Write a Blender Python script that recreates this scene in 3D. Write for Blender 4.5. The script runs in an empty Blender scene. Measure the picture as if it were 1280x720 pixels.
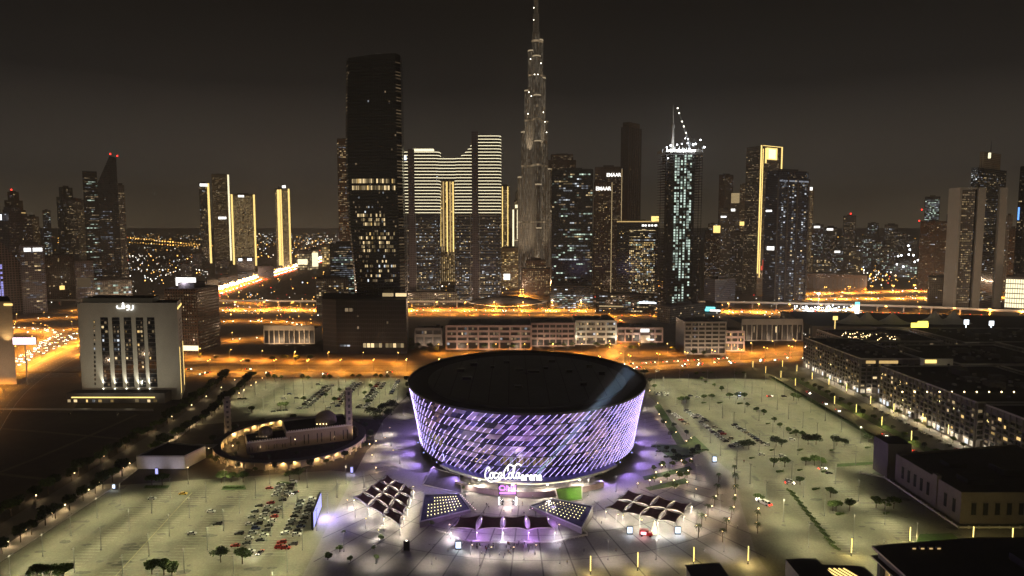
HAZE = 1.05e-4
BEAM = 4e6
VIO = 20000
SPILL = 0.05
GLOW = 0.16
SODK, LOTK, PLZK, SAILK = 1.7, 1.2, 2.1, 3.4
import bpy, math, random
from mathutils import Vector, Matrix
RS = random.Random(11)
R = RS.random; U = RS.uniform
PI = math.pi
scene = bpy.context.scene
COL = scene.collection
H = 150.0; F = 853.0; TH = math.atan(77/853)          # eye height (m), focal length (px of a 1280 wide frame), downward pitch
CT, ST = math.cos(TH), math.sin(TH)

def G(u, v, z=0.0):                                     # where the sight line of a photo pixel meets height z
    yc = -(v-360)/F
    t = (z-H)/(-ST+yc*CT)
    return ((u-640)/F*t, (CT+yc*ST)*t)
def ZAT(v, Y):
    yc = -(v-360)/F
    return H+Y*(-ST+yc*CT)/(CT+yc*ST)
def XAT(u, Y, z=0.0):
    return (u-640)/F*(Y*CT+(H-z)*ST)

ORDS = ('first second third fourth fifth sixth seventh eighth ninth tenth eleventh twelfth thirteenth fourteenth fifteenth sixteenth '
        'seventeenth eighteenth nineteenth').split()
TENS = {20: ('twentieth', 'twenty'), 30: ('thirtieth', 'thirty'), 40: ('fortieth', 'forty'), 50: ('fiftieth', 'fifty'), 60: ('sixtieth', 'sixty'), 70: ('seventieth', 'seventy')}
def ordn(n):                                            # 0 -> first
    if n < 19: return ORDS[n]
    k = n+1; t = k//10*10
    return TENS[t][0] if k == t else TENS[t][1]+'-'+ORDS[k-t-1]

# ------------------------------------------------------------------ mesh collecting
class MB:
    def __init__(s): s.v = []; s.f = []; s.m = []; s.uv = []
    def face(s, pts, m=0, uv=None):
        b = len(s.v); s.v.extend(tuple(p) for p in pts)
        s.f.append(tuple(range(b, b+len(pts)))); s.m.append(m); s.uv.append(uv)
    def mesh(s, vs, fs, m=0):
        b = len(s.v); s.v.extend(tuple(p) for p in vs)
        for f in fs: s.f.append(tuple(b+i for i in f)); s.m.append(m); s.uv.append(None)
    def prism(s, poly, z0, z1, ms=0, mt=None, top=None, bottom=False, close=True):
        top = top or poly; n = len(poly); d = 0.0
        for i in range(n):
            a, b = poly[i], poly[(i+1) % n]; c, e = top[(i+1) % n], top[i]
            L = math.hypot(b[0]-a[0], b[1]-a[1])
            s.face([(a[0], a[1], z0), (b[0], b[1], z0), (c[0], c[1], z1), (e[0], e[1], z1)], ms, [(d, z0), (d+L, z0), (d+L, z1), (d, z1)])
            d += L
        if close: s.face([(p[0], p[1], z1) for p in top], ms if mt is None else mt, [(p[0], p[1]) for p in top])
        if bottom: s.face([(p[0], p[1], z0) for p in reversed(poly)], ms)
    def box(s, cx, cy, z0, sx, sy, sz, m=0, rot=0.0, mt=None):
        c, q = math.cos(rot), math.sin(rot)
        P = [(cx+x*c-y*q, cy+x*q+y*c) for x, y in ((-sx/2, -sy/2), (sx/2, -sy/2), (sx/2, sy/2), (-sx/2, sy/2))]
        s.prism(P, z0, z0+sz, m, mt, bottom=True)
    def cyl(s, cx, cy, z0, z1, r0, r1=None, n=8, m=0):
        r1 = r0 if r1 is None else r1
        A = [(cx+r0*math.cos(2*PI*i/n), cy+r0*math.sin(2*PI*i/n)) for i in range(n)]
        B = [(cx+r1*math.cos(2*PI*i/n), cy+r1*math.sin(2*PI*i/n)) for i in range(n)]
        s.prism(A, z0, z1, m, top=B)
    def bar(s, a, b, w, m=0, w2=None):
        a, b = Vector(a), Vector(b); d = b-a
        if d.length < 1e-6: return
        d.normalize(); up = Vector((0, 0, 1)) if abs(d.z) < .95 else Vector((1, 0, 0))
        x = d.cross(up).normalized(); y = x.cross(d); w2 = w if w2 is None else w2
        A = [a+x*i*w/2+y*j*w/2 for i, j in ((-1, -1), (1, -1), (1, 1), (-1, 1))]
        B = [b+x*i*w2/2+y*j*w2/2 for i, j in ((-1, -1), (1, -1), (1, 1), (-1, 1))]
        s.mesh(A+B, [(0, 1, 5, 4), (1, 2, 6, 5), (2, 3, 7, 6), (3, 0, 4, 7), (3, 2, 1, 0), (4, 5, 6, 7)], m)
    def path(s, pts, w, m=0):
        for a, b in zip(pts, pts[1:]): s.bar(a, b, w, m)
    def ball(s, c, r, m=0, n=8, k=5, sz=1.0):
        vs = [(c[0], c[1], c[2]+r*sz)]; fs = []
        for i in range(1, k):
            t = PI*i/k
            for j in range(n):
                p = 2*PI*j/n
                vs.append((c[0]+r*math.sin(t)*math.cos(p), c[1]+r*math.sin(t)*math.sin(p), c[2]+r*sz*math.cos(t)))
        vs.append((c[0], c[1], c[2]-r*sz)); L = len(vs)-1
        for j in range(n):
            q = (j+1) % n
            fs.append((0, 1+j, 1+q)); fs.append((L, 1+(k-2)*n+q, 1+(k-2)*n+j))
            for i in range(k-2): fs.append((1+i*n+j, 1+(i+1)*n+j, 1+(i+1)*n+q, 1+i*n+q))
        s.mesh(vs, fs, m)
    def strip(s, pts, w, z, m=0, zs=None):              # flat ribbon along a ground polyline
        L = []
        for i, p in enumerate(pts):
            a = pts[max(0, i-1)]; b = pts[min(len(pts)-1, i+1)]
            dx, dy = b[0]-a[0], b[1]-a[1]; l = math.hypot(dx, dy) or 1
            nx, ny = -dy/l, dx/l; ww = w[i] if isinstance(w, (list, tuple)) else w
            L.append(((p[0]+nx*ww/2, p[1]+ny*ww/2), (p[0]-nx*ww/2, p[1]-ny*ww/2)))
        d = 0
        for i in range(len(pts)-1):
            (a, b), (c, e) = L[i], L[i+1]; z0 = zs[i] if zs else z; z1 = zs[i+1] if zs else z
            l = math.hypot(pts[i+1][0]-pts[i][0], pts[i+1][1]-pts[i][1]); ww = w[i] if isinstance(w, (list, tuple)) else w
            s.face([(b[0], b[1], z0), (e[0], e[1], z1), (c[0], c[1], z1), (a[0], a[1], z0)], m, [(ww, d), (ww, d+l), (0, d+l), (0, d)])
            d += l
    def data(s, name, mats, off=(0, 0, 0), smooth=False):
        me = bpy.data.meshes.new(name)
        ox, oy, oz = off
        me.from_pydata([(x-ox, y-oy, z-oz) for x, y, z in s.v], [], s.f)
        for m in mats: me.materials.append(m)
        me.polygons.foreach_set('material_index', s.m)
        uvl = me.uv_layers.new(name='UVMap'); flat = []
        for f, uv in zip(s.f, s.uv):
            if uv is None: flat.extend((0.0, 0.0)*len(f))
            else:
                for q in uv: flat.extend(q)
        uvl.data.foreach_set('uv', flat)
        if smooth: me.polygons.foreach_set('use_smooth', [True]*len(s.f))
        me.update()
        return me

def smoothline(pts, n=6):                               # Catmull-Rom through ground points
    out = []
    P = [pts[0]]+list(pts)+[pts[-1]]
    for i in range(1, len(P)-2):
        p0, p1, p2, p3 = P[i-1], P[i], P[i+1], P[i+2]
        for k in range(n):
            t = k/n
            out.append(tuple(.5*((2*p1[j])+(-p0[j]+p2[j])*t+(2*p0[j]-5*p1[j]+4*p2[j]-p3[j])*t*t+(-p0[j]+3*p1[j]-3*p2[j]+p3[j])*t**3) for j in range(len(p1))))
    out.append(tuple(pts[-1]))
    return out
def along(pts, step, start=0.0):                        # points and headings every step metres
    out = []; d = start; acc = 0.0
    for a, b in zip(pts, pts[1:]):
        l = math.hypot(b[0]-a[0], b[1]-a[1])
        while d <= acc+l:
            t = (d-acc)/l
            out.append((a[0]+(b[0]-a[0])*t, a[1]+(b[1]-a[1])*t, math.atan2(b[1]-a[1], b[0]-a[0]))); d += step
        acc += l
    return out

# ------------------------------------------------------------------ objects
def tag(o, label=None, cat=None, group=None, kind=None):
    if label: o['label'] = label
    if cat: o['category'] = cat
    if group: o['group'] = group
    if kind: o['kind'] = kind
    return o
def thing(name, label, cat, loc=(0, 0, 0), rot=0.0, group=None):
    o = bpy.data.objects.new(name, None); COL.objects.link(o)
    o.location = loc; o.rotation_euler = (0, 0, rot); o.empty_display_size = .5
    return tag(o, label, cat, group)
def root_of(o):
    while o.parent: o = o.parent
    return o
def obj(name, mb, mats, parent=None, smooth=False, local=False, kind=None, loc=None):
    mats = mats if isinstance(mats, (list, tuple)) else [mats]
    off = (0, 0, 0)
    if parent is not None and not local: off = tuple(root_of(parent).location)
    if loc is not None: off = loc
    o = bpy.data.objects.new(name, mb.data(name, mats, off, smooth)); COL.objects.link(o)
    if parent is not None: o.parent = parent
    if loc is not None: o.location = loc
    if kind: o['kind'] = kind
    return o
def dup(root, loc, rot=0.0, label=None, group=None, sc=None):
    r = root.copy(); COL.objects.link(r); r.location = loc; r.rotation_euler = (0, 0, rot)
    if sc is not None: r.scale = sc if isinstance(sc, tuple) else (sc, sc, sc)
    if label: r['label'] = label
    if group: r['group'] = group
    for ch in list(root.children):
        c = ch.copy(); COL.objects.link(c); c.parent = r
        for g in list(ch.children):
            d = g.copy(); COL.objects.link(d); d.parent = c
    return r
def lamp(kind, loc, power, color, parent=None, aim=None, cone=150, blend=.6, size=.3):
    l = bpy.data.lights.new('light', kind); l.energy = power; l.color = color
    if kind == 'SPOT': l.spot_size = math.radians(cone); l.spot_blend = blend; l.shadow_soft_size = size
    elif kind == 'POINT': l.shadow_soft_size = size
    o = bpy.data.objects.new('light', l); COL.objects.link(o)
    if parent is not None:
        o.parent = parent
        if not getattr(lamp, 'local', False): loc = tuple(Vector(loc)-root_of(parent).location)
    o.location = loc
    if aim is not None: o.rotation_euler = Vector(aim).to_track_quat('-Z', 'Y').to_euler()
    return o

# ------------------------------------------------------------------ materials
M = {}
def nt(name):
    m = bpy.data.materials.new(name); m.use_nodes = True
    t = m.node_tree; t.nodes.clear()
    out = t.nodes.new('ShaderNodeOutputMaterial')
    M[name] = m
    return m, t.nodes, t.links, out
def S(nodes, links, op, a, b=None, c=None):
    n = nodes.new('ShaderNodeMath'); n.operation = op
    for i, x in enumerate((a, b, c)):
        if x is None: continue
        if isinstance(x, (int, float)): n.inputs[i].default_value = x
        else: links.new(x, n.inputs[i])
    return n.outputs[0]
def mix(nodes, links, fac, a, b):
    n = nodes.new('ShaderNodeMix'); n.data_type = 'RGBA'
    for sock, x in ((n.inputs[0], fac), (n.inputs[6], a), (n.inputs[7], b)):
        if isinstance(x, (int, float)): sock.default_value = x
        elif isinstance(x, tuple): sock.default_value = (*x, 1) if len(x) == 3 else x
        else: links.new(x, sock)
    return n.outputs[2]
def noise(nodes, links, scale, detail=4, rough=.55, vec=None):
    n = nodes.new('ShaderNodeTexNoise'); n.inputs['Scale'].default_value = scale
    n.inputs['Detail'].default_value = detail; n.inputs['Roughness'].default_value = rough
    if vec is None:
        tc = nodes.new('ShaderNodeTexCoord'); vec = tc.outputs['Object']
    links.new(vec, n.inputs['Vector'])
    return n.outputs[0]
def rng(nodes, links, x, a, b, c=0.0, d=1.0):
    n = nodes.new('ShaderNodeMapRange'); n.inputs[1].default_value = a; n.inputs[2].default_value = b
    n.inputs[3].default_value = c; n.inputs[4].default_value = d; links.new(x, n.inputs[0])
    return n.outputs[0]
def mat(name, col, rough=.7, metal=0.0, var=.35, scale=.15, fine=None, spec=.4):
    m, n, l, out = nt(name)
    b = n.new('ShaderNodeBsdfPrincipled'); b.inputs['Roughness'].default_value = rough
    b.inputs['Metallic'].default_value = metal; b.inputs['Specular IOR Level'].default_value = spec
    f = rng(n, l, noise(n, l, scale), .3, .7)
    if fine:
        g = rng(n, l, noise(n, l, fine, 3), .3, .7)
        f = S(n, l, 'ADD', S(n, l, 'MULTIPLY', f, .6), S(n, l, 'MULTIPLY', g, .4))
    c = mix(n, l, f, tuple(x*(1-var) for x in col), tuple(min(1, x*(1+var)) for x in col))
    l.new(c, b.inputs['Base Color']); l.new(b.outputs[0], out.inputs[0])
    return m
def em(name, col, strength, rand=0.0, sample=False, base=.05):      # gives off light
    m, n, l, out = nt(name)
    e = n.new('ShaderNodeEmission'); e.inputs[0].default_value = (*col, 1); e.inputs[1].default_value = strength
    if rand:
        g = n.new('ShaderNodeNewGeometry'); r = g.outputs['Random Per Island']
        p = S(n, l, 'POWER', r, 2.2)
        l.new(S(n, l, 'MULTIPLY', S(n, l, 'ADD', S(n, l, 'MULTIPLY', p, rand), base), strength), e.inputs[1])
    l.new(e.outputs[0], out.inputs[0])
    m.cycles.emission_sampling = 'FRONT' if sample else 'NONE'
    return m
def facade(name, wall, glass, pw=3.0, fh=3.6, gw=.7, gh=.6, rough=.6, grough=.15, var=.3):
    """wall with rows of dark window glass, laid out in metres of the wall's own UVs"""
    m, n, l, out = nt(name)
    uv = n.new('ShaderNodeUVMap'); sx = n.new('ShaderNodeSeparateXYZ'); l.new(uv.outputs[0], sx.inputs[0])
    fx = S(n, l, 'FRACT', S(n, l, 'DIVIDE', sx.outputs[0], pw)); fy = S(n, l, 'FRACT', S(n, l, 'DIVIDE', sx.outputs[1], fh))
    gx = S(n, l, 'LESS_THAN', S(n, l, 'ABSOLUTE', S(n, l, 'SUBTRACT', fx, .5)), gw/2)
    gy = S(n, l, 'LESS_THAN', S(n, l, 'ABSOLUTE', S(n, l, 'SUBTRACT', fy, .5)), gh/2)
    g = S(n, l, 'MULTIPLY', gx, gy)
    cx = S(n, l, 'FLOOR', S(n, l, 'DIVIDE', sx.outputs[0], pw)); cy = S(n, l, 'FLOOR', S(n, l, 'DIVIDE', sx.outputs[1], fh))
    cmb = n.new('ShaderNodeCombineXYZ'); l.new(cx, cmb.inputs[0]); l.new(cy, cmb.inputs[1])
    wn = n.new('ShaderNodeTexWhiteNoise'); l.new(cmb.outputs[0], wn.inputs['Vector'])
    nz = rng(n, l, noise(n, l, .03), .3, .7, 1-var, 1+var)
    wc = mix(n, l, 1.0, wall, wall)
    mul = n.new('ShaderNodeVectorMath'); mul.operation = 'SCALE'; mul.inputs[0].default_value = wall; l.new(nz, mul.inputs['Scale'])
    gm = n.new('ShaderNodeVectorMath'); gm.operation = 'SCALE'; gm.inputs[0].default_value = glass
    l.new(rng(n, l, wn.outputs['Value'], 0, 1, .5, 1.6), gm.inputs['Scale'])
    c = mix(n, l, g, mul.outputs[0], gm.outputs[0])
    b = n.new('ShaderNodeBsdfPrincipled'); l.new(c, b.inputs['Base Color'])
    l.new(rng(n, l, g, 0, 1, rough, grough), b.inputs['Roughness'])
    l.new(b.outputs[0], out.inputs[0])
    return m

mat('earth', (.055, .045, .035), .95, var=.5, scale=.01, fine=.12)
mat('sand', (.13, .10, .07), .95, var=.4, scale=.03, fine=.5)
def cloth_thin(name, col, through):                        # thin fabric that lets some lamp light through
    m, n, l, out = nt(name)
    d = n.new('ShaderNodeBsdfDiffuse'); f = rng(n, l, noise(n, l, .4), .3, .7); l.new(mix(n, l, f, tuple(x*.8 for x in col), tuple(x*1.2 for x in col)), d.inputs[0])
    t = n.new('ShaderNodeBsdfTranslucent'); t.inputs[0].default_value = (*through, 1)
    a = n.new('ShaderNodeAddShader'); l.new(d.outputs[0], a.inputs[0]); l.new(t.outputs[0], a.inputs[1]); l.new(a.outputs[0], out.inputs[0]); return m
mat('mosque_stone', (.26, .21, .16), .8, var=.15, scale=.15, fine=1.2)
mat('hall_wall', (.13, .112, .088), .85, var=.2, scale=.15, fine=1.0)
mat('asphalt', (.055, .053, .05), .85, var=.3, scale=.06, fine=1.2)
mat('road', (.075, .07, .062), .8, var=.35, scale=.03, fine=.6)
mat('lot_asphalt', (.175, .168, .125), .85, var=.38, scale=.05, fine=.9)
mat('paving', (.20, .185, .17), .7, var=.28, scale=.05, fine=.7)
mat('paving_dark', (.07, .062, .06), .75, var=.3, scale=.3)
mat('kerb', (.35, .33, .28), .8, var=.2, scale=.5)
mat('line_white', (.50, .48, .42), .7, var=.35, scale=.4)
mat('line_yellow', (.32, .29, .17), .7, var=.3, scale=.4)
mat('grass', (.045, .085, .02), .95, var=.5, scale=.25, fine=2.0)
mat('lawn', (.09, .20, .02), .95, var=.35, scale=.3, fine=2.5)
mat('soil', (.05, .042, .03), .95, var=.4, scale=.3)
mat('leaf', (.075, .115, .028), .8, var=.5, scale=.7)
mat('leaf_dark', (.032, .05, .016), .85, var=.5, scale=.7)
mat('palm_leaf', (.05, .075, .022), .75, var=.45, scale=1.0)
mat('bark', (.10, .075, .05), .9, var=.3, scale=2.0)
mat('steel', (.30, .30, .30), .4, .7, var=.15, scale=1.0)
mat('steel_dark', (.05, .05, .052), .45, .5, var=.2, scale=.6)
mat('black_metal', (.018, .018, .02), .4, .3, var=.3, scale=.3)
mat('concrete', (.30, .28, .25), .85, var=.2, scale=.12, fine=1.5)
mat('concrete_dark', (.11, .10, .095), .85, var=.25, scale=.12, fine=1.0)
mat('stone_beige', (.40, .35, .28), .8, var=.15, scale=.15, fine=1.2)
mat('stone_cream', (.48, .46, .40), .75, var=.1, scale=.1, fine=.8)
mat('stone_pink', (.36, .27, .25), .75, var=.15, scale=.2)
mat('roof_dark', (.022, .021, .022), .8, var=.4, scale=.08, fine=.8)
mat('roof_grey', (.075, .072, .07), .85, var=.3, scale=.05, fine=.6)
mat('membrane', (.085, .08, .076), .7, var=.22, scale=.035, fine=.4)
mat('panel_dark', (.040, .036, .080), .25, .2, var=.3, scale=.2)
mat('panel_mauve', (.46, .36, .50), .35, .6, var=.25, scale=.15)
mat('panel_grey', (.30, .26, .38), .35, .6, var=.25, scale=.15)
mat('panel_blue', (.14, .12, .34), .3, .5, var=.25, scale=.15)
mat('glass', (.02, .022, .026), .08, .0, var=.2, scale=.4, spec=.8)
mat('glass_car', (.01, .01, .012), .08, .0, var=.1, scale=1, spec=.8)
cloth_thin('sail_brown', (.17, .11, .105), (.10, .065, .06))
mat('sail_trim', (.55, .50, .42), .8, var=.1, scale=.5)
mat('tyre', (.012, .012, .012), .9, var=.2, scale=3)
mat('skin', (.35, .21, .14), .6, var=.1, scale=4)
mat('hair', (.012, .01, .008), .8, var=.2, scale=4)
for nm, c in (('white', (.62, .62, .60)), ('black', (.012, .012, .014)), ('silver', (.34, .35, .36)), ('grey', (.09, .092, .095)), ('red', (.33, .018, .014)), ('blue', (.02, .04, .12)), ('beige', (.34, .29, .21)), ('yellow', (.55, .33, .03))):
    mat('paint_'+nm, c, .3, .15, var=.08, scale=.6, spec=.6)
for nm, c in (('black', (.012, .012, .014)), ('white', (.6, .6, .58)), ('navy', (.02, .025, .06)), ('tan', (.28, .21, .13)), ('red', (.3, .03, .03)), ('grey', (.12, .12, .13))):
    mat('cloth_'+nm, c, .9, var=.15, scale=3)
facade('wall_black', (.010, .009, .009), (.008, .008, .010), 3, 3.8, .8, .62, .35, .1)
facade('wall_darkglass', (.018, .018, .020), (.013, .016, .020), 2.6, 3.8, .84, .7, .4, .1)
facade('wall_blueglass', (.05, .055, .075), (.022, .028, .05), 2.6, 3.6, .8, .62, .45, .1)
facade('wall_grey', (.20, .19, .175), (.03, .03, .032), 3.4, 3.5, .5, .5, .8, .15)
facade('wall_beige', (.30, .25, .18), (.03, .028, .025), 3.4, 3.5, .45, .5, .8, .15)
facade('wall_brown', (.14, .095, .065), (.02, .018, .016), 3.2, 3.5, .5, .55, .8, .15)
facade('wall_silver', (.26, .24, .21), (.07, .065, .06), 1.6, 3.6, .45, .8, .35, .2)
facade('wall_gold', (.34, .27, .16), (.05, .04, .03), 2.8, 3.5, .5, .6, .7, .2)
facade('wall_mauve', (.16, .145, .17), (.03, .03, .04), 3.2, 3.6, .6, .5, .7, .15)
# lit rooms, lamps, screens, facade wash
WARM, GOLD, COOL, GREEN, AMBER = (1, .74, .38), (1, .66, .24), (.86, .93, 1), (.78, 1, .82), (1, .5, .12)
em('win_warm', WARM, 1.6, .85); em('win_gold', GOLD, 1.6, .8); em('win_cool', COOL, 1.5, .9); em('win_green', GREEN, 1.35, .9)
em('win_dim', (1, .72, .42), .30, .9, base=.2); em('win_dimgold', (1, .70, .34), .62, .8, base=.25); em('win_dimcool', (.8, .86, 1), .28, .9, base=.15)
em('wash_silver', (1, .84, .62), .24, .7, base=.32)  # dim glow standing in for uplight on the spire facade
em('win_dusk', (1, .70, .40), .14, .9, base=.25)
em('strip_white', (1, .88, .56), 1.7); em('strip_gold', (1, .70, .22), 1.7); em('strip_dimgold', (1, .66, .25), .7)
em('sign_white', (1, .98, .92), 2.2); em('sign_cool', (.85, .93, 1), 3.0); em('sign_yellow', (1, .8, .1), 3.0); em('sign_purple', (.62, .18, 1), 3.0)
em('sign_green', (.2, 1, .25), 1.6); em('sign_cyan', (.2, .9, 1), 2.0); em('sign_red', (1, .1, .06), 1.2); em('sign_blue', (.15, .4, 1), 1.8); em('sign_pink', (1, .75, .85), 2.2)
em('bulb_sodium', (1, .52, .10), 14); em('bulb_white', (1, .93, .76), 12); em('bulb_warm', (1, .72, .34), 9); em('bulb_cool', (.9, .96, 1), 12)
em('warning_red', (1, .03, .02), 6); em('head_glow', (1, .95, .82), 14); em('tail_glow', (1, .04, .02), 5)
em('totem_glow', (1, .78, .22), 3.2)
em('led_bright', (.60, .47, 1), 4.4, sample=True); em('led_mid', (.55, .43, 1), 2.4, sample=True)
em('roof_dot', (1, .86, .42), 3.2)
em('screen_cool', (.72, .82, 1), 2.2); em('screen_violet', (.42, .42, 1), 1.6)
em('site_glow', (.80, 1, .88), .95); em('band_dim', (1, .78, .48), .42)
em('far_sodium', (1, .50, .10), 9, .9, base=.15); em('far_white', (1, .93, .78), 8, .9, base=.12); em('far_red', (1, .08, .04), 3, .8, base=.2); em('far_cool', (.78, .88, 1), 7, .9, base=.15)
WARMSTACK = [('win_warm', 5), ('win_gold', 3), ('win_cool', 1.2), ('win_dim', 4)]
COOLSTACK = [('win_cool', 4), ('win_green', 3), ('win_warm', 2), ('win_dimcool', 4)]
DIMSTACK = [('win_dim', 6), ('win_warm', 1.2), ('win_dimcool', 2), ('win_cool', .5)]
GOLDSTACK = [('win_dimgold', 6), ('win_gold', 1)]
def lit_glass(name, col, strength, tint):               # a lit hall behind glass
    m, n, l, out = nt(name)
    b = n.new('ShaderNodeBsdfPrincipled'); b.inputs['Base Color'].default_value = (*tint, 1); b.inputs['Roughness'].default_value = .12
    b.inputs['Emission Color'].default_value = (*col, 1)
    f = rng(n, l, noise(n, l, .35, 3), .3, .7, strength*.35, strength*1.2); l.new(f, b.inputs['Emission Strength'])
    l.new(b.outputs[0], out.inputs[0]); m.cycles.emission_sampling = 'NONE'
lit_glass('lobby_glass', (.55, .38, .80), .30, (.05, .04, .08)); lit_glass('lobby_glass_warm', (.85, .62, .62), .34, (.06, .05, .06))
lit_glass('shop_glass', (1, .86, .6), .9, (.06, .05, .04)); lit_glass('shop_glass_cool', (.85, .93, 1), 1.1, (.06, .06, .06))
# ------------------------------------------------------------------ towers
WK = ['win_warm', 'win_gold', 'win_cool', 'win_green', 'win_dim', 'win_dimgold', 'win_dimcool', 'wash_silver', 'win_dusk']
def pick(pal):
    t = U(0, sum(w for _, w in pal))
    for k, w in pal:
        t -= w
        if t <= 0: return WK.index(k)
    return WK.index(pal[-1][0])
def wgrid(mb, p0, p1, z0, z1, pw=3.4, fh=3.6, ww=2.2, wh=1.8, prob=.2, pal=WARMSTACK, rowvar=.7, full=.0, out=.12, run=.35):
    L = math.hypot(p1[0]-p0[0], p1[1]-p0[1])
    if L < pw: return
    n = int(L/pw); nz = int((z1-z0)/fh); dx, dy = (p1[0]-p0[0])/L, (p1[1]-p0[1])/L; nx, ny = dy, -dx
    off = (L-n*pw)/2
    for j in range(nz):
        pf = min(1, prob*max(0, U(1-rowvar, 1+rowvar)))
        if R() < full: pf = .85
        i = 0; zz = z0+j*fh+(fh-wh)/2
        while i < n:
            if R() < pf:
                k = pick(pal)
                while i < n:
                    a = off+i*pw+(pw-ww)/2; b = a+ww
                    A = (p0[0]+dx*a+nx*out, p0[1]+dy*a+ny*out); B = (p0[0]+dx*b+nx*out, p0[1]+dy*b+ny*out)
                    mb.face([(A[0], A[1], zz), (B[0], B[1], zz), (B[0], B[1], zz+wh), (A[0], A[1], zz+wh)], k)
                    i += 1
                    if R() > run: break
            else: i += 1
def wmats(): return [M[k] for k in WK]
def footprint(u0, us, u1, Y, phi=32, depth=None):
    """near corner at pixel us, depth Y; side walls run back to pixels u0 and u1"""
    zc = Y*CT+100*ST; ph = math.radians(phi)
    def lat(a, b, az): return (b-a)/F*zc*math.cos(az)
    if us is None:
        xm = XAT((u0+u1)/2, Y, 50); az = math.atan2(xm, Y); t = (math.cos(az), -math.sin(az)); r = (math.sin(az), math.cos(az))
        w = lat(u0, u1, az); d = depth or w*.8
        A = (xm-t[0]*w/2, Y+(-t[1])*w/2); B = (xm+t[0]*w/2, Y+t[1]*w/2)
        return [A, B, (B[0]+r[0]*d, B[1]+r[1]*d), (A[0]+r[0]*d, A[1]+r[1]*d)]
    x = XAT(us, Y, 50); az = math.atan2(x, Y); t = (math.cos(az), -math.sin(az)); r = (math.sin(az), math.cos(az))
    wl = lat(u0, us, az)/math.cos(ph); wr = lat(us, u1, az)/math.sin(ph)
    N = (x, Y); c, q = math.cos(ph), math.sin(ph)
    L = (x+wl*(-t[0]*c+r[0]*q), Y+wl*(-t[1]*c+r[1]*q)); Rr = (x+wr*(t[0]*q+r[0]*c), Y+wr*(t[1]*q+r[1]*c))
    return [N, Rr, (Rr[0]+L[0]-x, Rr[1]+L[1]-Y), L]
def inset(poly, k):
    cx = sum(p[0] for p in poly)/len(poly); cy = sum(p[1] for p in poly)/len(poly)
    return [(cx+(p[0]-cx)*k, cy+(p[1]-cy)*k) for p in poly]
def seen_edges(poly):
    n = len(poly); out = []
    for i in range(n):
        a, b = poly[i], poly[(i+1) % n]; nx, ny = b[1]-a[1], a[0]-b[0]; mx, my = (a[0]+b[0])/2, (a[1]+b[1])/2
        if nx*mx+ny*my < 0: out.append((a, b))
    return out
def warning(root, x, y, z, r=1.1):
    m = MB(); m.ball((x, y, z), r, 0, 6, 4); m.cyl(x, y, z-3.2, z-r*.8, .25, .25, 5, 1)
    return obj('warning_light', m, [M['warning_red'], M['steel_dark']], root)
def wallbox(mb, a, b, t0, t1, z0, z1, out, thick, m=0):
    """slab lying on wall a->b between fractions t0..t1"""
    L = math.hypot(b[0]-a[0], b[1]-a[1]); dx, dy = (b[0]-a[0])/L, (b[1]-a[1])/L; nx, ny = dy, -dx
    P = [(a[0]+dx*L*t0+nx*out, a[1]+dy*L*t0+ny*out), (a[0]+dx*L*t1+nx*out, a[1]+dy*L*t1+ny*out)]
    q = [(P[0][0]+nx*thick, P[0][1]+ny*thick), (P[1][0]+nx*thick, P[1][1]+ny*thick), P[1], P[0]]
    mb.prism(q, z0, z1, m, bottom=True)
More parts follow.
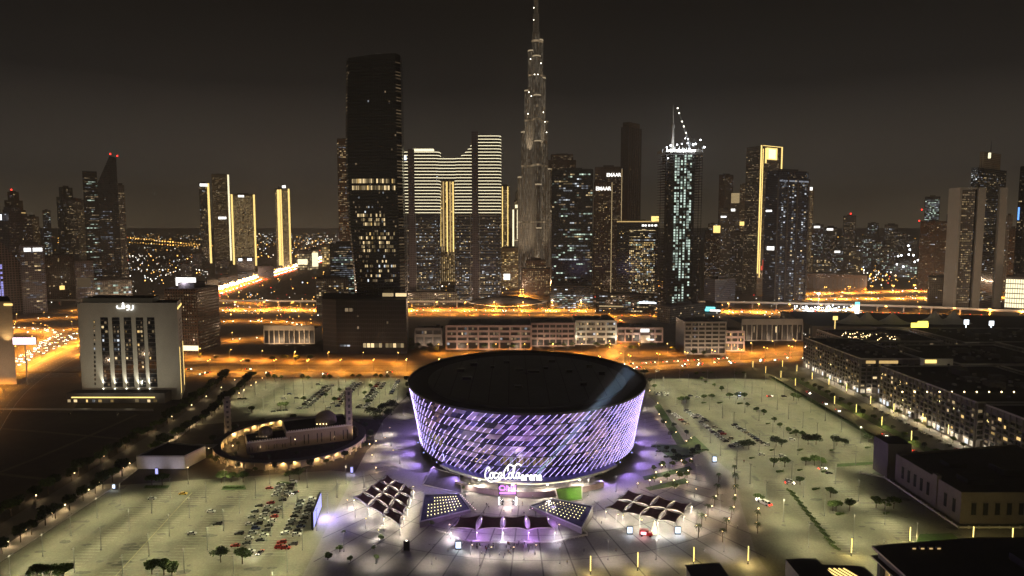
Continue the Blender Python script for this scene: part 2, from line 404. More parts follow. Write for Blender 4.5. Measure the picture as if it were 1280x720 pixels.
def tower(name, label, u0, us, u1, vtop, Y, wall='wall_darkglass', win=None, phi=32, cat='tower', group=None, tiers=(), strips=(), top=None,
          reds=(), mast=None, depth=None, zb=0.0, signs=(), plant=True, poly=None, h=None):
    poly = poly or footprint(u0, us, u1, Y, phi, depth)
    h = h if h is not None else ZAT(vtop, Y)
    cx = sum(p[0] for p in poly)/len(poly); cy = sum(p[1] for p in poly)/len(poly)
    root = thing(name, label, cat, (cx, cy, 0), group=group)
    levels = [(poly, zb, h)]
    b = MB(); b.prism(poly, zb, h, 0, 1)
    for k, (vt, sc) in enumerate(tiers):
        p2 = inset(poly, sc); z0 = levels[-1][2]; z1 = ZAT(vt, Y); b.prism(p2, z0, z1, 0, 1); levels.append((p2, z0, z1))
    obj('facade', b, [M[wall], M['roof_dark']], root)
    pt, _, zt = levels[-1]
    if plant:
        w = MB()
        pp = inset(pt, .97); qq = inset(pt, .90)                    # parapet ring
        for i in range(len(pp)):
            j = (i+1) % len(pp); w.prism([pp[i], pp[j], qq[j], qq[i]], zt, zt+1.3, 0, 0)
        obj('parapet', w, M['concrete_dark'], root)
        w = MB(); w.prism(inset(pt, U(.35, .55)), zt, zt+U(3, 6), 0); obj('plant_room', w, M['concrete_dark'], root)
    if win:
        wm = MB(); kw = dict(win); z0f = kw.pop('z0', 0.03); z1f = kw.pop('z1', .98); dense = kw.pop('lowdense', None)
        for pl, a, z in levels:
            for e in seen_edges(pl):
                wgrid(wm, e[0], e[1], a+(z-a)*z0f+.5, a+(z-a)*z1f, **kw)
                if dense: wgrid(wm, e[0], e[1], a+1, a+(z-a)*.16, **{**kw, 'prob': dense, 'out': .18})
        if wm.f: obj('lit_window', wm, wmats(), root, kind='stuff')
    E = seen_edges(poly)
    for (ei, t, z0f, z1f, w, mk) in strips:
        a, bb = E[min(ei, len(E)-1)]; s = MB(); L = math.hypot(bb[0]-a[0], bb[1]-a[1])
        wallbox(s, a, bb, t-w/L/2, t+w/L/2, zb+(h-zb)*z0f, zb+(h-zb)*z1f, .02, .5)
        obj('light_strip', s, M[mk], root)
    for (ei, t0, t1, z0, z1, mk) in signs:
        a, bb = E[min(ei, len(E)-1)]; s = MB(); wallbox(s, a, bb, t0, t1, z0, z1, .05, .6); obj('sign_panel', s, M[mk], root)
    if top: top(root, poly, h)
    if mast:
        s = MB(); s.cyl(cx, cy, zt, zt+mast, 1.0, .25, 6); obj('mast', s, M['steel_dark'], root)
    for (u, v) in reds:
        warning(root, XAT(u, Y, ZAT(v, Y)), Y+3, ZAT(v, Y), Y*.0011)
    return root, poly, h, E
def strokes_text(body, size, depth=.3, font_bold=False):
    c = bpy.data.curves.new('lettering', 'FONT'); c.body = body; c.size = size; c.extrude = depth/2; c.align_x = 'CENTER'; c.align_y = 'CENTER'
    if font_bold: c.offset = size*.022
    return c
def text_part(name, body, size, loc, rotz, mt, parent=None, depth=.3, bold=True, sx=1.0, tilt=90):
    c = strokes_text(body, size, depth, bold)
    o = bpy.data.objects.new(name, c); COL.objects.link(o)
    bpy.context.view_layer.update()
    me = bpy.data.meshes.new_from_object(o.evaluated_get(bpy.context.evaluated_depsgraph_get()))
    bpy.data.objects.remove(o)
    me.materials.clear(); me.materials.append(M[mt])
    o = bpy.data.objects.new(name, me); COL.objects.link(o)
    o.location = tuple(Vector(loc)-(root_of(parent).location if parent else Vector())); o.rotation_euler = (math.radians(tilt), 0, rotz); o.scale = (sx, 1, 1)
    if parent: o.parent = parent
    return o

# ---- left cluster
W1 = dict(prob=.12, pal=DIMSTACK, pw=3.6, ww=2.6)
tower('office_tower', 'tall dark tower cut off by the photo edge with few lit rooms', -16, None, 5, 227, 1700, 'wall_darkglass', dict(prob=.06, pal=DIMSTACK))
def crown_gold(root, poly, h):
    s = MB()
    for e in seen_edges(inset(poly, 1.02)): wallbox(s, e[0], e[1], .55, .95, h-18, h-6, .05, .4); wallbox(s, e[0], e[1], .1, .3, h-16, h-10, .05, .4)
    obj('crown_light', s, M['strip_dimgold'], root)
tower('office_tower', 'dark stepped tower with amber lit crown and a red beacon', 8, 22, 37, 262, 1650, 'wall_brown', W1, tiers=((250, .8), (240, .5)), top=crown_gold, reds=((13, 237),))
tower('office_tower', 'broad dark tower with sloping top and one white sign panel', -4, 14, 46, 276, 1450, 'wall_mauve', dict(prob=.10, pal=DIMSTACK, pw=4), signs=((1, .5, .60, ZAT(275, 1450), ZAT(268, 1450), 'sign_cool'),), tiers=((266, .75), (259, .45)))
tower('office_tower', 'pale narrow block behind the broad sloping tower', 36, 44, 53, 271, 1560, 'wall_beige', dict(prob=.25, pal=[('win_dim', 5), ('win_dimgold', 3)]))
# lattice fronted building with a sloping top
Y = 1180; P = footprint(-14, None, 28, Y, depth=40)
root = thing('lattice_building', 'sloping topped building behind a white lattice screen with violet glow', 'building', (P[0][0], P[0][1], 0))
b = MB(); za, zb_, L = ZAT(292, Y), ZAT(330, Y), 1
n = 14; A, B = P[0], P[1]
def zl(t): return za+(zb_-za)*max(0, (t-.25)/.75)
pts = [(A[0]+(B[0]-A[0])*i/n, A[1]+(B[1]-A[1])*i/n) for i in range(n+1)]; bk = [(p[0]+(P[3][0]-A[0]), p[1]+(P[3][1]-A[1])) for p in pts]
for i in range(n):
    z0, z1 = zl(i/n), zl((i+1)/n)
    b.face([(*pts[i], 0), (*pts[i+1], 0), (*pts[i+1], z1), (*pts[i], z0)], 0); b.face([(*pts[i], z0), (*pts[i+1], z1), (*bk[i+1], z1), (*bk[i], z0)], 0)
b.face([(*pts[n], 0), (*bk[n], 0), (*bk[n], zl(1)), (*pts[n], zl(1))], 0); b.face([(*bk[0], 0), (*pts[0], 0), (*pts[0], zl(0)), (*bk[0], zl(0))], 0)
obj('facade', b, M['wall_darkglass'], root)
s = MB(); ln = math.hypot(B[0]-A[0], B[1]-A[1]); N = int(ln/4)
for i in range(N+1):
    t = i/N; x, y = A[0]+(B[0]-A[0])*t, A[1]+(B[1]-A[1])*t; s.box(x, y-.7, 0, .9, .6, zl(t))
z = 3.0
while z < za:
    tt = 1.0 if z < zb_ else .25+.75*(za-z)/(za-zb_)
    s.bar((A[0], A[1]-1, z), (A[0]+(B[0]-A[0])*tt, A[1]+(B[1]-A[1])*tt-1, z), .9); z += 4.2
obj('lattice_screen', s, M['stone_pink'], root)
s = MB(); wgrid(s, (A[0], A[1]), (A[0]+(B[0]-A[0])*.45, A[1]+(B[1]-A[1])*.45), 5, zb_, 4, 4.2, 3, 3, .75, [('win_dimcool', 1)], out=.2)
obj('lit_window', s, [M['screen_violet'] if k == 'win_dimcool' else M[k] for k in WK], root, kind='stuff')
def twosigns(root, poly, h):
    e = seen_edges(poly)[0]; s = MB(); wallbox(s, e[0], e[1], .18, .46, h-10, h-4, .1, .8); obj('sign_panel', s, M['sign_white'], root)
    s = MB(); wallbox(s, e[0], e[1], .54, .92, h-10, h-4, .1, .8); obj('sign_panel', s, M['sign_white'], root)
tower('glass_office', 'glass office block under two bright white roof signs', 27, None, 58, 307, 1180, 'wall_mauve', dict(prob=.22, pal=[('win_dim', 4), ('win_dimcool', 4), ('win_warm', 1)], pw=4.5, ww=4, full=.12), top=twosigns, depth=40)
tower('slim_tower', 'slim hazy tower with a bulging top beside the twin peaked tower', 75, 83, 100, 246, 1950, 'wall_darkglass', dict(prob=.12, pal=DIMSTACK), tiers=((234, .7),))
tower('slim_tower', 'hazy tower with lit upper floors in front of the slim bulging one', 87, 100, 113, 250, 1850, 'wall_grey', dict(prob=.2, pal=[('win_dim', 3), ('win_dimgold', 2)]))
tower('far_tower', 'small distant tower with white lit roofline on the left horizon', 56, None, 66, 263, 2800, 'wall_grey', dict(prob=.25, pal=COOLSTACK, pw=5, ww=4))
tower('far_tower', 'stubby distant tower beside the one with a lit roofline', 46, None, 54, 285, 2900, 'wall_grey', dict(prob=.15, pal=DIMSTACK, pw=5, ww=4))
# twin peaked dark tower
Y = 1350
root, P, h, E = tower('dark_slab', 'flat topped dark slab tower attached to the pointed red beacon tower', 110, None, 128, 214, Y, 'wall_black', dict(prob=.16, pal=[('win_dimcool', 3), ('win_green', 2), ('win_dim', 3)], run=.7, pw=3, ww=2.8), plant=False, reds=((130, 227),), depth=40)
P = footprint(128, None, 153, Y-6, depth=38)
root = thing('pointed_tower', 'pointed dark tower with slanting roof and two red beacons', 'tower', (P[0][0], P[0][1], 0))
b = MB(); zl_, zp, zr = ZAT(230, Y), ZAT(195, Y), ZAT(197, Y)
A, B, C_, D = P; m1 = (A[0]+(B[0]-A[0])*.66, A[1]+(B[1]-A[1])*.66); m2 = (D[0]+(C_[0]-D[0])*.66, D[1]+(C_[1]-D[1])*.66)
b.face([(*A, 0), (*m1, 0), (*m1, zp), (*A, zl_)], 0, [(0, 0), (30, 0), (30, zp), (0, zl_)]); b.face([(*m1, 0), (*B, 0), (*B, zr), (*m1, zp)], 0, [(0, 0), (16, 0), (16, zr), (0, zp)])
b.face([(*B, 0), (*C_, 0), (*C_, zr), (*B, zr)], 0, [(0, 0), (38, 0), (38, zr), (0, zr)]); b.face([(*D, 0), (*A, 0), (*A, zl_), (*D, zl_)], 0)
b.face([(*A, zl_), (*m1, zp), (*m2, zp), (*D, zl_)], 1); b.face([(*m1, zp), (*B, zr), (*C_, zr), (*m2, zp)], 1); b.face([(*C_, 0), (*D, 0), (*D, zl_), (*m2, zp), (*C_, zr)], 0)
obj('facade', b, [M['wall_darkglass'], M['roof_dark']], root)
s = MB(); wgrid(s, A, m1, 6, zl_*.78, 3, 3.8, 2.7, 1.7, .16, [('win_dimcool', 5), ('win_green', 1), ('win_dim', 3)], run=.75); wgrid(s, m1, B, 6, zl_*.7, 3, 3.8, 2.7, 1.7, .08, DIMSTACK)
obj('lit_window', s, wmats(), root, kind='stuff')
warning(root, m1[0], m1[1]+4, zp+4, 1.5); warning(root, B[0], B[1]+4, zr+4, 1.5)
tower('curved_tower', 'thin lighter tower edge rising behind the pointed tower', 151, None, 161, 232, 1420, 'wall_grey', dict(prob=.25, pal=[('win_dim', 5), ('win_dimgold', 3)], pw=2.6), depth=30)
s_ = tower('podium_hall', 'low hall with a bright white lit frontage at the foot of the pointed tower', 117, None, 165, 351, 1225, 'wall_grey', dict(prob=.9, pal=[('win_dim', 3), ('win_cool', 1), ('win_green', 1)], pw=4, ww=3.7, fh=4.4, wh=3.2), depth=40)
tower('low_block', 'low dark block with an amber sign beside the glass office', 57, None, 94, 320, 1380, 'wall_brown', dict(prob=.07, pal=WARMSTACK), signs=((0, .45, .62, 22, 30, 'strip_gold'),))
tower('low_block', 'low block with red lit frontage in front of the twin peaked towers', 94, None, 118, 327, 1300, 'wall_mauve', dict(prob=.35, pal=[('win_dim', 3), ('win_dimcool', 2)], pw=3), signs=((0, .1, .8, 34, 52, 'win_dusk'),))
# ---- gold edged towers
gw = dict(prob=.85, pal=GOLDSTACK, pw=4, ww=1.8, fh=4, wh=3.2, rowvar=.15)
tower('gold_tower', 'dark tower with white sign and one gold lit edge, western of the four', 252, None, 264, 229, 2500, 'wall_darkglass', dict(prob=.14, pal=WARMSTACK), signs=((0, .1, .9, ZAT(233, 2500), ZAT(229.5, 2500), 'sign_white'),), strips=((0, .96, .05, 1, 7, 'strip_gold'),), depth=40)
tower('gold_tower', 'tall tower pair with a thin pale lit edge, tallest of the four gold ones', 268, None, 290, 218, 2650, 'wall_gold', dict(prob=.3, pal=[('win_dimgold', 4), ('win_dim', 4)], pw=4), strips=((0, .94, .05, 1, 6, 'strip_white'),), signs=((0, .3, .75, ZAT(274, 2650), ZAT(271, 2650), 'sign_white'),), depth=50)
tower('gold_tower', 'wide beige lit tower with gold strips down both edges', 291, None, 321, 243, 2600, 'wall_gold', gw, strips=((0, .04, .02, 1, 6.5, 'strip_gold'), (0, .96, .0, 1, 6.5, 'strip_gold')), signs=((0, .3, .55, ZAT(246.5, 2600), ZAT(244, 2600), 'sign_white'),), depth=50)
def capw(root, poly, h):
    s = MB(); s.prism(inset(poly, .6), h, h+9, 0); obj('crown', s, M['concrete_dark'], root)
    s = MB(); c = inset(poly, .5); s.box(c[0][0]+22, c[0][1]-8, h+3, 12, 3, 9); obj('crown_light', s, M['sign_white'], root)
tower('gold_tower', 'slim gold lit tower standing alone beside the long highway', 346, None, 365, 236, 2480, 'wall_gold', gw, strips=((0, .22, .0, .99, 9, 'strip_gold'), (0, .38, .0, .99, 5, 'strip_gold'), (0, .9, .05, 1, 6, 'strip_gold')), top=capw, depth=45)
tower('lit_shop', 'floodlit white low showroom beside the long highway', 371, None, 390, 314, 2300, 'wall_grey', dict(prob=.9, pal=[('win_warm', 1)], pw=8, ww=6, fh=8, wh=5), signs=((0, .05, .7, 22, 40, 'strip_white'),), depth=60)
tower('lit_shop', 'taller floodlit white showroom next to the low one', 388, None, 398, 311, 2350, 'wall_beige', dict(prob=.9, pal=[('win_warm', 1)], pw=8, ww=7, fh=8, wh=6), signs=((0, .1, .95, 12, 60, 'strip_white'),), depth=60)
tower('lit_shop', 'pale lit block by the highway beside the dark glass office', 402, None, 414, 306, 2500, 'wall_beige', dict(prob=.9, pal=[('win_warm', 2), ('win_gold', 1)], pw=8, ww=7, fh=8, wh=6), depth=60)
for k, (u0, u1, vt, Y, lb) in enumerate([(240, 252, 318, 2300, 'low hazy block left of the gold towers'), (268, 286, 326, 2150, 'low hazy block below the tallest gold tower'), (296, 318, 323, 2100, 'low violet lit block with two white signs below the wide gold tower'),
        (322, 342, 333, 1950, 'low dark block between the gold towers and the highway'), (226, 240, 330, 2000, 'low block with bright roof beside the violet lit quarter')]):
    tower('low_block', lb, u0, None, u1, vt, Y, 'wall_mauve', dict(prob=.15, pal=DIMSTACK, pw=5, ww=3.5), depth=70, signs=((0, .1, .3, ZAT(vt+3, Y), ZAT(vt, Y), 'sign_cool'), (0, .6, .85, ZAT(vt+3, Y), ZAT(vt, Y), 'sign_cool')) if k == 2 else ())
tower('glass_office', 'dark glass office with bands of lit floors beside the black tower', 413, None, 446, 306, 1180, 'wall_darkglass', dict(prob=.3, pal=[('win_dimcool', 4), ('win_green', 2), ('win_dim', 3)], run=.85, full=.25, pw=3, ww=2.9), depth=60)
tower('slim_tower', 'sliver of a lit tower showing behind the edge of the black tower', 425, None, 446, 174, 1320, 'wall_brown', dict(prob=.35, pal=[('win_dim', 5), ('win_dimgold', 4), ('win_dimcool', 2)], pw=2.6), depth=35)
tower('hall', 'low lit hall at the loop of the interchange left of the black tower', 395, None, 436, 349, 1130, 'wall_grey', dict(prob=.3, pal=WARMSTACK, pw=4, ww=3), depth=40, signs=((0, .42, .62, 18, 25, 'sign_cool'),))

# ---- the black tower on its podium
Y = 840
root = thing('black_tower', 'tall black bowed tower with two fully lit floors above the dark podium', 'tower', (XAT(470, Y, 100), Y+25, 0))
prof = [(0, 446, 507), (345, 440, 505), (285, 434, 503.5), (235, 431, 502), (180, 429.5, 501), (120, 429.5, 500), (75, 430.5, 499)]
def tpoly(u0, u1, z):
    x0, x1 = XAT(u0, Y, z), XAT(u1, Y, z); d = 44
    # left corner is cut so that a slim side wall shows, the front bows out slightly
    return [(x0, Y+10), (x0+4, Y+2), ((x0+x1)/2, Y-3), (x1-5, Y+1), (x1, Y+8), (x1-3, Y+d), (x0+6, Y+d)]
b = MB(); last = None; tz = []
for v, u0, u1 in prof:
    z = 0 if v == 0 else ZAT(v, Y); p = tpoly(u0, u1, z)
    if last: b.prism(last[0], last[1], z, 0, 1, top=p, close=False)
    last = (p, z); tz.append((z, p))
# slanted crown: right side higher
p, z = last; zt = [ZAT(74, Y), ZAT(72, Y), ZAT(69, Y), ZAT(66, Y), ZAT(67, Y), ZAT(67, Y), ZAT(73, Y)]
for i in range(7):
    j = (i+1) % 7; b.face([(*p[i], z), (*p[j], z), (*p[j], zt[j]), (*p[i], zt[i])], 0)
b.face([(*q, w-3) for q, w in zip(p, zt)], 1)
obj('facade', b, [M['wall_black'], M['roof_dark']], root, kind=None)
def tpt(z):
    for (za, pa), (zc, pc) in zip(tz, tz[1:]):
        if za <= z <= zc:
            t = (z-za)/(zc-za); return [(a[0]+(c[0]-a[0])*t, a[1]+(c[1]-a[1])*t) for a, c in zip(pa, pc)]
    return tz[-1][1]
s = MB()
def bowrow(z, wh, i0, i1, n, prob, pal):
    p = tpt(z)
    for seg, (a, c) in enumerate(((p[1], p[2]), (p[2], p[3]))):
        for i in range(n):
            t = seg*.5+i/n*.5
            if i0 <= t < i1 and R() < prob:
                k = pick(pal); A = [a[j]+(c[j]-a[j])*i/n for j in (0, 1)]; B = [a[j]+(c[j]-a[j])*(i+.72)/n for j in (0, 1)]
                s.face([(A[0], A[1]-.2, z), (B[0], B[1]-.2, z), (B[0], B[1]-.2, z+wh), (A[0], A[1]-.2, z+wh)], k)
WW = [('win_warm', 8), ('win_gold', 1)]
bowrow(ZAT(229, Y), 5.2, .06, .94, 13, .97, WW); bowrow(ZAT(237.5, Y), 5.2, .06, .94, 13, .97, WW)
for v in (271, 276.5, 282): bowrow(ZAT(v, Y), 3.6, .15 if v < 275 else .2, .72, 13, .75, WW)
for v in (294, 299, 305, 310, 315): bowrow(ZAT(v, Y), 3.4, .12, .9, 13, .5 if v < 305 else .62, WW)
for v in (322, 328, 334, 340, 346, 352): bowrow(ZAT(v, Y), 3.0, .1, .92, 13, .3, [('win_warm', 6), ('win_cool', 2), ('win_dim', 3)])
for v in range(80, 330, 6): bowrow(ZAT(v, Y), 2.2, .0, 1, 13, .012 if v < 240 else .07, [('win_dim', 3), ('win_cool', 1)])
for v in range(78, 360, 4):                                       # balcony lamps down both edges
    for side in (0, 1):
        if R() < .7:
            p = tpt(ZAT(v, Y)); q = p[0] if side == 0 else p[4]; r2 = p[1] if side == 0 else p[3]; z = ZAT(v, Y)
            s.face([(q[0], q[1]-.3, z), (r2[0], r2[1]-.3, z), (r2[0], r2[1]-.3, z+1.4), (q[0], q[1]-.3, z+1.4)][::1 if side == 0 else -1], WK.index('win_dusk'))
obj('lit_window', s, wmats(), root, kind='stuff')
s = MB()
for u, v in ((455, 68), (462, 67.5), (470, 67), (452, 70), (478, 66.5)): x = XAT(u, Y, ZAT(v, Y)); s.box(x, Y+20, ZAT(v, Y)-4, 6, 10, 6 if u != 470 else 8)
obj('roof_plant', s, M['steel'], root)
P = [(XAT(402, 800, 10), 806), (XAT(420, 792, 10), 796), (XAT(508, 792, 10), 794), (XAT(509, 840, 10), 850), (XAT(400, 860, 10), 880)]
zpod = ZAT(374, 800)
root = thing('tower_podium', 'black slatted parking podium at the foot of the black tower', 'podium', (P[1][0]+40, 820, 0))
b = MB(); b.prism(P, 0, zpod, 0, 1); obj('facade', b, [M['black_metal'], M['roof_dark']], root)
s = MB()
for i in range(11):
    z = 9+i*(zpod-12)/10
    for e in seen_edges(P): wallbox(s, e[0], e[1], .0, 1, z, z+1.1, .02, .35)
obj('louvre', s, M['steel_dark'], root)
s = MB()
for i in range(34): wallbox(s, P[1], P[2], (i+.4)/34, (i+.55)/34, 9, zpod-1, .4, .3)
obj('fin', s, M['black_metal'], root, kind='stuff')
s = MB(); E0 = (P[1], P[2])
for t0, t1, z0, z1, k in ((.38, .66, 8, 13, 0), (.70, .97, 8, 13, 0), (.13, .25, zpod-14, zpod-10, 4), (.05, .2, 9, 11, 2), (.3, .33, 30, 33, 4), (.72, .75, 36, 39, 4), (.3, .33, 44, 46, 4)):
    n = max(1, int((t1-t0)*20))
    for i in range(n): wallbox(s, *E0, t0+(t1-t0)*i/n, t0+(t1-t0)*(i+.8)/n, z0, z1, .75, .1, k)
obj('lit_window', s, wmats(), root, kind='stuff')
s = MB(); wallbox(s, P[1], P[2], .62, .78, zpod+2, zpod+6, -18, .5); wallbox(s, P[1], P[2], .81, .97, zpod+2, zpod+6, -18, .5); obj('lit_terrace_window', s, M['win_warm'], root)

HWYBLK = [(245, 258, 355, 1600), (258, 272, 350, 1680), (272, 285, 347, 1760), (284, 297, 345, 1850), (296, 308, 343, 1960), (308, 322, 341, 2060), (322, 334, 338, 2180), (334, 345, 336, 2300), (345, 356, 334, 2420), (356, 366, 332, 2550)]
for k, (u0, u1, vt, Y) in enumerate(HWYBLK):
    tower('low_block', f'hazy low block, {ordn(k)} of the reddish row beside the long highway', u0, None, u1, vt, Y, RS.choice(('wall_brown', 'wall_beige', 'wall_mauve')), dict(prob=.3, pal=[('win_dim', 5), ('win_gold', 1), ('win_dusk', 4)], pw=4, ww=2), depth=40)
# ---- the twin banded towers joined by a sky bridge
Y = 1330
root = thing('banded_twin_tower', 'twin curved towers joined by a sky bridge, upper halves ringed with bright floor lines', 'tower', (XAT(565, Y, 100), Y+20, 0))
def rrect(u0, u1, z, d=36, n=4):
    x0, x1 = XAT(u0, Y, z), XAT(u1, Y, z); r = min(9, (x1-x0)*.3); pts = []
    for cx, cy, a in ((x1-r, Y+r, -90), (x1-r, Y+d-r, 0), (x0+r, Y+d-r, 90), (x0+r, Y+r, 180)):
        for k in range(n+1):
            t = math.radians(a+90*k/n); pts.append((cx+r*math.cos(t), cy+r*math.sin(t)))
    return pts
zmid = ZAT(266, Y)
def right_left(v): # left outline of the taller tower
    if v > 197: return 568.0
    t = (197-v)/32; return 568+30*(t**.55)*.98
bl, br, br2, led, lw = MB(), MB(), MB(), MB(), MB()
fh = 6.1; nfl = int(ZAT(166, Y)/fh)
for i in range(nfl):
    z0, z1 = i*fh, (i+1)*fh; v = 283-(z1-150)/Y*F*1.0
    v = 360-F*math.tan(math.atan((z1-150)/Y)+TH)
    rp = rrect(right_left(v), 626, z1); br.prism(rp, z0, z1, 0, 1)
    if v > 187: lp = rrect(503, 549 if v > 222 else 549, z1); bl.prism(lp, z0, z1, 0, 1)
    if 196 < v < 224:
        uu = 4*max(0, (v-212)/12)**2*0
        bp = [(XAT(547, Y, z1), Y+6), (XAT(570, Y, z1), Y+6), (XAT(570, Y, z1), Y+28), (XAT(547, Y, z1), Y+28)]
        br2.prism(bp, z0, z1, 0, 1, bottom=True)
    if z1 > zmid:
        rings = [inset(rp, 1.012)]
        if v > 187: rings.append(inset(lp, 1.012))
        for g in rings:
            E = seen_edges(g)
            for a, c in E: led.face([(*a, z1-1.1), (*c, z1-1.1), (*c, z1+.1), (*a, z1+.1)], 0)
        if 196 < v < 224: led.box((bp[0][0]+bp[1][0])/2, Y+5.6, z1-1.1, bp[1][0]-bp[0][0], .5, 1.2)
    else:
        for pl in ([rp, lp] if v > 187 else [rp]):
            for a, c in seen_edges(pl):
                wgrid(lw, a, c, z0, z1, 2.6, fh/2, 2.0, 1.7, .42 if z1 > 45 else .65, [('win_dim', 5), ('win_dimcool', 4), ('win_cool', 2), ('win_warm', 2.4)], run=.3)
                if R() < .95: lw.face([(a[0], a[1]-.3, z1-.6), (c[0], c[1]-.3, z1-.6), (c[0], c[1]-.3, z1+.2), (a[0], a[1]-.3, z1+.2)], WK.index('win_dusk'))  # glowing slab edges put in so the lower front looks softly lit
obj('tower_body', bl, [M['wall_blueglass'], M['roof_dark']], root); obj('tower_body', br, [M['wall_blueglass'], M['roof_dark']], root); obj('sky_bridge', br2, [M['wall_blueglass'], M['roof_dark']], root)
obj('floor_light', led, M['strip_white'], root, kind='stuff'); obj('lit_window', lw, wmats(), root, kind='stuff')
s = MB()
for u0, u1, vt in ((511, 519, 187), (590, 598, 165)):              # dark recessed shaft down each front
    z = ZAT(vt, Y)+1; x0, x1 = XAT(u0, Y, z*.5), XAT(u1, Y, z*.5); s.box((x0+x1)/2, Y-.6, 0, x1-x0, 2.4, z)
obj('shaft_panel', s, M['wall_mauve'], root)
s = MB()
for u in (509.5, 520.5, 588.5, 599.5): s.box(XAT(u, Y, 60), Y-.9, 0, 1.2, 2.0, zmid)
obj('pilaster', s, M['steel'], root)
s = MB(); s.box(XAT(506, Y, 250), Y-1.2, ZAT(200, Y), 7, .6, 8); obj('sign_panel', s, M['screen_cool'], root)
s = MB(); s.box(XAT(528, Y, 230), Y+22, ZAT(187, Y), 40, 14, 3.2); obj('crown', s, M['strip_white'], root)
tower('gold_tower', 'gold striped tower framed under the sky bridge of the twin towers', 549, None, 569, 217, 1750, 'wall_gold', dict(prob=.8, pal=GOLDSTACK, pw=5, ww=2.2, fh=4.2, wh=3.9, rowvar=.1), strips=((0, .1, .35, 1, 3, 'strip_gold'), (0, .3, .35, 1, 3, 'strip_dimgold'), (0, .52, .3, 1, 3, 'strip_gold'), (0, .72, .3, 1, 3, 'strip_dimgold'), (0, .9, .3, 1, 3, 'strip_gold')))
tower('gold_tower', 'short gold lit tower just right of the twin banded towers', 626, None, 637, 233, 1700, 'wall_gold', dict(prob=.75, pal=[('win_dimgold', 4), ('win_gold', 2)], pw=4, ww=2.8, fh=4, wh=2), strips=((0, .2, .2, 1, 2, 'strip_gold'), (0, .8, .2, 1, 2, 'strip_gold')))
tower('stepped_tower', 'narrow stepped tower with white lit verticals beside the tallest spire', 640, None, 653, 262, 1780, 'wall_beige', dict(prob=.3, pal=[('win_dimgold', 3), ('win_warm', 1)], pw=4), strips=((0, .12, .12, 1, 4, 'strip_white'), (0, .55, .3, 1, 4, 'strip_white')), tiers=((250, .6), (240, .35)), signs=((0, .3, .8, ZAT(260, 1780), ZAT(256, 1780), 'strip_white'),))
tower('lit_podium', 'low podium with rows of gold windows right of the twin towers', 627, None, 652, 310, 1640, 'wall_gold', dict(prob=.5, pal=[('win_gold', 2), ('win_warm', 1), ('win_dimgold', 2)], pw=5, ww=4), depth=60, signs=((0, .1, .42, 22, 36, 'sign_white'),))
# ---- the tallest spire
Y = 1600
X0 = XAT(670, Y, 300)
root = thing('supertall_spire_tower', 'tallest silver spire tower with stepped setbacks running out of the photo top', 'skyscraper', (X0, Y+30, 0))
b = MB(); band = MB(); lw = MB(); cxy = (X0, Y+30)
def lobe(cx, cy, r, z0, z1, n=10):
    b.prism([(cx+r*math.cos(2*PI*i/n), cy+r*math.sin(2*PI*i/n)) for i in range(n)], z0, z1, 0, 1)
def lobewash(cx, cy, r, z0, z1, prob=.8):
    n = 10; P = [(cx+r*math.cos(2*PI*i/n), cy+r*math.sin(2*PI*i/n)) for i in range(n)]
    for a, c in seen_edges(P): wgrid(lw, a, c, z0, z1, 2.6, 7.2, 1.0, 6.6, prob, [('wash_silver', 9), ('win_dim', 2)], rowvar=.3, out=.15, run=0)  # dense faint panes imitate the floodlit shaft
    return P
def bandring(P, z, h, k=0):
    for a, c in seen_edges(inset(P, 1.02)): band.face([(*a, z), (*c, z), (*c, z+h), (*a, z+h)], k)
core = [(11, 0, 520), (9.0, 520, 598), (7.0, 598, 640), (5.2, 640, 700), (3.4, 700, 760), (1.5, 760, 828)]
for r, z0, z1 in core:
    lobe(*cxy, r, z0, z1, 12)
    if z0 < 700: P = lobewash(*cxy, r, z0+2 if z0 else 300, min(z1, 700)-2, .9)
for k in range(3):
    ang = math.radians(-90+8+120*k)
    tops = {0: (545, 455, 350, 250, 150), 1: (585, 500, 400, 290, 190), 2: (560, 470, 375, 270, 120)}[k]
    for j, zt in enumerate(tops):
        d = 10+9.2*j; r = 9.4-.7*j
        cx, cy = cxy[0]+d*math.cos(ang), cxy[1]+d*math.sin(ang)
        lobe(cx, cy, r, 0, zt); P = lobewash(cx, cy, r, 20, zt-6, .78)
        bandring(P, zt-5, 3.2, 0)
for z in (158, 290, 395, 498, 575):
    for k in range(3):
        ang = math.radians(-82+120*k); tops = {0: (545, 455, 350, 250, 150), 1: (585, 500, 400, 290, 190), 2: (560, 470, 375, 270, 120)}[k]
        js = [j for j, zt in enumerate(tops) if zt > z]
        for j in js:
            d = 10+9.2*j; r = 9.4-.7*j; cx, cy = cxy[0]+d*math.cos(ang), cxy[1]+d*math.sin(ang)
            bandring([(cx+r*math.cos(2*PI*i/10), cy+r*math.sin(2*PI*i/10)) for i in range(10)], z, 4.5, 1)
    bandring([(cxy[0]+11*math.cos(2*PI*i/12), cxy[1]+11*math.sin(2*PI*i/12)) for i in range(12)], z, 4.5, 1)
obj('facade', b, [M['wall_silver'], M['roof_dark']], root); obj('lit_window', lw, wmats(), root, kind='stuff'); obj('setback_light', band, [M['band_dim'], M['win_dim']], root, kind='stuff')  # lit_window on the spire is glow put in for the uplit wall
s = MB()
for u, v in ((667, 11), (667, 26), (661, 116), (664, 121), (679, 141), (660, 143), (681, 153), (683, 166), (663, 75), (676, 80), (668, 94), (672, 94)):
    s.ball((XAT(u, Y, ZAT(v, Y)), Y-8, ZAT(v, Y)), .9, 0, 6, 4)
obj('setback_lamp', s, M['bulb_white'], root, kind='stuff')
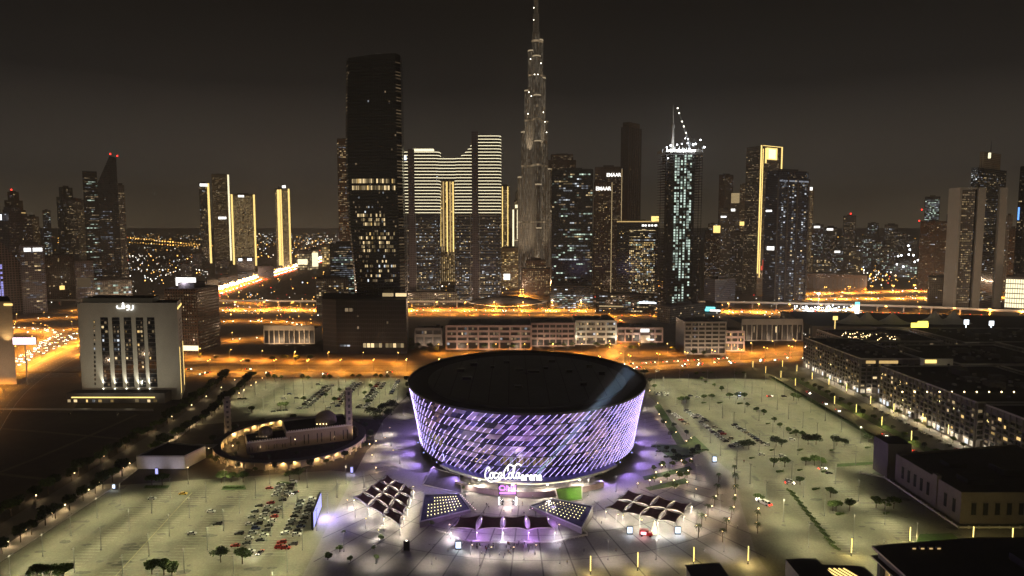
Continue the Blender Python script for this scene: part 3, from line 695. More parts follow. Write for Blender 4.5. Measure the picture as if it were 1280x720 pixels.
for k, a in enumerate((-150, -90, -30)):                            # floodlights washing the shaft from the terraces
    x, y = X0+62*math.cos(math.radians(a)), Y+30+62*math.sin(math.radians(a))
    lamp('SPOT', (x, y, 6), 1.5e6, (1, .76, .5), root, (X0-x, Y+30-y, 330), 40, .8, 1)
    lamp('SPOT', (X0+26*math.cos(math.radians(a)), Y+30+26*math.sin(math.radians(a)), 300), 6e5, (1, .78, .52), root, (-.30*math.cos(math.radians(a)), -.30*math.sin(math.radians(a)), 2.0), 34, .8, 1)
tower('residential_tower', 'dim brown stepped tower close behind the tallest spire', 684, None, 719, 200, 1720, 'wall_brown', dict(prob=.3, pal=[('win_dim', 4), ('win_dusk', 5), ('win_dimgold', 1)]), tiers=((193, .8),))
tower('lit_podium', 'stepped podium with gold arcs of light at the base of the tallest spire', 652, None, 688, 336, 1500, 'wall_brown', dict(prob=.35, pal=GOLDSTACK, pw=4), depth=50, tiers=((326, .7),))
# ---- towers right of the spire
tower('office_tower', 'black glass office tower with scattered pale green lit floors', 689, None, 740, 212, 1290, 'wall_darkglass', dict(prob=.17, pal=[('win_cool', 2), ('win_green', 4), ('win_dimcool', 4), ('win_warm', 2), ('win_dim', 3)], pw=4.2, ww=3.7, fh=4.3, wh=2.4, run=.6, lowdense=.5), depth=50)
def emaar(root, poly, h):
    e = seen_edges(poly)[0]; a, c = e
    ang = math.atan2(c[1]-a[1], c[0]-a[0]); t = .52
    x, y = a[0]+(c[0]-a[0])*t, a[1]+(c[1]-a[1])*t
    text_part('sign_letter', 'EMAAR', 10.5, (x+math.sin(ang)*.8, y-math.cos(ang)*.8, h-13), ang, 'sign_white', root, .6, True, .92)
    s = MB(); wallbox(s, a, c, .965, 1.0, 4, h, .02, .5); obj('light_strip', s, M['win_warm'], root)
tower('hotel_tower', 'brown tower with a white roof sign, front one of the matching pair', 741, None, 764, 228, 1420, 'wall_brown', dict(prob=.22, pal=[('win_dim', 5), ('win_dimgold', 3), ('win_gold', .6)], pw=3, ww=1.6), depth=40, top=emaar)
tower('hotel_tower', 'taller brown tower with a white roof sign, rear one of the pair', 742, None, 776, 209, 1500, 'wall_brown', dict(prob=.22, pal=[('win_dim', 5), ('win_dimgold', 3)], pw=3, ww=1.6), depth=40, top=lambda r, p, h: emaar(r, [(p[0][0]+(p[1][0]-p[0][0])*.36, p[0][1]+(p[1][1]-p[0][1])*.36), p[1], p[2], p[3]], h-4))
root, P, h, E = tower('ribbed_tower', 'tall dark brown ribbed tower with a slanted rounded top', 774, 783, 799, 158, 1650, 'wall_brown', dict(prob=.16, pal=[('win_dusk', 6), ('win_dim', 2)], pw=3.4, ww=1.0, fh=4, wh=3.6, z1=.9), tiers=((152, .85),), plant=False)
s = MB()
for a, c in seen_edges(P):
    for i in range(7): wallbox(s, a, c, i/6-.025 if i else 0, i/6+.025, 0, h, .03, 1.2)
obj('rib', s, M['concrete_dark'], root, kind='stuff')
def roofamber(root, poly, h):
    s = MB(); e = seen_edges(poly)
    for a, c in e: wallbox(s, a, c, 0, 1, h-1, h+1, .05, .4)
    obj('roof_light', s, M['strip_dimgold'], root)
    s = MB(); s.box(poly[1][0]-6, poly[1][1]+6, h, 12, 10, 10); obj('roof_lantern', s, M['strip_gold'], root)
    a, c = e[0]
    for i, w in enumerate((.10, .06, .08, .07, .10)):
        s = MB(); t = .60+i*.075; wallbox(s, a, c, t, t+w*.6, h-9, h-5.5, .1, .4); obj('sign_letter', s, M['sign_white'], root)
tower('hotel_tower', 'dark glass hotel with amber roofline and dense lit lower windows', 770, None, 822, 277, 1290, 'wall_black', dict(prob=.12, pal=WARMSTACK, pw=3, ww=2), depth=45, top=roofamber)
P = footprint(785, None, 819, 1287, depth=4); s = MB()
wgrid(s, P[0], P[1], 12, ZAT(300, 1287), 3, 3.9, 2.0, 2.3, .62, [('win_warm', 4), ('win_gold', 3), ('win_cool', 2), ('win_green', 2), ('win_dim', 3)], out=.3, rowvar=.4)
wgrid(s, P[0], P[1], ZAT(306, 1287), ZAT(286, 1287), 4, 6, 3.9, .9, .6, [('win_cool', 1), ('win_warm', 1)], out=.3, run=.9)
hr = [o for o in COL.objects if o.name.startswith('hotel_tower') and o.get('label', '').startswith('dark glass hotel')][0]
obj('lit_window', s, wmats(), hr, kind='stuff')
# ---- tower under construction with its crane
Y = 1120
root = thing('unfinished_tower', 'concrete tower under construction with work lamps on its open floors', 'tower', (XAT(853, Y, 50), Y+20, 0))
zt = ZAT(190, Y); x0, x1 = XAT(825, Y, 150), XAT(879, Y, 150); w = x1-x0
sl = MB(); co = MB(); lw = MB(); net = MB()
fh = 4.3; nf = int(zt/fh)
def cpoly(k): return [(x0+6*k, Y+8*k), (x0+w*.28, Y), (x0+w*.78, Y), (x1, Y+9), (x1-2, Y+40), (x0+2, Y+40)]
CP = cpoly(1)
co.prism([(x0+w*.2, Y+8), (x1-w*.2, Y+8), (x1-w*.18, Y+34), (x0+w*.2, Y+34)], 0, zt+4, 0)
for i in range(1, nf+1):
    z = i*fh; sl.prism(CP, z-.45, z, 0, 0, bottom=True)
    if i < nf:
        for t in (.02, .14, .28, .40, .52, .64, .78, .9, .98):
            pt = (x0+w*t, Y+1.2 if .27 < t < .79 else (Y+1+8*(1-t/.28) if t < .28 else Y+1.2+8.5*((t-.78)/.22)))
            sl.box(pt[0], pt[1]+.6, z, .8, .8, fh-.45)
        for t in (.36, .42, .58, .66, .71, .50):
            pr = .78 if i > nf*.28 else .5
            if t == .58 and R() < .55: pr = .95
            if R() < pr*(.75 if t not in (.36, .42, .58) else 1):
                xx = x0+w*t; lw.box(xx, Y+7, z+.5, w*.038, .3, 3.1, len(WK) if R() < .6 else WK.index('win_green'))
        if R() < .5: xx = x0+w*U(.02, .98); lw.box(xx, Y+7.5, z+1, 1.4, .3, 1.6, WK.index('win_dimcool'))
        for _ in range(3):
            if R() < .6: lw.box(x0+w*U(.04, .96), Y+7.5, z+.8, U(1, 3), .3, 1.8, WK.index('win_dim'))
obj('floor_slab', sl, M['concrete_dark'], root); obj('core', co, M['concrete_dark'], root); obj('lit_window', lw, wmats()+[M['site_glow']], root, kind='stuff')
s = MB()
for u in range(829, 882, 5): s.box(XAT(u, Y, zt), Y+U(2, 6), zt, 1.0, 1.0, U(4, 9))
for a, c in seen_edges(CP): wallbox(s, a, c, 0, 1, zt, zt+4.5, .1, .3, 1)
obj('formwork', s, [M['steel'], M['concrete']], root)
s = MB(); sp = []
for u, v, r in ((833, 184, 1.0), (838, 182, 1.4), (846, 181, 1.2), (852, 180, 1.0), (859, 179, 1.0), (866, 181, 1.5), (869, 180, 1.4), (875, 175, 1.1), (880, 184, 1.5), (856, 173, .8), (842, 187, .8), (861, 186, .8), (835, 198, .9)):
    s.ball((XAT(u, Y, zt), Y-1.0, ZAT(v, Y)), r, 0, 6, 4)
obj('work_lamp', s, M['bulb_cool'], root, kind='stuff')
for u in (838, 852, 866): lamp('POINT', (XAT(u, Y, zt), Y-4, zt+7), 40000, (.9, .96, 1), root)
s = MB(); xx = XAT(845.5, Y, 330)
s.cyl(xx, Y+22, zt, ZAT(158, Y), 2.6, 2.0, 8); s.cyl(xx, Y+22, ZAT(158, Y), ZAT(154, Y), 3.4, 3.4, 8); s.cyl(xx, Y+22, ZAT(154, Y), ZAT(128, Y), 1.6, .5, 8)
obj('core_mast', s, M['concrete'], root)
cr = thing('tower_crane', 'luffing tower crane with lamps along its jib on the unfinished tower', 'crane', (XAT(866, Y, 330), Y+18, zt+4))
s = MB(); bx, by = XAT(866, Y, 330), Y+18; za = zt+4
def lattice(mb, a, c, w, n):
    a, c = Vector(a), Vector(c); d = (c-a).normalized(); x = d.cross(Vector((0, 1, 0))).normalized()*w/2; y = Vector((0, w/2, 0))
    cs = [x+y, x-y, -x-y, -x+y]
    for q in cs: mb.bar(a+q, c+q, .45)
    for i in range(n):
        p = a+(c-a)*i/n; q = a+(c-a)*(i+1)/n
        for k in range(4): mb.bar(p+cs[k], q+cs[(k+1) % 4], .28)
lattice(s, (bx, by, zt), (bx, by, zt+16), 2.4, 6); obj('crane_mast', s, M['steel'], cr)
s = MB(); tip = (XAT(850, Y, ZAT(133, Y)), by, ZAT(133, Y)); lattice(s, (bx, by, zt+16), tip, 1.8, 14); obj('jib', s, M['steel'], cr)
s = MB(); lattice(s, (bx, by, zt+16), (bx+9, by, zt+15), 2.2, 4); s.box(bx+8, by, zt+11, 4, 3, 4); s.bar((bx+8, by, zt+17), (bx+3, by, zt+27), .5); s.bar((bx+3, by, zt+27), tip, .25); obj('counter_jib', s, M['steel_dark'], cr)
s = MB()
for t in (.12, .3, .48, .62, .86, 1): s.ball((bx+(tip[0]-bx)*t, by-2, zt+16+(tip[2]-zt-16)*t), .8, 0, 6, 4)
obj('jib_lamp', s, M['bulb_white'], cr, kind='stuff')
# ---- right hand cluster
tower('residential_tower', 'brown tower with warm lit crown just right of the unfinished tower', 880, None, 899, 288, 1700, 'wall_brown', dict(prob=.25, pal=DIMSTACK, pw=3), tiers=((280, .6),), signs=((0, .55, 1, ZAT(291, 1700), ZAT(282, 1700), 'strip_gold'),))
tower('residential_tower', 'hazy slim tower rising behind the warm crowned one', 896, 903, 914, 218, 2050, 'wall_brown', dict(prob=.14, pal=DIMSTACK))
def whitecrown(root, poly, h):
    s = MB(); s.prism(inset(poly, .9), h, h+28, 0)
    obj('crown_light', s, M['win_warm'], root); s = MB()
    for a, c in seen_edges(inset(poly, .92)):
        for i in range(8): wallbox(s, a, c, i/8+.05, i/8+.075, h, h+28, .1, .3)
    obj('crown_fin', s, M['steel_dark'], root, kind='stuff')
tower('residential_tower', 'tower topped by a glowing cream lantern block', 911, None, 923, 254, 1900, 'wall_grey', dict(prob=.25, pal=DIMSTACK), top=whitecrown, plant=False, signs=((0, .05, .5, ZAT(264, 1900), ZAT(261, 1900), 'sign_white'),))
tower('residential_tower', 'pale narrow tower tucked against the gold framed tower', 922, None, 932, 231, 1700, 'wall_beige', dict(prob=.35, pal=[('win_dim', 4), ('win_dimgold', 2)]), signs=((0, .1, .9, ZAT(282, 1700), ZAT(277, 1700), 'strip_gold'),))
tower('residential_tower', 'hazy low tower below the cream lantern tower', 898, None, 912, 262, 1850, 'wall_grey', dict(prob=.2, pal=DIMSTACK), signs=((0, .1, .6, ZAT(272, 1850), ZAT(270, 1850), 'sign_white'),))
tower('residential_tower', 'dark block with small white signs between the two lit towers', 912, None, 928, 290, 1600, 'wall_grey', dict(prob=.25, pal=DIMSTACK), depth=50)
Y = 1480
root, P, h, E = tower('gold_frame_tower', 'tall grey tower with a gold light frame and glowing crown box', 928, 946, 974, 182, Y, 'wall_grey', dict(prob=.28, pal=[('win_dim', 5), ('win_dusk', 4), ('win_dimgold', 2)], pw=3), phi=38, plant=False)
Lf, N, Rr = P[3], P[0], P[1]
s = MB(); wallbox(s, N, Rr, .0, .045, h*.15, h+1, .05, .9); wallbox(s, N, Rr, .09, .12, h*.12, h-6, .05, .7); obj('light_strip', s, M['strip_gold'], root)
s = MB(); wallbox(s, N, Rr, .20, .26, h-36, h-4, .05, .7); wallbox(s, N, Rr, .26, .74, h-28, h-3, .05, .5); obj('crown_light', s, M['strip_gold'], root)
s = MB(); wallbox(s, N, Rr, .35, .66, h-26, h-6, .6, .3); obj('crown_screen', s, M['strip_white'], root)
s = MB(); wallbox(s, N, Rr, .93, .98, h-62, h, .05, .8); wallbox(s, N, Rr, .1, .98, h, h+1.2, .05, .8); obj('light_strip', s, M['strip_gold'], root)
s = MB(); wallbox(s, N, Rr, .15, .55, h*.16, h*.32, .3, .3)
for i in range(5): wallbox(s, N, Rr, .16+i*.08, .2+i*.08, h*.17, h*(.2+.02*((i*7) % 5)), .7, .2, 1)
obj('media_screen', s, [M['win_dusk'], M['sign_red']], root)
Y = 1350
root, P, h, E = tower('blue_glass_tower', 'blue grey glass tower with bright window columns in front of the gold frame', 953, 968, 1009, 222, Y, 'wall_blueglass', dict(prob=.10, pal=[('win_dimcool', 5), ('win_cool', 1), ('win_dim', 3)], pw=3.2), phi=40, tiers=((213, .93),))
s = MB(); N, Rr = P[0], P[1]
for t in (.14, .46, .78):
    for j in range(int(h/4.1)):
        if R() < .45: wallbox(s, N, Rr, t, t+.05, j*4.1+1, j*4.1+3.4, .1, .1, pick([('win_cool', 2), ('win_dimcool', 3), ('win_warm', 1)]))
        if R() < .35: wallbox(s, N, Rr, t+.07, t+.12, j*4.1+1, j*4.1+3.4, .1, .1, pick([('win_cool', 2), ('win_dimcool', 3), ('win_warm', 1)]))
wallbox(s, N, Rr, .06, .98, h-7, h-4, .1, .1, 6)
obj('lit_window', s, wmats(), root, kind='stuff')
s = MB()
for t in (0, .3, .6, .96): wallbox(s, N, Rr, t, t+.04, 0, h, .05, .9)
obj('pier', s, M['concrete_dark'], root)
s = MB(); wallbox(s, P[3], P[0], .3, .9, h*.42, h*.45, .1, .4); wallbox(s, P[3], P[0], .1, .6, h*.73, h*.745, .1, .4); obj('sign_panel', s, M['sign_white'], root)
tower('gold_tower', 'thin gold edged tower peeping out behind the blue grey glass tower', 1004, None, 1014, 236, 1900, 'wall_beige', dict(prob=.5, pal=[('win_dimgold', 3), ('win_dim', 3)], pw=3), signs=((0, .1, .8, ZAT(238, 1900), ZAT(234, 1900), 'sign_white'),))
tower('low_block', 'low blue grey block in front of the right hand towers', 880, 894, 920, 350, 1250, 'wall_blueglass', dict(prob=.05, pal=DIMSTACK), phi=40)
FAR = [(1005, 1017, 318, 1900, 'gold', 'short gold lit block behind the blue grey tower', (1008, 273)), (1013, 1028, 281, 2300, 'cool', 'hazy tower with bright top floors right of the gold edged sliver', (1011, 288)), (1029, 1045, 284, 2500, 'dim', 'hazy tower with a white roof sign beyond the arches', None),
       (1052, 1068, 270, 2300, 'dim', 'hazy brown tower with a red beacon in the right distance', (1064, 267)), (1040, 1054, 312, 2150, 'cool', 'short hazy block with white roof light', None), (1072, 1090, 297, 2400, 'cool', 'broad hazy block below the twin masts', None),
       (1083, 1097, 279, 3000, 'cool', 'slim hazy tower with bright lamps down its edge', None), (1095, 1103, 300, 2700, 'cool', 'thin pale hazy tower beside the slim lamp edged one', None), (1104, 1121, 281, 2700, 'dim', 'hazy tower with warm crown in the right distance', None),
       (1121, 1132, 291, 3300, 'dim', 'faint far tower left of the floodlit building site', (1128, 296)), (1132, 1146, 299, 3000, 'dim', 'faint far block above the floodlit building site', None), (1060, 1076, 310, 2000, 'warm', 'short brown block under the red beacon tower', None),
       (1018, 1040, 322, 1950, 'warm', 'low dark block behind the arched low building', None), (1100, 1120, 310, 2300, 'cool', 'short hazy block right of the thin pale tower', None)]
for u0, u1, vt, Y, st, lb, red in FAR:
    pal = {'gold': GOLDSTACK, 'cool': COOLSTACK, 'dim': DIMSTACK, 'warm': WARMSTACK}[st]
    tower('far_tower', lb, u0, None, u1, vt, Y, 'wall_grey' if st != 'gold' else 'wall_gold', dict(prob=.28 if st != 'gold' else .6, pal=pal, pw=5, ww=3.2, fh=4.4, wh=2.2), reds=(red,) if red else (), depth=45,
          signs=((0, .2, .7, ZAT(vt+4, Y), ZAT(vt+1.5, Y), 'sign_white'),) if 'white roof' in lb or 'bright top' in lb else ())
root, *_ = tower('site_block', 'floodlit unfinished block with pale scaffold roofs in the right distance', 1116, None, 1148, 329, 2000, 'wall_grey', dict(prob=.6, pal=COOLSTACK, pw=6, ww=4, fh=5, wh=3), depth=60)
s = MB()
for u, v in ((1120, 320), (1124, 319), (1132, 307), (1134, 312), (1133, 318), (1139, 319), (1141, 327), (1119, 330), (1127, 333), (1145, 325)): s.ball((XAT(u, 2000, 50), 1990, ZAT(v, 2000)), 2.4, 0, 6, 4)
obj('work_lamp', s, M['bulb_cool'], root, kind='stuff')
tower('glass_tower', 'pale tower with four brightly lit bands and red beacons', 1152, None, 1171, 246, 2050, 'wall_darkglass', dict(prob=.75, pal=[('win_green', 3), ('win_cool', 1), ('win_dimcool', 3)], pw=4, ww=3.8, rowvar=1.0, z0=.6), reds=((1153, 262), (1170, 262)), depth=40)
tower('dark_block', 'broad dark tower block with red beacon at its corner', 1147, 1167, 1181, 277, 1600, 'wall_brown', dict(prob=.16, pal=DIMSTACK), reds=((1150, 276),), phi=45)
tower('glass_tower', 'dim bluish tower with white lamps on its roof', 1180, None, 1200, 268, 1800, 'wall_blueglass', dict(prob=.14, pal=COOLSTACK), depth=40, signs=((0, .1, .3, ZAT(264, 1800), ZAT(260, 1800), 'sign_cool'), (0, .5, .9, ZAT(262, 1800), ZAT(258, 1800), 'win_cool')))
Y = 1270
root, P, h, E = tower('finned_tower', 'dark tower between tall white side fins with a crowned top', 1206, 1214, 1252, 209, Y, 'wall_darkglass', dict(prob=.16, pal=[('win_dim', 4), ('win_warm', 1.4), ('win_cool', 1), ('win_dimcool', 2)], pw=3.2), phi=20, plant=False, mast=None)
s = MB(); s.prism(inset(P, .6), h, ZAT(188, Y), 0, 1); obj('crown', s, [M['wall_beige'], M['roof_dark']], root)
s = MB(); s.box(XAT(1236, Y, 280), Y-2, ZAT(198, Y), 3, 3, 10); obj('crown_light', s, M['strip_white'], root)
s = MB(); c = inset(P, .0)[0]; s.cyl(c[0], c[1], ZAT(188, Y), ZAT(172, Y), 1, .2, 6); obj('mast', s, M['steel_dark'], root)
fz = ZAT(235, Y)
s = MB()
for u, w in ((1222, 6), (1249, 6)): x = XAT(u, Y-14, 100); s.prism([(x-w, Y-16), (x+w, Y-18), (x+w+3, Y-8), (x-w+3, Y-6)], 0, fz, 0)
x = XAT(1196, Y-14, 100); s.prism([(x-2, Y-16), (x+2, Y-16), (x+2, Y+16), (x-2, Y+16)], 0, fz, 0)
obj('side_fin', s, M['stone_cream'], root)
s = MB(); xa, xb = XAT(1198, Y-14, 100), XAT(1213, Y-14, 100); s.prism([(xa, Y-10), (xb+4, Y-12), (xb+12, Y+20), (xa, Y+20)], 0, fz-4, 0, 1); s.prism([(xa-4, Y-15), (xb+4, Y-17), (xb+4, Y-12), (xa-4, Y-10)], fz-3, fz, 2)
obj('side_wing', s, [M['wall_grey'], M['roof_dark'], M['stone_cream']], root)
s = MB(); wgrid(s, (xa, Y-10), (xb+4, Y-12), 8, fz-6, 3.2, 4.2, 2.2, 2.2, .42, [('win_dim', 5), ('win_dimgold', 3)]); obj('lit_window', s, wmats(), root, kind='stuff')
tower('residential_tower', 'hazy slim tower just right of the white finned tower', 1253, None, 1262, 270, 1600, 'wall_grey', dict(prob=.2, pal=WARMSTACK))
tower('office_tower', 'dark tower at the photo edge with a blue lit sign', 1266, 1274, 1300, 208, 1300, 'wall_darkglass', dict(prob=.12, pal=DIMSTACK), phi=35, signs=((1, .12, .36, ZAT(275, 1300), ZAT(259, 1300), 'sign_blue'),))
tower('residential_tower', 'brown stepped tower left of the blue signed tower', 1258, None, 1268, 286, 1450, 'wall_brown', dict(prob=.15, pal=DIMSTACK))
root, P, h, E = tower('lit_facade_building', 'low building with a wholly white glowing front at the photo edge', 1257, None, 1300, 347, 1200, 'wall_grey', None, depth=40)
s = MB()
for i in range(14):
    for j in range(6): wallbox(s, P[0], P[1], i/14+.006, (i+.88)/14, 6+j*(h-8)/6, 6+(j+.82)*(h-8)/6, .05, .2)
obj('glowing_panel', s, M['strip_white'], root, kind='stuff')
tower('low_block', 'low beige block in front of the broad dark tower block', 1160, None, 1194, 347, 1330, 'wall_beige', dict(prob=.05, pal=WARMSTACK), depth=40)
root, P, h, E = tower('arched_building', 'long low building with a row of tall arches lit dim orange', 1000, None, 1084, 343, 1600, 'wall_brown', None, depth=50)
s = MB(); 
for i in range(16): wallbox(s, P[0], P[1], (i+.2)/16, (i+.8)/16, 4, h-8, .1, .3)
obj('arch_bay', s, M['concrete_dark'], root, kind='stuff')
# ------------------------------------------------------------------ camera, sky, air
cam = bpy.data.objects.new('camera', bpy.data.cameras.new('camera')); COL.objects.link(cam)
cam.location = (0, 0, H); cam.rotation_euler = (PI/2-TH, 0, 0)
cam.data.sensor_width = 36; cam.data.lens = F/1280*36; cam.data.clip_end = 90000; cam.data.clip_start = 1
scene.camera = cam
w = bpy.data.worlds.new('World'); scene.world = w; w.use_nodes = True
n, l = w.node_tree.nodes, w.node_tree.links; n.clear()
wo = n.new('ShaderNodeOutputWorld'); sk = n.new('ShaderNodeTexSky'); sk.sky_type = 'NISHITA'; sk.sun_disc = False
sk.sun_elevation = math.radians(-9); sk.sun_rotation = math.radians(200)
b1 = n.new('ShaderNodeBackground'); l.new(sk.outputs[0], b1.inputs[0]); b1.inputs[1].default_value = .05
tc = n.new('ShaderNodeTexCoord'); sx = n.new('ShaderNodeSeparateXYZ'); l.new(tc.outputs['Generated'], sx.inputs[0])
mr = n.new('ShaderNodeMapRange'); mr.inputs[1].default_value = 0; mr.inputs[2].default_value = .42; l.new(sx.outputs[2], mr.inputs[0])
cr = n.new('ShaderNodeValToRGB'); l.new(mr.outputs[0], cr.inputs[0])
cr.color_ramp.elements[0].color = (.15, .115, .072, 1); cr.color_ramp.elements[1].color = (.0014, .0014, .0015, 1)
e = cr.color_ramp.elements.new(.16); e.color = (.056, .048, .039, 1)
e = cr.color_ramp.elements.new(.45); e.color = (.0078, .0078, .0080, 1)
e = cr.color_ramp.elements.new(.68); e.color = (.0022, .0024, .0027, 1)
ns = n.new('ShaderNodeTexNoise'); ns.inputs['Scale'].default_value = 2.2; ns.inputs['Detail'].default_value = 4; l.new(tc.outputs['Generated'], ns.inputs[0])
m2 = n.new('ShaderNodeMapRange'); m2.inputs[3].default_value = .86; m2.inputs[4].default_value = 1.14; l.new(ns.outputs[0], m2.inputs[0])
b2 = n.new('ShaderNodeBackground'); l.new(cr.outputs[0], b2.inputs[0]); l.new(m2.outputs[0], b2.inputs[1])
# warm glow of the city behind the viewer, added to lift the facades
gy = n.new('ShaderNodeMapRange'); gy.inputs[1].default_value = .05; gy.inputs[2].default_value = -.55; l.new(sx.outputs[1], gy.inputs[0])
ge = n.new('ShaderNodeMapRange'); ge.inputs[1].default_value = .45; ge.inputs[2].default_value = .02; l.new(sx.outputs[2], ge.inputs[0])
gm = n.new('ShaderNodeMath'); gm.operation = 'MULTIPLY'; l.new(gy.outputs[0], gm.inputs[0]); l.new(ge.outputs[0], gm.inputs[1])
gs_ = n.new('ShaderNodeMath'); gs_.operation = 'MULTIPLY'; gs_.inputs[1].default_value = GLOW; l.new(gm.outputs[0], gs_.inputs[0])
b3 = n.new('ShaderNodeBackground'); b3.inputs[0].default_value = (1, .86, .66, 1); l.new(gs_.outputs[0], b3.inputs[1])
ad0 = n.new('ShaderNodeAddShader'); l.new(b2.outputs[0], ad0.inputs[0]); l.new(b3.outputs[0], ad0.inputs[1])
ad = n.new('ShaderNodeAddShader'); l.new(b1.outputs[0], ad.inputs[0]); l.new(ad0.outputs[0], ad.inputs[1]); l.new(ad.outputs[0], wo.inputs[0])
sun = bpy.data.lights.new('moon', 'SUN'); sun.energy = .012; sun.angle = math.radians(.5); sun.color = (1, .93, .82)
so = bpy.data.objects.new('moon', sun); COL.objects.link(so); so.rotation_euler = (math.radians(50), 0, math.radians(25))
scene.view_settings.view_transform = 'Standard'; scene.view_settings.look = 'None'; scene.view_settings.exposure = 0; scene.view_settings.gamma = 1
cy = scene.cycles
cy.max_bounces = 4; cy.diffuse_bounces = 2; cy.glossy_bounces = 2; cy.transmission_bounces = 2; cy.volume_bounces = 0; cy.transparent_max_bounces = 24
cy.sample_clamp_indirect = 1.5; cy.sample_clamp_direct = 0; cy.use_denoising = True; cy.caustics_reflective = False; cy.caustics_refractive = False
cy.use_light_tree = True; cy.light_sampling_threshold = .003
def volume(name, col, dens, aniso=.2):
    m, n, l, out = nt(name)
    v = n.new('ShaderNodeVolumePrincipled'); v.inputs['Color'].default_value = (*col, 1); v.inputs['Density'].default_value = dens; v.inputs['Anisotropy'].default_value = aniso
    l.new(v.outputs[0], out.inputs[1]); return m
if HAZE:
    s = MB(); s.prism([(-7000, -300), (7000, -300), (7000, 14000), (-7000, 14000)], -1, 836, bottom=True)
    obj('haze', s, volume('haze_air', (.95, .93, .9), HAZE), kind='stuff')

# ------------------------------------------------------------------ ground, lots, roads
def struct(name, mb, m): o = obj(name, mb, m if isinstance(m, list) else M[m]); o['kind'] = 'structure'; return o
s = MB(); s.face([(-40000, -500, 0), (40000, -500, 0), (40000, 60000, 0), (-40000, 60000, 0)]); struct('ground', s, 'earth')
def flat(name, poly, z, m):
    s = MB(); s.face([(x, y, z) for x, y in poly]); return struct(name, s, m)
flat('sand_lot', [(-440, 230), (-262, 230), (-262, 530), (-440, 548)], .03, 'earth')
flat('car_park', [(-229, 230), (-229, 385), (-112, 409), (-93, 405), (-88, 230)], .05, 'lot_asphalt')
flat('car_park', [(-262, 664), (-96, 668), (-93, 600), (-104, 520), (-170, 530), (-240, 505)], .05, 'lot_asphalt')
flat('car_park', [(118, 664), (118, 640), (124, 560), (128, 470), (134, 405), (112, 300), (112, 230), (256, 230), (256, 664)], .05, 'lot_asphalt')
pl = [(-93, 668), (-92, 600), (-100, 520), (-96, 405), (-88, 230), (111.9, 230), (112, 300), (134, 405), (128, 470), (124, 560), (118, 640), (118, 668)]
flat('plaza', pl, .06, 'paving')
s = MB(); AC = (10.0, 463.0)
for i in range(80):
    a = 2*PI*i/80+.02; r0, r1 = 99+8*abs(math.sin(a)), 190
    if math.sin(a) > .75: continue
    c, q = math.cos(a), math.sin(a); p0 = (AC[0]+r0*c, AC[1]+r0*q); r = r0
    while r < r1:                                                   # bands stop where the plaza ends
        x, y = AC[0]+(r+6)*c, AC[1]+(r+6)*q
        if not (-93 < x < 118 and 235 < y < 660) or (y > 400 and x < -90): break
        r += 6
    if r > r0+3: s.strip([p0, (AC[0]+r*c, AC[1]+r*q)], .7, .066)
for rr in (112, 135, 160):
    ring = [(AC[0]+rr*math.cos(2*PI*i/72), AC[1]+(rr+8)*math.sin(2*PI*i/72)) for i in range(73)]
    for a, b in zip(ring, ring[1:]):
        if all(-88 < p[0] < 112 and 235 < p[1] < 470 for p in (a, b)): s.strip([a, b], .5, .070)
struct('paving_band', s, 'paving_dark')
def kerbed(name, poly, m, z=.16):
    s = MB(); s.prism(poly, 0, z, 0, 1); return struct(name, s, [M['kerb'], M[m]])
# streets
flat('street', [(-257, 230), (-238, 230), (-243, 520), (-262, 664), (-281, 664), (-262, 520)], .05, 'road')
kerbed('pavement', [(-237.8, 230), (-229.4, 230), (-229.4, 385), (-240.3, 505), (-262.2, 664), (-261.8, 664), (-242.8, 520)], 'concrete')
flat('street', [(262, 230), (275, 230), (275, 668), (262, 668)], .05, 'road'); flat('street', [(284, 230), (302, 230), (302, 668), (284, 668)], .05, 'road')
kerbed('median_strip', [(275.2, 230), (283.8, 230), (283.8, 668), (275.2, 668)], 'grass')
kerbed('pavement', [(302.2, 230), (312, 230), (312, 668), (302.2, 668)], 'paving'); kerbed('verge', [(256.2, 230), (261.8, 230), (261.8, 668), (256.2, 668)], 'grass')
BOUL = smoothline([(-900, 690), (-420, 696), (-100, 702), (80, 716), (190, 742), (345, 788), (620, 880), (1100, 1040)], 5)
HWY = smoothline([(-330, 380), (-455, 600), (-520, 790), (-575, 1050), (-625, 1400), (-720, 2100), (-830, 3050), (-1250, 6000)], 6)
HWY2 = smoothline([(-385, 330), (-500, 600), (-562, 790), (-625, 1050), (-672, 1400), (-770, 2100), (-885, 3050), (-1330, 6000)], 6)
RAMP = smoothline([(-500, 600), (-575, 800), (-610, 880), (-640, 950), (-730, 1000), (-900, 1010)], 6)
SZR = smoothline([(-1600, 1215), (-700, 1225), (0, 1222), (400, 1200), (800, 1120), (1500, 920)], 5)
LOOP1 = smoothline([(-560, 1020), (-430, 1075), (-330, 1040), (-300, 960), (-360, 900), (-450, 905), (-540, 960)], 6)
LOOP2 = smoothline([(-625, 1400), (-520, 1330), (-440, 1250), (-330, 1190), (-200, 1160), (0, 1150), (250, 1140)], 6)
SLIP = smoothline([(-520, 790), (-400, 770), (-260, 745), (-120, 735)], 6)
LOOP3 = smoothline([(-690, 1150), (-800, 1080), (-790, 980), (-690, 960), (-610, 1010)], 6)
BACK = smoothline([(30, 1260), (20, 1400), (40, 1560), (160, 1700), (400, 1750)], 5)
EAST = smoothline([(520, 1500), (760, 1540), (1000, 1600), (1500, 1700)], 4)
EAST2 = smoothline([(560, 1400), (800, 1420), (1100, 1440), (1600, 1460)], 4)
CROSS = smoothline([(130, 735), (122, 800), (150, 880), (170, 980), (160, 1140)], 5)
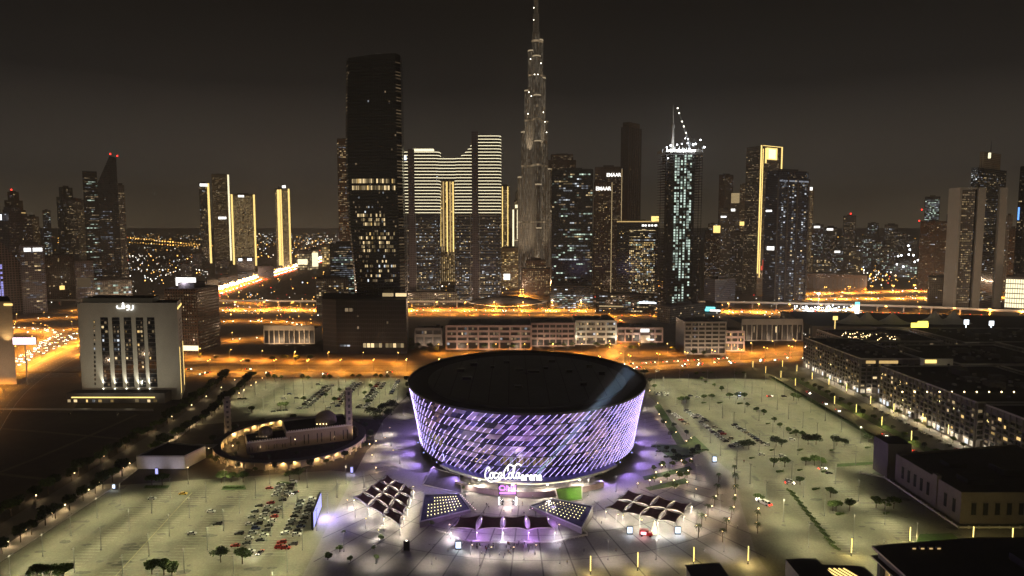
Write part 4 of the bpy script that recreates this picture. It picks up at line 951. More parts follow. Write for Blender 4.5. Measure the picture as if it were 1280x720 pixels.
for nm, line, wd, z in (('boulevard', BOUL, 52, .07), ('highway', HWY, 34, .075), ('highway', HWY2, 30, .08), ('ramp', RAMP, 14, .10), ('highway', SZR, 74, .09), ('ramp', LOOP1, 11, .11), ('ramp', LOOP2, 14, .115), ('ramp', SLIP, 12, .12),
                         ('ramp', LOOP3, 11, .125), ('road', BACK, 26, .13), ('road', EAST, 60, .135), ('road', EAST2, 40, .14), ('road', CROSS, 22, .065)):
    s = MB(); s.strip(line, wd, z); struct(nm, s, 'road')
s = MB(); s.strip([((a[0]+b[0])/2, (a[1]+b[1])/2) for a, b in zip(HWY, HWY2)], 170, .012); struct('verge', s, 'sand')  # pale strip added to catch the highway lamp light
s = MB()
for line, offs, z in ((BOUL, (-18, -11, 11, 18), .078), (HWY, (-10, -3.5, 3, 10), .083), (HWY2, (-9, -3, 3, 9), .088), (SZR, (-28, -21, -14, 14, 21, 28), .098)):
    for x, y, a in along(line, 9):
        if y > 1500: continue
        for o in offs: s.box(x-math.sin(a)*o, y+math.cos(a)*o, z, 3.4, .25, .006, 0, a)
    for sd in ((-1, 1)):
        o = {id(BOUL): 24.5, id(HWY): 16, id(HWY2): 14, id(SZR): 35}[id(line)]*sd
        for (xa, ya, aa), (xb, yb, ab) in zip(along(line, 14), along(line, 14)[1:]):
            if ya < 1500: s.strip([(xa-math.sin(aa)*o, ya+math.cos(aa)*o), (xb-math.sin(ab)*o, yb+math.cos(ab)*o)], .3, z)
struct('road_marking', s, 'line_white')
s = MB()
for line, wd in ((BOUL, 5), (SZR, 7)):
    pts = along(line, 16)
    for (xa, ya, aa), (xb, yb, ab) in zip(pts, pts[1:]):
        L = math.hypot(xb-xa, yb-ya); s.box((xa+xb)/2, (ya+yb)/2, 0, L, wd, .24, 0, aa)
struct('median_strip', s, 'soil')
# car park markings
s = MB()
for x0, y0, x1, y1 in ((-169.5, 270, -181, 374),): s.strip([(x0, y0), (x1, y1)], .5, .058, 1)
for xr in (-133, -122.5, -109):
    for y in range(300, 392, 1):
        yy = 300+(y-300)*2.7
        if yy < 388: s.strip([(xr-.5-(yy-300)*.09*0-5, yy), (xr+5, yy)], .14, .058)
for xr in (-196, -174, -153):
    for k in range(42):
        yy = 262+k*2.8
        if yy < 384: s.strip([(xr-5, yy), (xr+5, yy)], .13, .058)
for xr in (146, 172, 198, 224, 246):
    for k in range(80):
        yy = 414+k*2.8
        if yy < 655 and not 568 < yy < 580: s.strip([(xr-5, yy), (xr+5, yy)], .13, .058)
for xr in (-173, -149, -126, -200, -222):
    for k in range(44):
        yy = 540+k*2.8
        if yy < 660: s.strip([(xr-5, yy), (xr+5, yy)], .13, .058)
for k in range(36):
    yy = 300+k*2.7; s.strip([(150, yy), (160, yy)], .13, .058); s.strip([(186, yy), (196, yy)], .13, .058)
st_mb = MB()                                                        # oil stains, patched asphalt
for x0_, x1_, y0_, y1_, n_ in ((-225, -98, 245, 384, 150), (-236, -110, 538, 655, 110), (130, 252, 300, 655, 260)):
    for _ in range(n_):
        x, y, r, e_ = U(x0_, x1_), U(y0_, y1_), U(.5, 2.6)*U(.5, 1), U(.5, 2.2); a0 = U(0, 3)
        if R() < .25: st_mb.box(x, y, .0515, U(2, 12), U(.6, 3), .0025, 1, RS.choice((0, PI/2)))
        else: st_mb.face([(x+r*e_*math.cos(a0+2*PI*i/11)*U(.75, 1.2), y+r*math.sin(a0+2*PI*i/11)*U(.75, 1.2), .0555) for i in range(11)], 0)
struct('asphalt_stain', st_mb, [mat('stain', (.075, .07, .055), .6, var=.5, scale=.8), mat('asphalt_patch', (.115, .11, .09), .85, var=.3, scale=.5)])
struct('parking_line', s, [M['line_white'], M['line_yellow']])
flat('verge', [(-760, 860), (-20, 860), (-20, 1178), (-700, 1178)], .02, 'sand'); flat('verge', [(-30, 745), (330, 815), (330, 800), (190, 772), (80, 746)][::1], .02, 'sand'); flat('verge', [(-470, 735), (-130, 738), (-130, 790), (-470, 800)], .022, 'sand'); flat('verge', [(420, 1330), (1500, 1330), (1500, 1620), (420, 1600)], .02, 'sand'); flat('verge', [(-900, 1260), (-200, 1260), (-200, 1500), (-900, 1500)], .021, 'sand')  # sandy verges; interchange patches are paler ground added to catch lamp light
# ------------------------------------------------------------------ viaduct and station
VIA = smoothline([(-900, 1290), (-545, 1280), (-209, 1264), (313, 1264), (651, 1200), (834, 1120), (1040, 1020), (1400, 830)], 6)
via = thing('rail_viaduct', 'long raised metro viaduct crossing behind the towers on grey piers', 'viaduct', (0, 1264, 0))
s = MB()
for (xa, ya), (xb, yb) in zip(VIA, VIA[1:]):
    L = math.hypot(xb-xa, yb-ya); a = math.atan2(yb-ya, xb-xa); mx, my = (xa+xb)/2, (ya+yb)/2
    s.box(mx, my, 9.2, L+.6, 10, 1.6, 0, a)
    for o in (-4.8, 4.8): s.box(mx-math.sin(a)*o, my+math.cos(a)*o, 10.8, L+.6, .4, 1.2, 1, a)
obj('deck', s, [M['concrete'], M['stone_cream']], via)
PIERS = along(VIA, 42)
for x, y, a in PIERS:
    if abs(x) < 1200:
        s = MB(); s.cyl(x, y, 0, 7.6, 1.3, 1.3, 8); s.box(x, y, 7.6, 3, 9, 1.5, 0, a); obj('pier', s, M['concrete'], via)
st = thing('metro_station', 'shell shaped metro station with a pale curved edge over the highway', 'station', (XAT(632, 1235), 1250, 0))
s = MB(); x0, x1 = XAT(583, 1235, 15), XAT(682, 1235, 15); nseg = 20; Pn = []
def shell(t): return math.sin(PI*t)**.7
for i in range(nseg):
    t0, t1 = i/nseg, (i+1)/nseg; xa, xb = x0+(x1-x0)*t0, x0+(x1-x0)*t1
    for j in range(8):
        p0, p1 = PI*j/8, PI*(j+1)/8
        def pt(x, t, p): return (x, 1250-17*math.cos(p)*(.45+.55*shell(t)), 9+(14*shell(t)+.5)*math.sin(p))
        s.face([pt(xa, t0, p0), pt(xb, t1, p0), pt(xb, t1, p1), pt(xa, t0, p1)])
obj('shell_roof', s, M['roof_dark'], st, smooth=True)
s = MB(); s.path([(x0+(x1-x0)*t/20, 1232.6-.5*shell(t/20)*6*0+(1-shell(t/20))*8, 13-8*shell(t/20)+0) for t in range(21)], 1.0); obj('edge_beam', s, M['stone_cream'], st)
s = MB(); s.prism([(x0+14, 1236), (x1-14, 1236), (x1-14, 1264), (x0+14, 1264)], 0, 9); obj('concourse', s, M['wall_darkglass'], st)
text_part('sign_letter', 'STATION', 5, (XAT(632, 1232, 20), 1231.6, 19), 0, 'win_dim', st, .3) if False else None

# ------------------------------------------------------------------ the arena
AX, AY = 80.0, 95.0; BX, BY = 73.0, 88.0; ZT, ZB = 47.0, 8.0
ar = thing('arena', 'large oval arena wrapped in slanting violet light lines under a dark flat roof', 'arena', (AC[0], AC[1], 0))
NP, NR = 126, 12
def ap(i, j):                                          # i around (fractional, from the front going right), j = 0 bottom .. NR top
    a = -PI/2+2*PI*i/NP; t = j/NR; k = max(0, t)**1.15
    return (AC[0]+(BX+(AX-BX)*k)*math.cos(a), AC[1]+(BY+(AY-BY)*k)*math.sin(a), ZB+(ZT-ZB)*t)
def nrm(i):
    a = -PI/2+2*PI*i/NP; v = Vector((math.cos(a)/AX, math.sin(a)/AY, 0)); return v.normalized()
def ao(i, j, o): p = ap(i, j); q = nrm(i); return (p[0]+q.x*o, p[1]+q.y*o, p[2])
s = MB()
for j in range(NR):
    for i in range(NP):
        i0 = i+j*.745; ang = (i0 % NP)/NP*360; front = ang < 75 or ang > 285
        k = RS.choices((0, 1, 2, 3), (.42, .26, .2, .12))[0] if front else RS.choices((0, 1, 2, 3), (.6, .12, .13, .15))[0]
        if j < 3 and (ang < 30 or ang > 335): k = RS.choices((0, 3, 2), (.6, .25, .15))[0]
        s.face([ap(i0, j), ap(i0+1, j), ap(i0+1.745, j+1), ap(i0+.745, j+1)], k)
obj('facade_panel', s, [M['panel_dark'], M['panel_mauve'], M['panel_grey'], M['panel_blue']], ar)
s = MB()
for i in range(NP):
    for j in range(NR):
        a, b = i+j*.745+.04, i+(j+1)*.745-.05
        ang = ((i+j*.745) % NP)/NP*360
        bright = 28 < ang < 150 or 215 < ang < 292
        if not bright and ang > 300 and j > 6 and R() < .22: continue
        w = .062
        if 26 < ang < 150:                                          # right flank: short shallow dashes in twice as many rows
            f_ = min(1, (ang-26)/45)
            for h in (0, .5):
                a = i+(j+h)*.745+.05; b = a+.36+.5*f_; j0, j1 = j+h+.05, j+h+.05+.40*(1-.42*f_); w = .06; dz_ = .085*f_
                s.face([ao(a-w/2, j0-dz_, .35), ao(a+w/2, j0-dz_, .35), ao(b+w/2, j1-dz_, .35), ao(b+w/2, j1+dz_, .35), ao(b-w/2, j1+dz_, .35), ao(a-w/2, j0+dz_, .35)], 0)
            continue
        lo, hi = (.16 if j % 2 == 0 else .03), (.84 if j % 2 else .97)
        p = [ao(a-w/2, j+lo, .35), ao(a+w/2, j+lo, .35), ao(b+w/2, j+hi, .35), ao(b-w/2, j+hi, .35)]; q = [ao(a-w/2, j+lo, .05), ao(a+w/2, j+lo, .05), ao(b+w/2, j+hi, .05), ao(b-w/2, j+hi, .05)]
        k = 0 if bright else 1
        s.face(p, k); s.face([q[0], p[0], p[3], q[3]], k); s.face([p[1], q[1], q[2], p[2]], k)
obj('led_line', s, [M['led_bright'], M['led_mid']], ar, kind='stuff')
s = MB()
for j in range(0, NR+1, 2):
    for i in range(NP): s.face([ao(i, j-.06, .14), ao(i+1, j-.06, .14), ao(i+1, j+.06, .14), ao(i, j+.06, .14)])
obj('facade_seam', s, M['black_metal'], ar, kind='stuff')
for k in range(18):                                                 # added violet fill lamps, deepening the led wash on the paving
    a = -PI/2+2*PI*(k-8.5)/26
    if abs(k-8.5) < 2: continue
    x, y = AC[0]+(BX+1.5)*math.cos(a), AC[1]+(BY+1.5)*math.sin(a); s = MB(); s.box(x, y, 7.0, .7, .7, .5); obj('violet_fill_lamp', s, M['screen_violet'], ar)
    lamp('SPOT', (x+.6*math.cos(a), y+.6*math.sin(a), 6.9), VIO, (.42, .28, 1), ar, (math.cos(a), math.sin(a), -.42), 130, .9, .3)
# little lit dots and rooms showing through the front skin
s = MB()
for i0, j0, n, m in ((-9.5, 2.2, 5, 6), (8.5, 2.0, 5, 6)):
    for a in range(n):
        for b in range(m):
            if R() < .7:
                i, j = i0+a*.75+b*.2, j0+b*.55; s.face([ao(i, j, .2), ao(i+.33, j, .2), ao(i+.33, j+.16, .2), ao(i, j+.16, .2)], 0)
obj('facade_dot', s, M['win_warm'], ar, kind='stuff')
s = MB()
for i0, i1, j0, j1, k in ((-19, -14.5, 3.4, 5.2, 1), (-4.5, 3.5, 2.4, 3.8, 2)):
    n = int((i1-i0)*2)
    for a in range(n): s.face([ao(i0+a*.5, j0, .12), ao(i0+a*.5+.45, j0, .12), ao(i0+a*.5+.45, j1, .12), ao(i0+a*.5, j1, .12)], 0 if R() < .6 else 1)
for i, j in ((-18.5, 1.2), (-15.5, .6), (-21, 2.0)): s.face([ao(i, j, .25), ao(i+.35, j, .25), ao(i+.35, j+1.3, .25), ao(i, j+1.3, .25)], 2)
obj('facade_window', s, [M['win_dim'], M['win_dimcool'], M['screen_violet']], ar, kind='stuff')
ring = lambda rx, ry, z, n=96: [(AC[0]+rx*math.cos(2*PI*i/n), AC[1]+ry*math.sin(2*PI*i/n), z) for i in range(n)]
def band(mb, A, B, m=0):
    n = len(A)
    for i in range(n): j = (i+1) % n; mb.face([A[i], A[j], B[j], B[i]], m)
s = MB(); r0, r1, r2 = ring(AX+.6, AY+.6, ZT-.6), ring(AX+.6, AY+.6, ZT+.7), ring(AX-.8, AY-.8, ZT+.7); band(s, r0, r1, 0); band(s, r1, r2, 1); band(s, r2, ring(AX-.8, AY-.8, ZT-1.2), 1); obj('roof_rim', s, [M['steel_dark'], M['roof_dark']], ar)
s = MB(); band(s, ring(AX-.8, AY-.8, ZT-1.0), ring(AX*.84, AY*.84, ZT-1.6)); obj('roof_gutter', s, M['roof_dark'], ar)
s = MB(); prev = ring(AX*.84, AY*.84, ZT-1.6)
for k, z in ((.838, ZT-.4), (.8, ZT+.1), (.6, ZT+1.0), (.3, ZT+1.6), (.02, ZT+1.8)):
    cur = ring(AX*k, AY*k, z); band(s, prev, cur); prev = cur
obj('roof', s, M['membrane'], ar, smooth=False)
s = MB()
for k in range(-5, 6): 
    x = k*12.0; yy = AY*.8*math.sqrt(max(0, 1-(x/(AX*.83))**2)); zz = lambda y: ZT+1.86-1.9*((x/AX)**2+(y/AY)**2)*1.5
    ys = [-yy+2*yy*i/10 for i in range(11)]
    s.path([(AC[0]+x, AC[1]+y, max(ZT-.3, zz(y))+.1) for y in ys], .35)
obj('roof_seam', s, M['roof_dark'], ar, kind='stuff')
for dx, dy, sx, sy in ((-38, 32, 5, 3), (-14, 40, 4, 3), (20, 44, 5, 3), (46, 26, 4, 3), (-46, 12, 5, 3), (-5, 12, 6, 4), (5, 6, 8, 4), (30, 8, 4, 3), (52, 2, 4, 3), (-40, -14, 6, 3), (-6, -38, 5, 3), (36, -30, 4, 3), (14, 18, 3, 3), (-24, 22, 3, 2)):
    s = MB(); s.box(AC[0]+dx, AC[1]+dy, ZT+.2, sx, sy, 2.6); s.box(AC[0]+dx, AC[1]+dy, ZT+2.8, sx+.6, sy+.6, .3); obj('roof_vent', s, M['black_metal'], ar)
s = MB(); band(s, ring(BX-6, BY-6, 0), ring(BX-4, BY-4, ZB-1)); band(s, ring(BX-4, BY-4, ZB-1), ring(BX+.3, BY+.3, ZB)); obj('base_wall', s, M['black_metal'], ar)
s = MB()
for i in range(0, 126, 2):
    a = -PI/2+2*PI*i/NP; s.bar((AC[0]+(BX-5.2)*math.cos(a), AC[1]+(BY-5.2)*math.sin(a), 0), (AC[0]+(BX-2)*math.cos(a), AC[1]+(BY-2)*math.sin(a), ZB-.6), .5)
obj('base_rib', s, M['steel_dark'], ar, kind='stuff')
# entrance canopy, glass hall and terrace
def arc(rx, ry, a0, a1, n): return [(AC[0]+rx*math.cos(math.radians(-90+a0+(a1-a0)*i/n)), AC[1]+ry*math.sin(math.radians(-90+a0+(a1-a0)*i/n))) for i in range(n+1)]
s = MB(); o = arc(BX+3, BY+5, -44, 44, 24); q = arc(BX-6, BY-6, -44, 44, 24)
for i in range(24):
    k0, k1 = 1-abs(i-12)/12, 1-abs(i+1-12)/12
    po, pn = (o[i][0], o[i][1]-3*k0), (o[i+1][0], o[i+1][1]-3*k1)
    s.prism([po, pn, q[i+1], q[i]], 7.2, 8.6+.001*i, 0, 1, bottom=True)
obj('entrance_canopy', s, [M['steel'], M['panel_blue']], ar)
s = MB()
for i in range(24):
    k0, k1 = 1-abs(i-12)/12, 1-abs(i+1-12)/12
    if 5 <= i < 18: s.face([(o[i][0], o[i][1]-3.05*k0-.05, 7.3), (o[i+1][0], o[i+1][1]-3.05*k1-.05, 7.3), (o[i+1][0], o[i+1][1]-3.05*k1-.05, 7.9), (o[i][0], o[i][1]-3.05*k0-.05, 7.9)])
obj('canopy_light', s, M['strip_white'], ar)
s = MB(); g = arc(BX-3.5, BY-1.5, -34, 34, 28)
for i in range(28):
    s.face([(*g[i], 3.2), (*g[i+1], 3.2), (*g[i+1], 7.2), (*g[i], 7.2)], 0 if i % 3 else 1)
obj('entrance_glass', s, [M['lobby_glass'], M['lobby_glass_warm']], ar)
s = MB()
for i in range(0, 29, 1): s.bar((*g[i], 3.2), (*g[i], 7.2), .22)
obj('mullion', s, M['steel_dark'], ar, kind='stuff')
s = MB(); t = arc(BX+6, BY+8, -33, 33, 22); u_ = arc(BX-6, BY-5, -33, 33, 22)
for i in range(22): s.prism([t[i], t[i+1], u_[i+1], u_[i]], 0, 3.2, 1, 0)
obj('entrance_terrace', s, [M['paving'], M['stone_pink']], ar)
s = MB()
for i in range(22): s.bar((t[i][0], t[i][1]+.3, 4.2), (t[i+1][0], t[i+1][1]+.3, 4.2), .12); s.bar((t[i][0], t[i][1]+.3, 3.2), (t[i][0], t[i][1]+.3, 4.2), .1)
obj('railing', s, M['steel'], ar)
for k, (u, v) in enumerate(((609.5, 604), (638.5, 608), (668, 608), (691, 604))):
    i = 6+k*4 if k < 3 else 18; x, y = o[i][0], o[i][1]-3*(1-abs(i-12)/12)+.8
    s = MB(); s.ball((x, y, 6.7), .55, 0, 8, 5); obj('canopy_lamp', s, M['bulb_white'], ar)
    lamp('POINT', (x, y-.3, 6.0), 9000, (1, .82, .66), ar)
for sx_, dark in ((1, False), (-1, True)):
    s = MB(); P = [(*G(699, 629), .1), (*G(728, 625), .1), (*G(727, 607, 4), 4), (*G(694, 611, 4), 4)] if sx_ > 0 else [(AC[0]-x, y, z) for x, y, z in ((38, 372, .1), (62, 386, .1), (58, 402, 4.5), (41, 389, 4.5))]
    if sx_ < 0: P.reverse()
    s.face(P); lw_ = thing('grass_bank' if not dark else 'ramp_bank', 'bright green lit grass bank beside the arena entrance' if not dark else 'dark paved ramp bank on the other flank of the arena entrance', 'grass bank' if not dark else 'ramp bank', (AC[0]+sx_*50, 388, 0))
    obj('turf' if not dark else 'ramp_surface', s, M['lawn'] if not dark else M['paving_dark'], lw_)
    s = MB(); s.path([P[0], P[1], P[2], P[3], P[0]], .6); obj('edging', s, M['concrete'], lw_)
lamp('SPOT', (AC[0]+18, 362, 6.5), 6000, (.85, 1, .5), ar, (14, 8, -5), 90, .8, .3)
# big script sign and plain word beside it
sg = thing('arena_sign', 'glowing cream script sign over the arena entrance canopy', 'sign', (XAT(640, 369, 10), 368.3, 8.6))
def stroke(mb, pts, w, ox, oy, sc, k=6, y=0.0):
    q = smoothline(pts, k)
    q = [(ox+a*sc, y, oy+b*sc*1.62) for a, b in q]
    for i in range(len(q)-1): mb.bar(q[i], q[i+1], w)
    for p in q[::2]: mb.ball(p, w*.52, 0, 6, 4)
def script(sx0, base, sc):
    L = []
    capC = [(1.25, 1.55), (1.5, 1.95), (1.2, 2.25), (.6, 1.9), (.15, 1.1), (.2, .25), (.75, .0), (1.5, .35)]
    o_ = [(.95, .85), (.45, .75), (.3, .3), (.62, .0), (1.0, .35), (.95, .8), (1.3, .7)]
    c_ = [(.85, .75), (.5, .85), (.25, .4), (.5, .02), (1.0, .3)]
    a_ = [(.95, .8), (.5, .8), (.28, .35), (.55, .0), (.9, .45), (1.0, .85), (.95, .2), (1.25, .1)]
    l_ = [(.2, .3), (.75, 1.5), (.7, 2.0), (.45, 1.7), (.4, .5), (.65, .02), (.95, .2)]
    x = 0
    kq = 1.42
    for g, adv, q in ((capC, 1.15, 1), (o_, 1.0*kq, kq), (c_, .86*kq, kq), (a_, 1.0*kq, kq)): L.append([(p[0]*q+x, p[1]*q) for p in g]); x += adv
    L.append([(x+.12, .75), (x+.55, .85)]); x += .55
    for g, adv, q in ((capC, 1.15, 1), (o_, .95*kq, kq), (l_, .8*1.25, 1.25), (a_, 1.05*kq, kq)): L.append([(p[0]*q+x, p[1]*q) for p in g]); x += adv
    L.append([(.5, .05), (1.6, -.55), (3.4, -.4), (5.0, -.1)])      # tail sweeping under the first word
    L.append([(6.9, 2.35), (7.8, 2.75), (8.9, 2.45), (10.2, 2.9), (11.2, 2.6)])   # ribbon over the second word
    return L, x
L, xw = script(0, 0, 1)
xa, xb = XAT(606, 368, 10), XAT(650, 368, 10); scl = (xb-xa)/(xw+.1)
s = MB()
for pts in L: stroke(s, pts, .60, xa, 10.3, scl*1.0, 5, 368.2)
obj('script_letter', s, M['sign_white'], sg)
xm = XAT(662.5, 368, 10)
o_ = text_part('plain_letter', '-arena', 6.6, (xm, 368.2, 11.5), 0, 'sign_white', sg, .5, True, .80)
s = MB(); s.box((xa+xb)/2+5, 368.8, 8.7, 34, .3, .5); obj('support_rail', s, M['steel'], sg)
lamp('POINT', (XAT(640, 362, 10), 361, 11), 5000, (1, .95, .82), sg, size=1.0)
# violet glow on the plaza comes from led lines plus the added fill lamps
# ------------------------------------------------------------------ stage sign, beams
st_ = thing('stage_sign', 'purple neon sign reading ONE on a stage portal before the arena entrance', 'sign', (XAT(635, 356), 356, 0))
zs = ZAT(617, 356)
text_part('neon_letter', 'ONE', 4.0, (XAT(634.5, 356, 3), 355.8, zs+3.0), 0, 'sign_purple', st_, .3, False, 1.15)
s = MB(); xx = XAT(634.5, 356, 4); s.box(xx, 355.8, zs, 8.6, .4, .7); obj('neon_bar', s, M['sign_purple'], st_)
s = MB(); s.box(xx-4.6, 356.2, 0, .6, .6, zs+5.4); s.box(xx+4.6, 356.2, 0, .6, .6, zs+5.4); s.box(xx, 356.3, zs-.6, 9.8, .3, .5); obj('truss', s, M['black_metal'], st_)
for sd in (-1, 1):
    s = MB()
    for k in range(4): s.ball((xx+sd*4.6, 355.6, 1.0+k*1.2), .32, 0, 6, 4)
    obj('stage_lamp', s, M['bulb_cool'], st_, kind='stuff')
lamp('POINT', (xx, 353.5, zs), 2600, (.6, .2, 1), st_, size=1.0)
lamp('POINT', (xx, 353, 3), 3000, (1, .82, .62), st_, size=.6)
def beam(label, p0, p1, r0, r1, power, col, dens, cone):
    p0, p1 = Vector(p0), Vector(p1); d = (p1-p0).normalized()
    th = thing('searchlight', label, 'searchlight', tuple(p0))
    s = MB(); s.cyl(p0.x, p0.y, 0, p0.z*.5, .5, .35, 8); s.bar(p0-d*.9, p0+d*.3, .9); obj('housing', s, M['black_metal'], th)
    s = MB(); s.bar(p0+d*.31, p0+d*.36, .62); obj('lens', s, M['bulb_cool'], th)
    x = d.cross(Vector((0, 0, 1))).normalized(); y = x.cross(d); n = 20; q0 = p0+d*.8
    A = [q0+(x*math.cos(2*PI*i/n)+y*math.sin(2*PI*i/n))*r0 for i in range(n)]; B = [p1+(x*math.cos(2*PI*i/n)+y*math.sin(2*PI*i/n))*r1 for i in range(n)]
    s = MB(); s.mesh(A+B, [(n+i, n+(i+1) % n, (i+1) % n, i) for i in range(n)]+[tuple(range(n)), tuple(range(n, 2*n))[::-1]])
    o = obj('light_haze', s, volume('beam_haze', (.85, .92, 1), dens, 0), loc=None); o['kind'] = 'stuff'
    lamp('SPOT', tuple(p0+d*.6), power, col, th, tuple(d), cone, .55, .12)
if BEAM:
    p0 = (XAT(641.5, 357, 3), 357, 2.2); Y1 = 380; p1 = (XAT(788, Y1, ZAT(462, Y1)), Y1, ZAT(462, Y1))
    beam('searchlight on the stage throwing a broad blue white beam across the arena', p0, p1, .5, 9.5, BEAM, (.55, .75, 1), .006, 5.6)
    p0 = (XAT(628, 357, 3), 357, 2.2); p1 = (XAT(532, 372, ZAT(538, 372)), 372, ZAT(538, 372))
    beam('searchlight on the stage throwing a thin faint beam to the west', p0, p1, .35, 2.4, BEAM*.12, (.75, .85, 1), .005, 4.5)
# ------------------------------------------------------------------ hotel with five glass strips
x0, x1, yf = -371, -287.5, 582.0; ZH = ZAT(378, 600)
ht = thing('hotel', 'pale grey hotel slab with five dark window strips and a white lit roof sign', 'hotel', ((x0+x1)/2, yf, 0))
s = MB(); P = [(x0, yf), (x1, yf), (x1-15, yf+38), (x0-8, yf+44)]
s.prism(P, 0, ZH, 0, 1); obj('wall', s, [M['stone_cream'], M['roof_dark']], ht)
s = MB(); zl2 = ZAT(369, 620); s.prism([(x0-5, yf+12), (x0+56, yf+12), (x0+50, yf+36), (x0-8, yf+40)], ZH-1, zl2, 0, 1); s.prism([(x0-4, yf+3), (x0-.6, yf+3), (x0-8.1, yf+40), (x0-12, yf+40)], 0, ZH+.5, 0, 1)
obj('service_core', s, [M['stone_cream'], M['roof_dark']], ht)
s = MB()
for a, b in (((x0, yf), (x1, yf)), ((x1, yf), (x1-15, yf+38))): wallbox(s, a, b, 0, 1, ZH, ZH+1.6, -.8, .8)
obj('parapet', s, M['stone_cream'], ht)
def hx(u): return XAT(u, yf, 40)
for k, uc in enumerate((132.5, 147, 161.5, 176.5, 190.5)):
    cxs = hx(uc); f = MB(); f.box(cxs, yf-.08, 11, 6.4, .24, ZH-22)
    fo = obj('window_strip', f, M['glass'], ht)
    p = MB()
    for j in range(15):
        z = 12.5+j*(ZH-25)/15
        for q in (-1, 1):
            lit = R() < {0: .55, 1: .6, 2: .45, 3: .6, 4: .45}[k]*(1 if j > 4 else .45)
            if lit:
                mk = 2 if (k < 2 and 8 <= j <= 11) else RS.choice((0, 0, 4, 4, 1, 8)); p.box(cxs+q*1.45+U(-.3, .3), yf-.34, z, U(.9, 2.1), .16, 1.9, mk)
    obj('lit_pane', p, wmats(), fo, kind='stuff')
    p = MB()
    for j in range(16): p.box(cxs, yf-.30, 11.3+j*(ZH-25)/15, 6.4, .2, .5)
    obj('spandrel', p, M['concrete_dark'], fo, kind='stuff')
    up = MB(); ux = hx(uc-4.5); up.cyl(ux, yf-1.3, 9.2, 9.9, .5, .7, 8, 0); up.ball((ux, yf-1.3, 9.95), .45, 1, 6, 4); obj('wall_uplight', up, [M['black_metal'], M['bulb_white']], ht)
    lamp('SPOT', (ux, yf-1.7, 10.8), 30000, (1, .95, .78), ht, (0, .10, 1), 50, .9, .2)
s = MB()
for j in range(15): s.box(x0+9.5+j*.16, yf-.08, 13+j*(ZH-25)/15, 1.3, .2, 2.2, 0)
obj('small_window', s, [M['glass']], ht, kind='stuff')
s = MB()
for j in range(15):
    if R() < .3: s.box(x0+9.5+j*.16, yf-.2, 13.1+j*(ZH-25)/15, 1.1, .1, 1.8, pick(WARMSTACK))
obj('lit_window', s, wmats(), ht, kind='stuff')
s = MB(); s.prism([(x0-8, yf-12), (x1-8, yf-12), (x1-8, yf-.3), (x0-8, yf-.3)], 0, 8.8, 0, 1, bottom=True); obj('podium', s, [M['concrete_dark'], M['roof_dark']], ht)
s = MB(); wallbox(s, (x0-8, yf-12), (x1-8, yf-12), .05, .9, 4.6, 5.6, .05, .2); obj('canopy_light', s, M['strip_gold'], ht)
s = MB()
for i in range(16):
    if R() < .7: wallbox(s, (x0-8, yf-12), (x1-8, yf-12), i/16+.01, i/16+U(.02, .05), 1, 3.2, .05, .15, pick([('win_warm', 4), ('win_gold', 2), ('win_cool', 2)]))
obj('lobby_window', s, wmats(), ht, kind='stuff')
s = MB()
for t in (.1, .92): wallbox(s, (x1, yf), (x1-15, yf+38), t, t+.03, 5, ZH*.55, .05, .3, 0)
wallbox(s, (x1, yf), (x1-15, yf+38), .03, .97, ZH-4.2, ZH-2.6, .05, .4, 0)
obj('light_strip', s, M['strip_gold'], ht)
s = MB()
for j in range(15):
    for t in (.35, .6):
        wallbox(s, (x1, yf), (x1-15, yf+38), t, t+.08, 12.5+j*(ZH-25)/15, 14.6+j*(ZH-25)/15, .05, .12, 0)
obj('side_window', s, M['glass'], ht, kind='stuff')
# the four letter sign, drawn as it looks: loop with tail and dots, round letter, small hook
sgn = MB(); zc = ZAT(383.5, yf-.6); sc = .62
def ink(pts, w=.75, k=5):
    q = [(hx(161)+a*sc, yf-.8, zc+b*sc) for a, b in smoothline(pts, k)]
    for i in range(len(q)-1): sgn.bar(q[i], q[i+1], w)
    for p in q[::2]: sgn.ball(p, w*.52, 0, 6, 4)
ink([(-12, 1.5), (-12.4, -1), (-10, -2.2), (-6, -2.0), (-2.6, -1.8), (-2, .3), (-3, 2.2), (-4.8, 1.7), (-5, .3), (-2.2, -.2)])
ink([(1, -4.4), (3.4, -3.8), (4.6, -1), (4, 1.6), (2.4, 2), (1.2, .6), (2.2, -.7), (4.4, -.6)])
ink([(6.8, -4.4), (9, -3.4), (9.8, -.6), (9.6, 2.2)])
for a, b in ((-4.8, 4.0), (-2.8, 4.0), (-3.8, 5.6)): sgn.ball((hx(161)+a*sc, yf-.8, zc+b*sc), .5, 0, 6, 4)
obj('sign_letter', sgn, M['sign_white'], ht)
for fx in (-350, -312):  # fill lamps added to brighten the hotel front
    fl = thing('fill_lamp', 'added fill light on a short post brightening the hotel front, '+('western' if fx < -330 else 'eastern')+' of two', 'fill_lamp', (fx, 528, 0))
    s = MB(); s.cyl(fx, 528, 0, 2.2, .12, .1, 6); s.box(fx, 528.2, 2.2, 1.1, .5, .8); obj('post', s, M['black_metal'], fl)
    s = MB(); s.box(fx, 528.55, 2.3, 1.0, .08, .6); obj('lamp_glass', s, M['bulb_warm'], fl)
    lamp('SPOT', (fx, 529, 3), 36000, (1, .90, .66), fl, (0, 54, 34), 84, .9, .3)
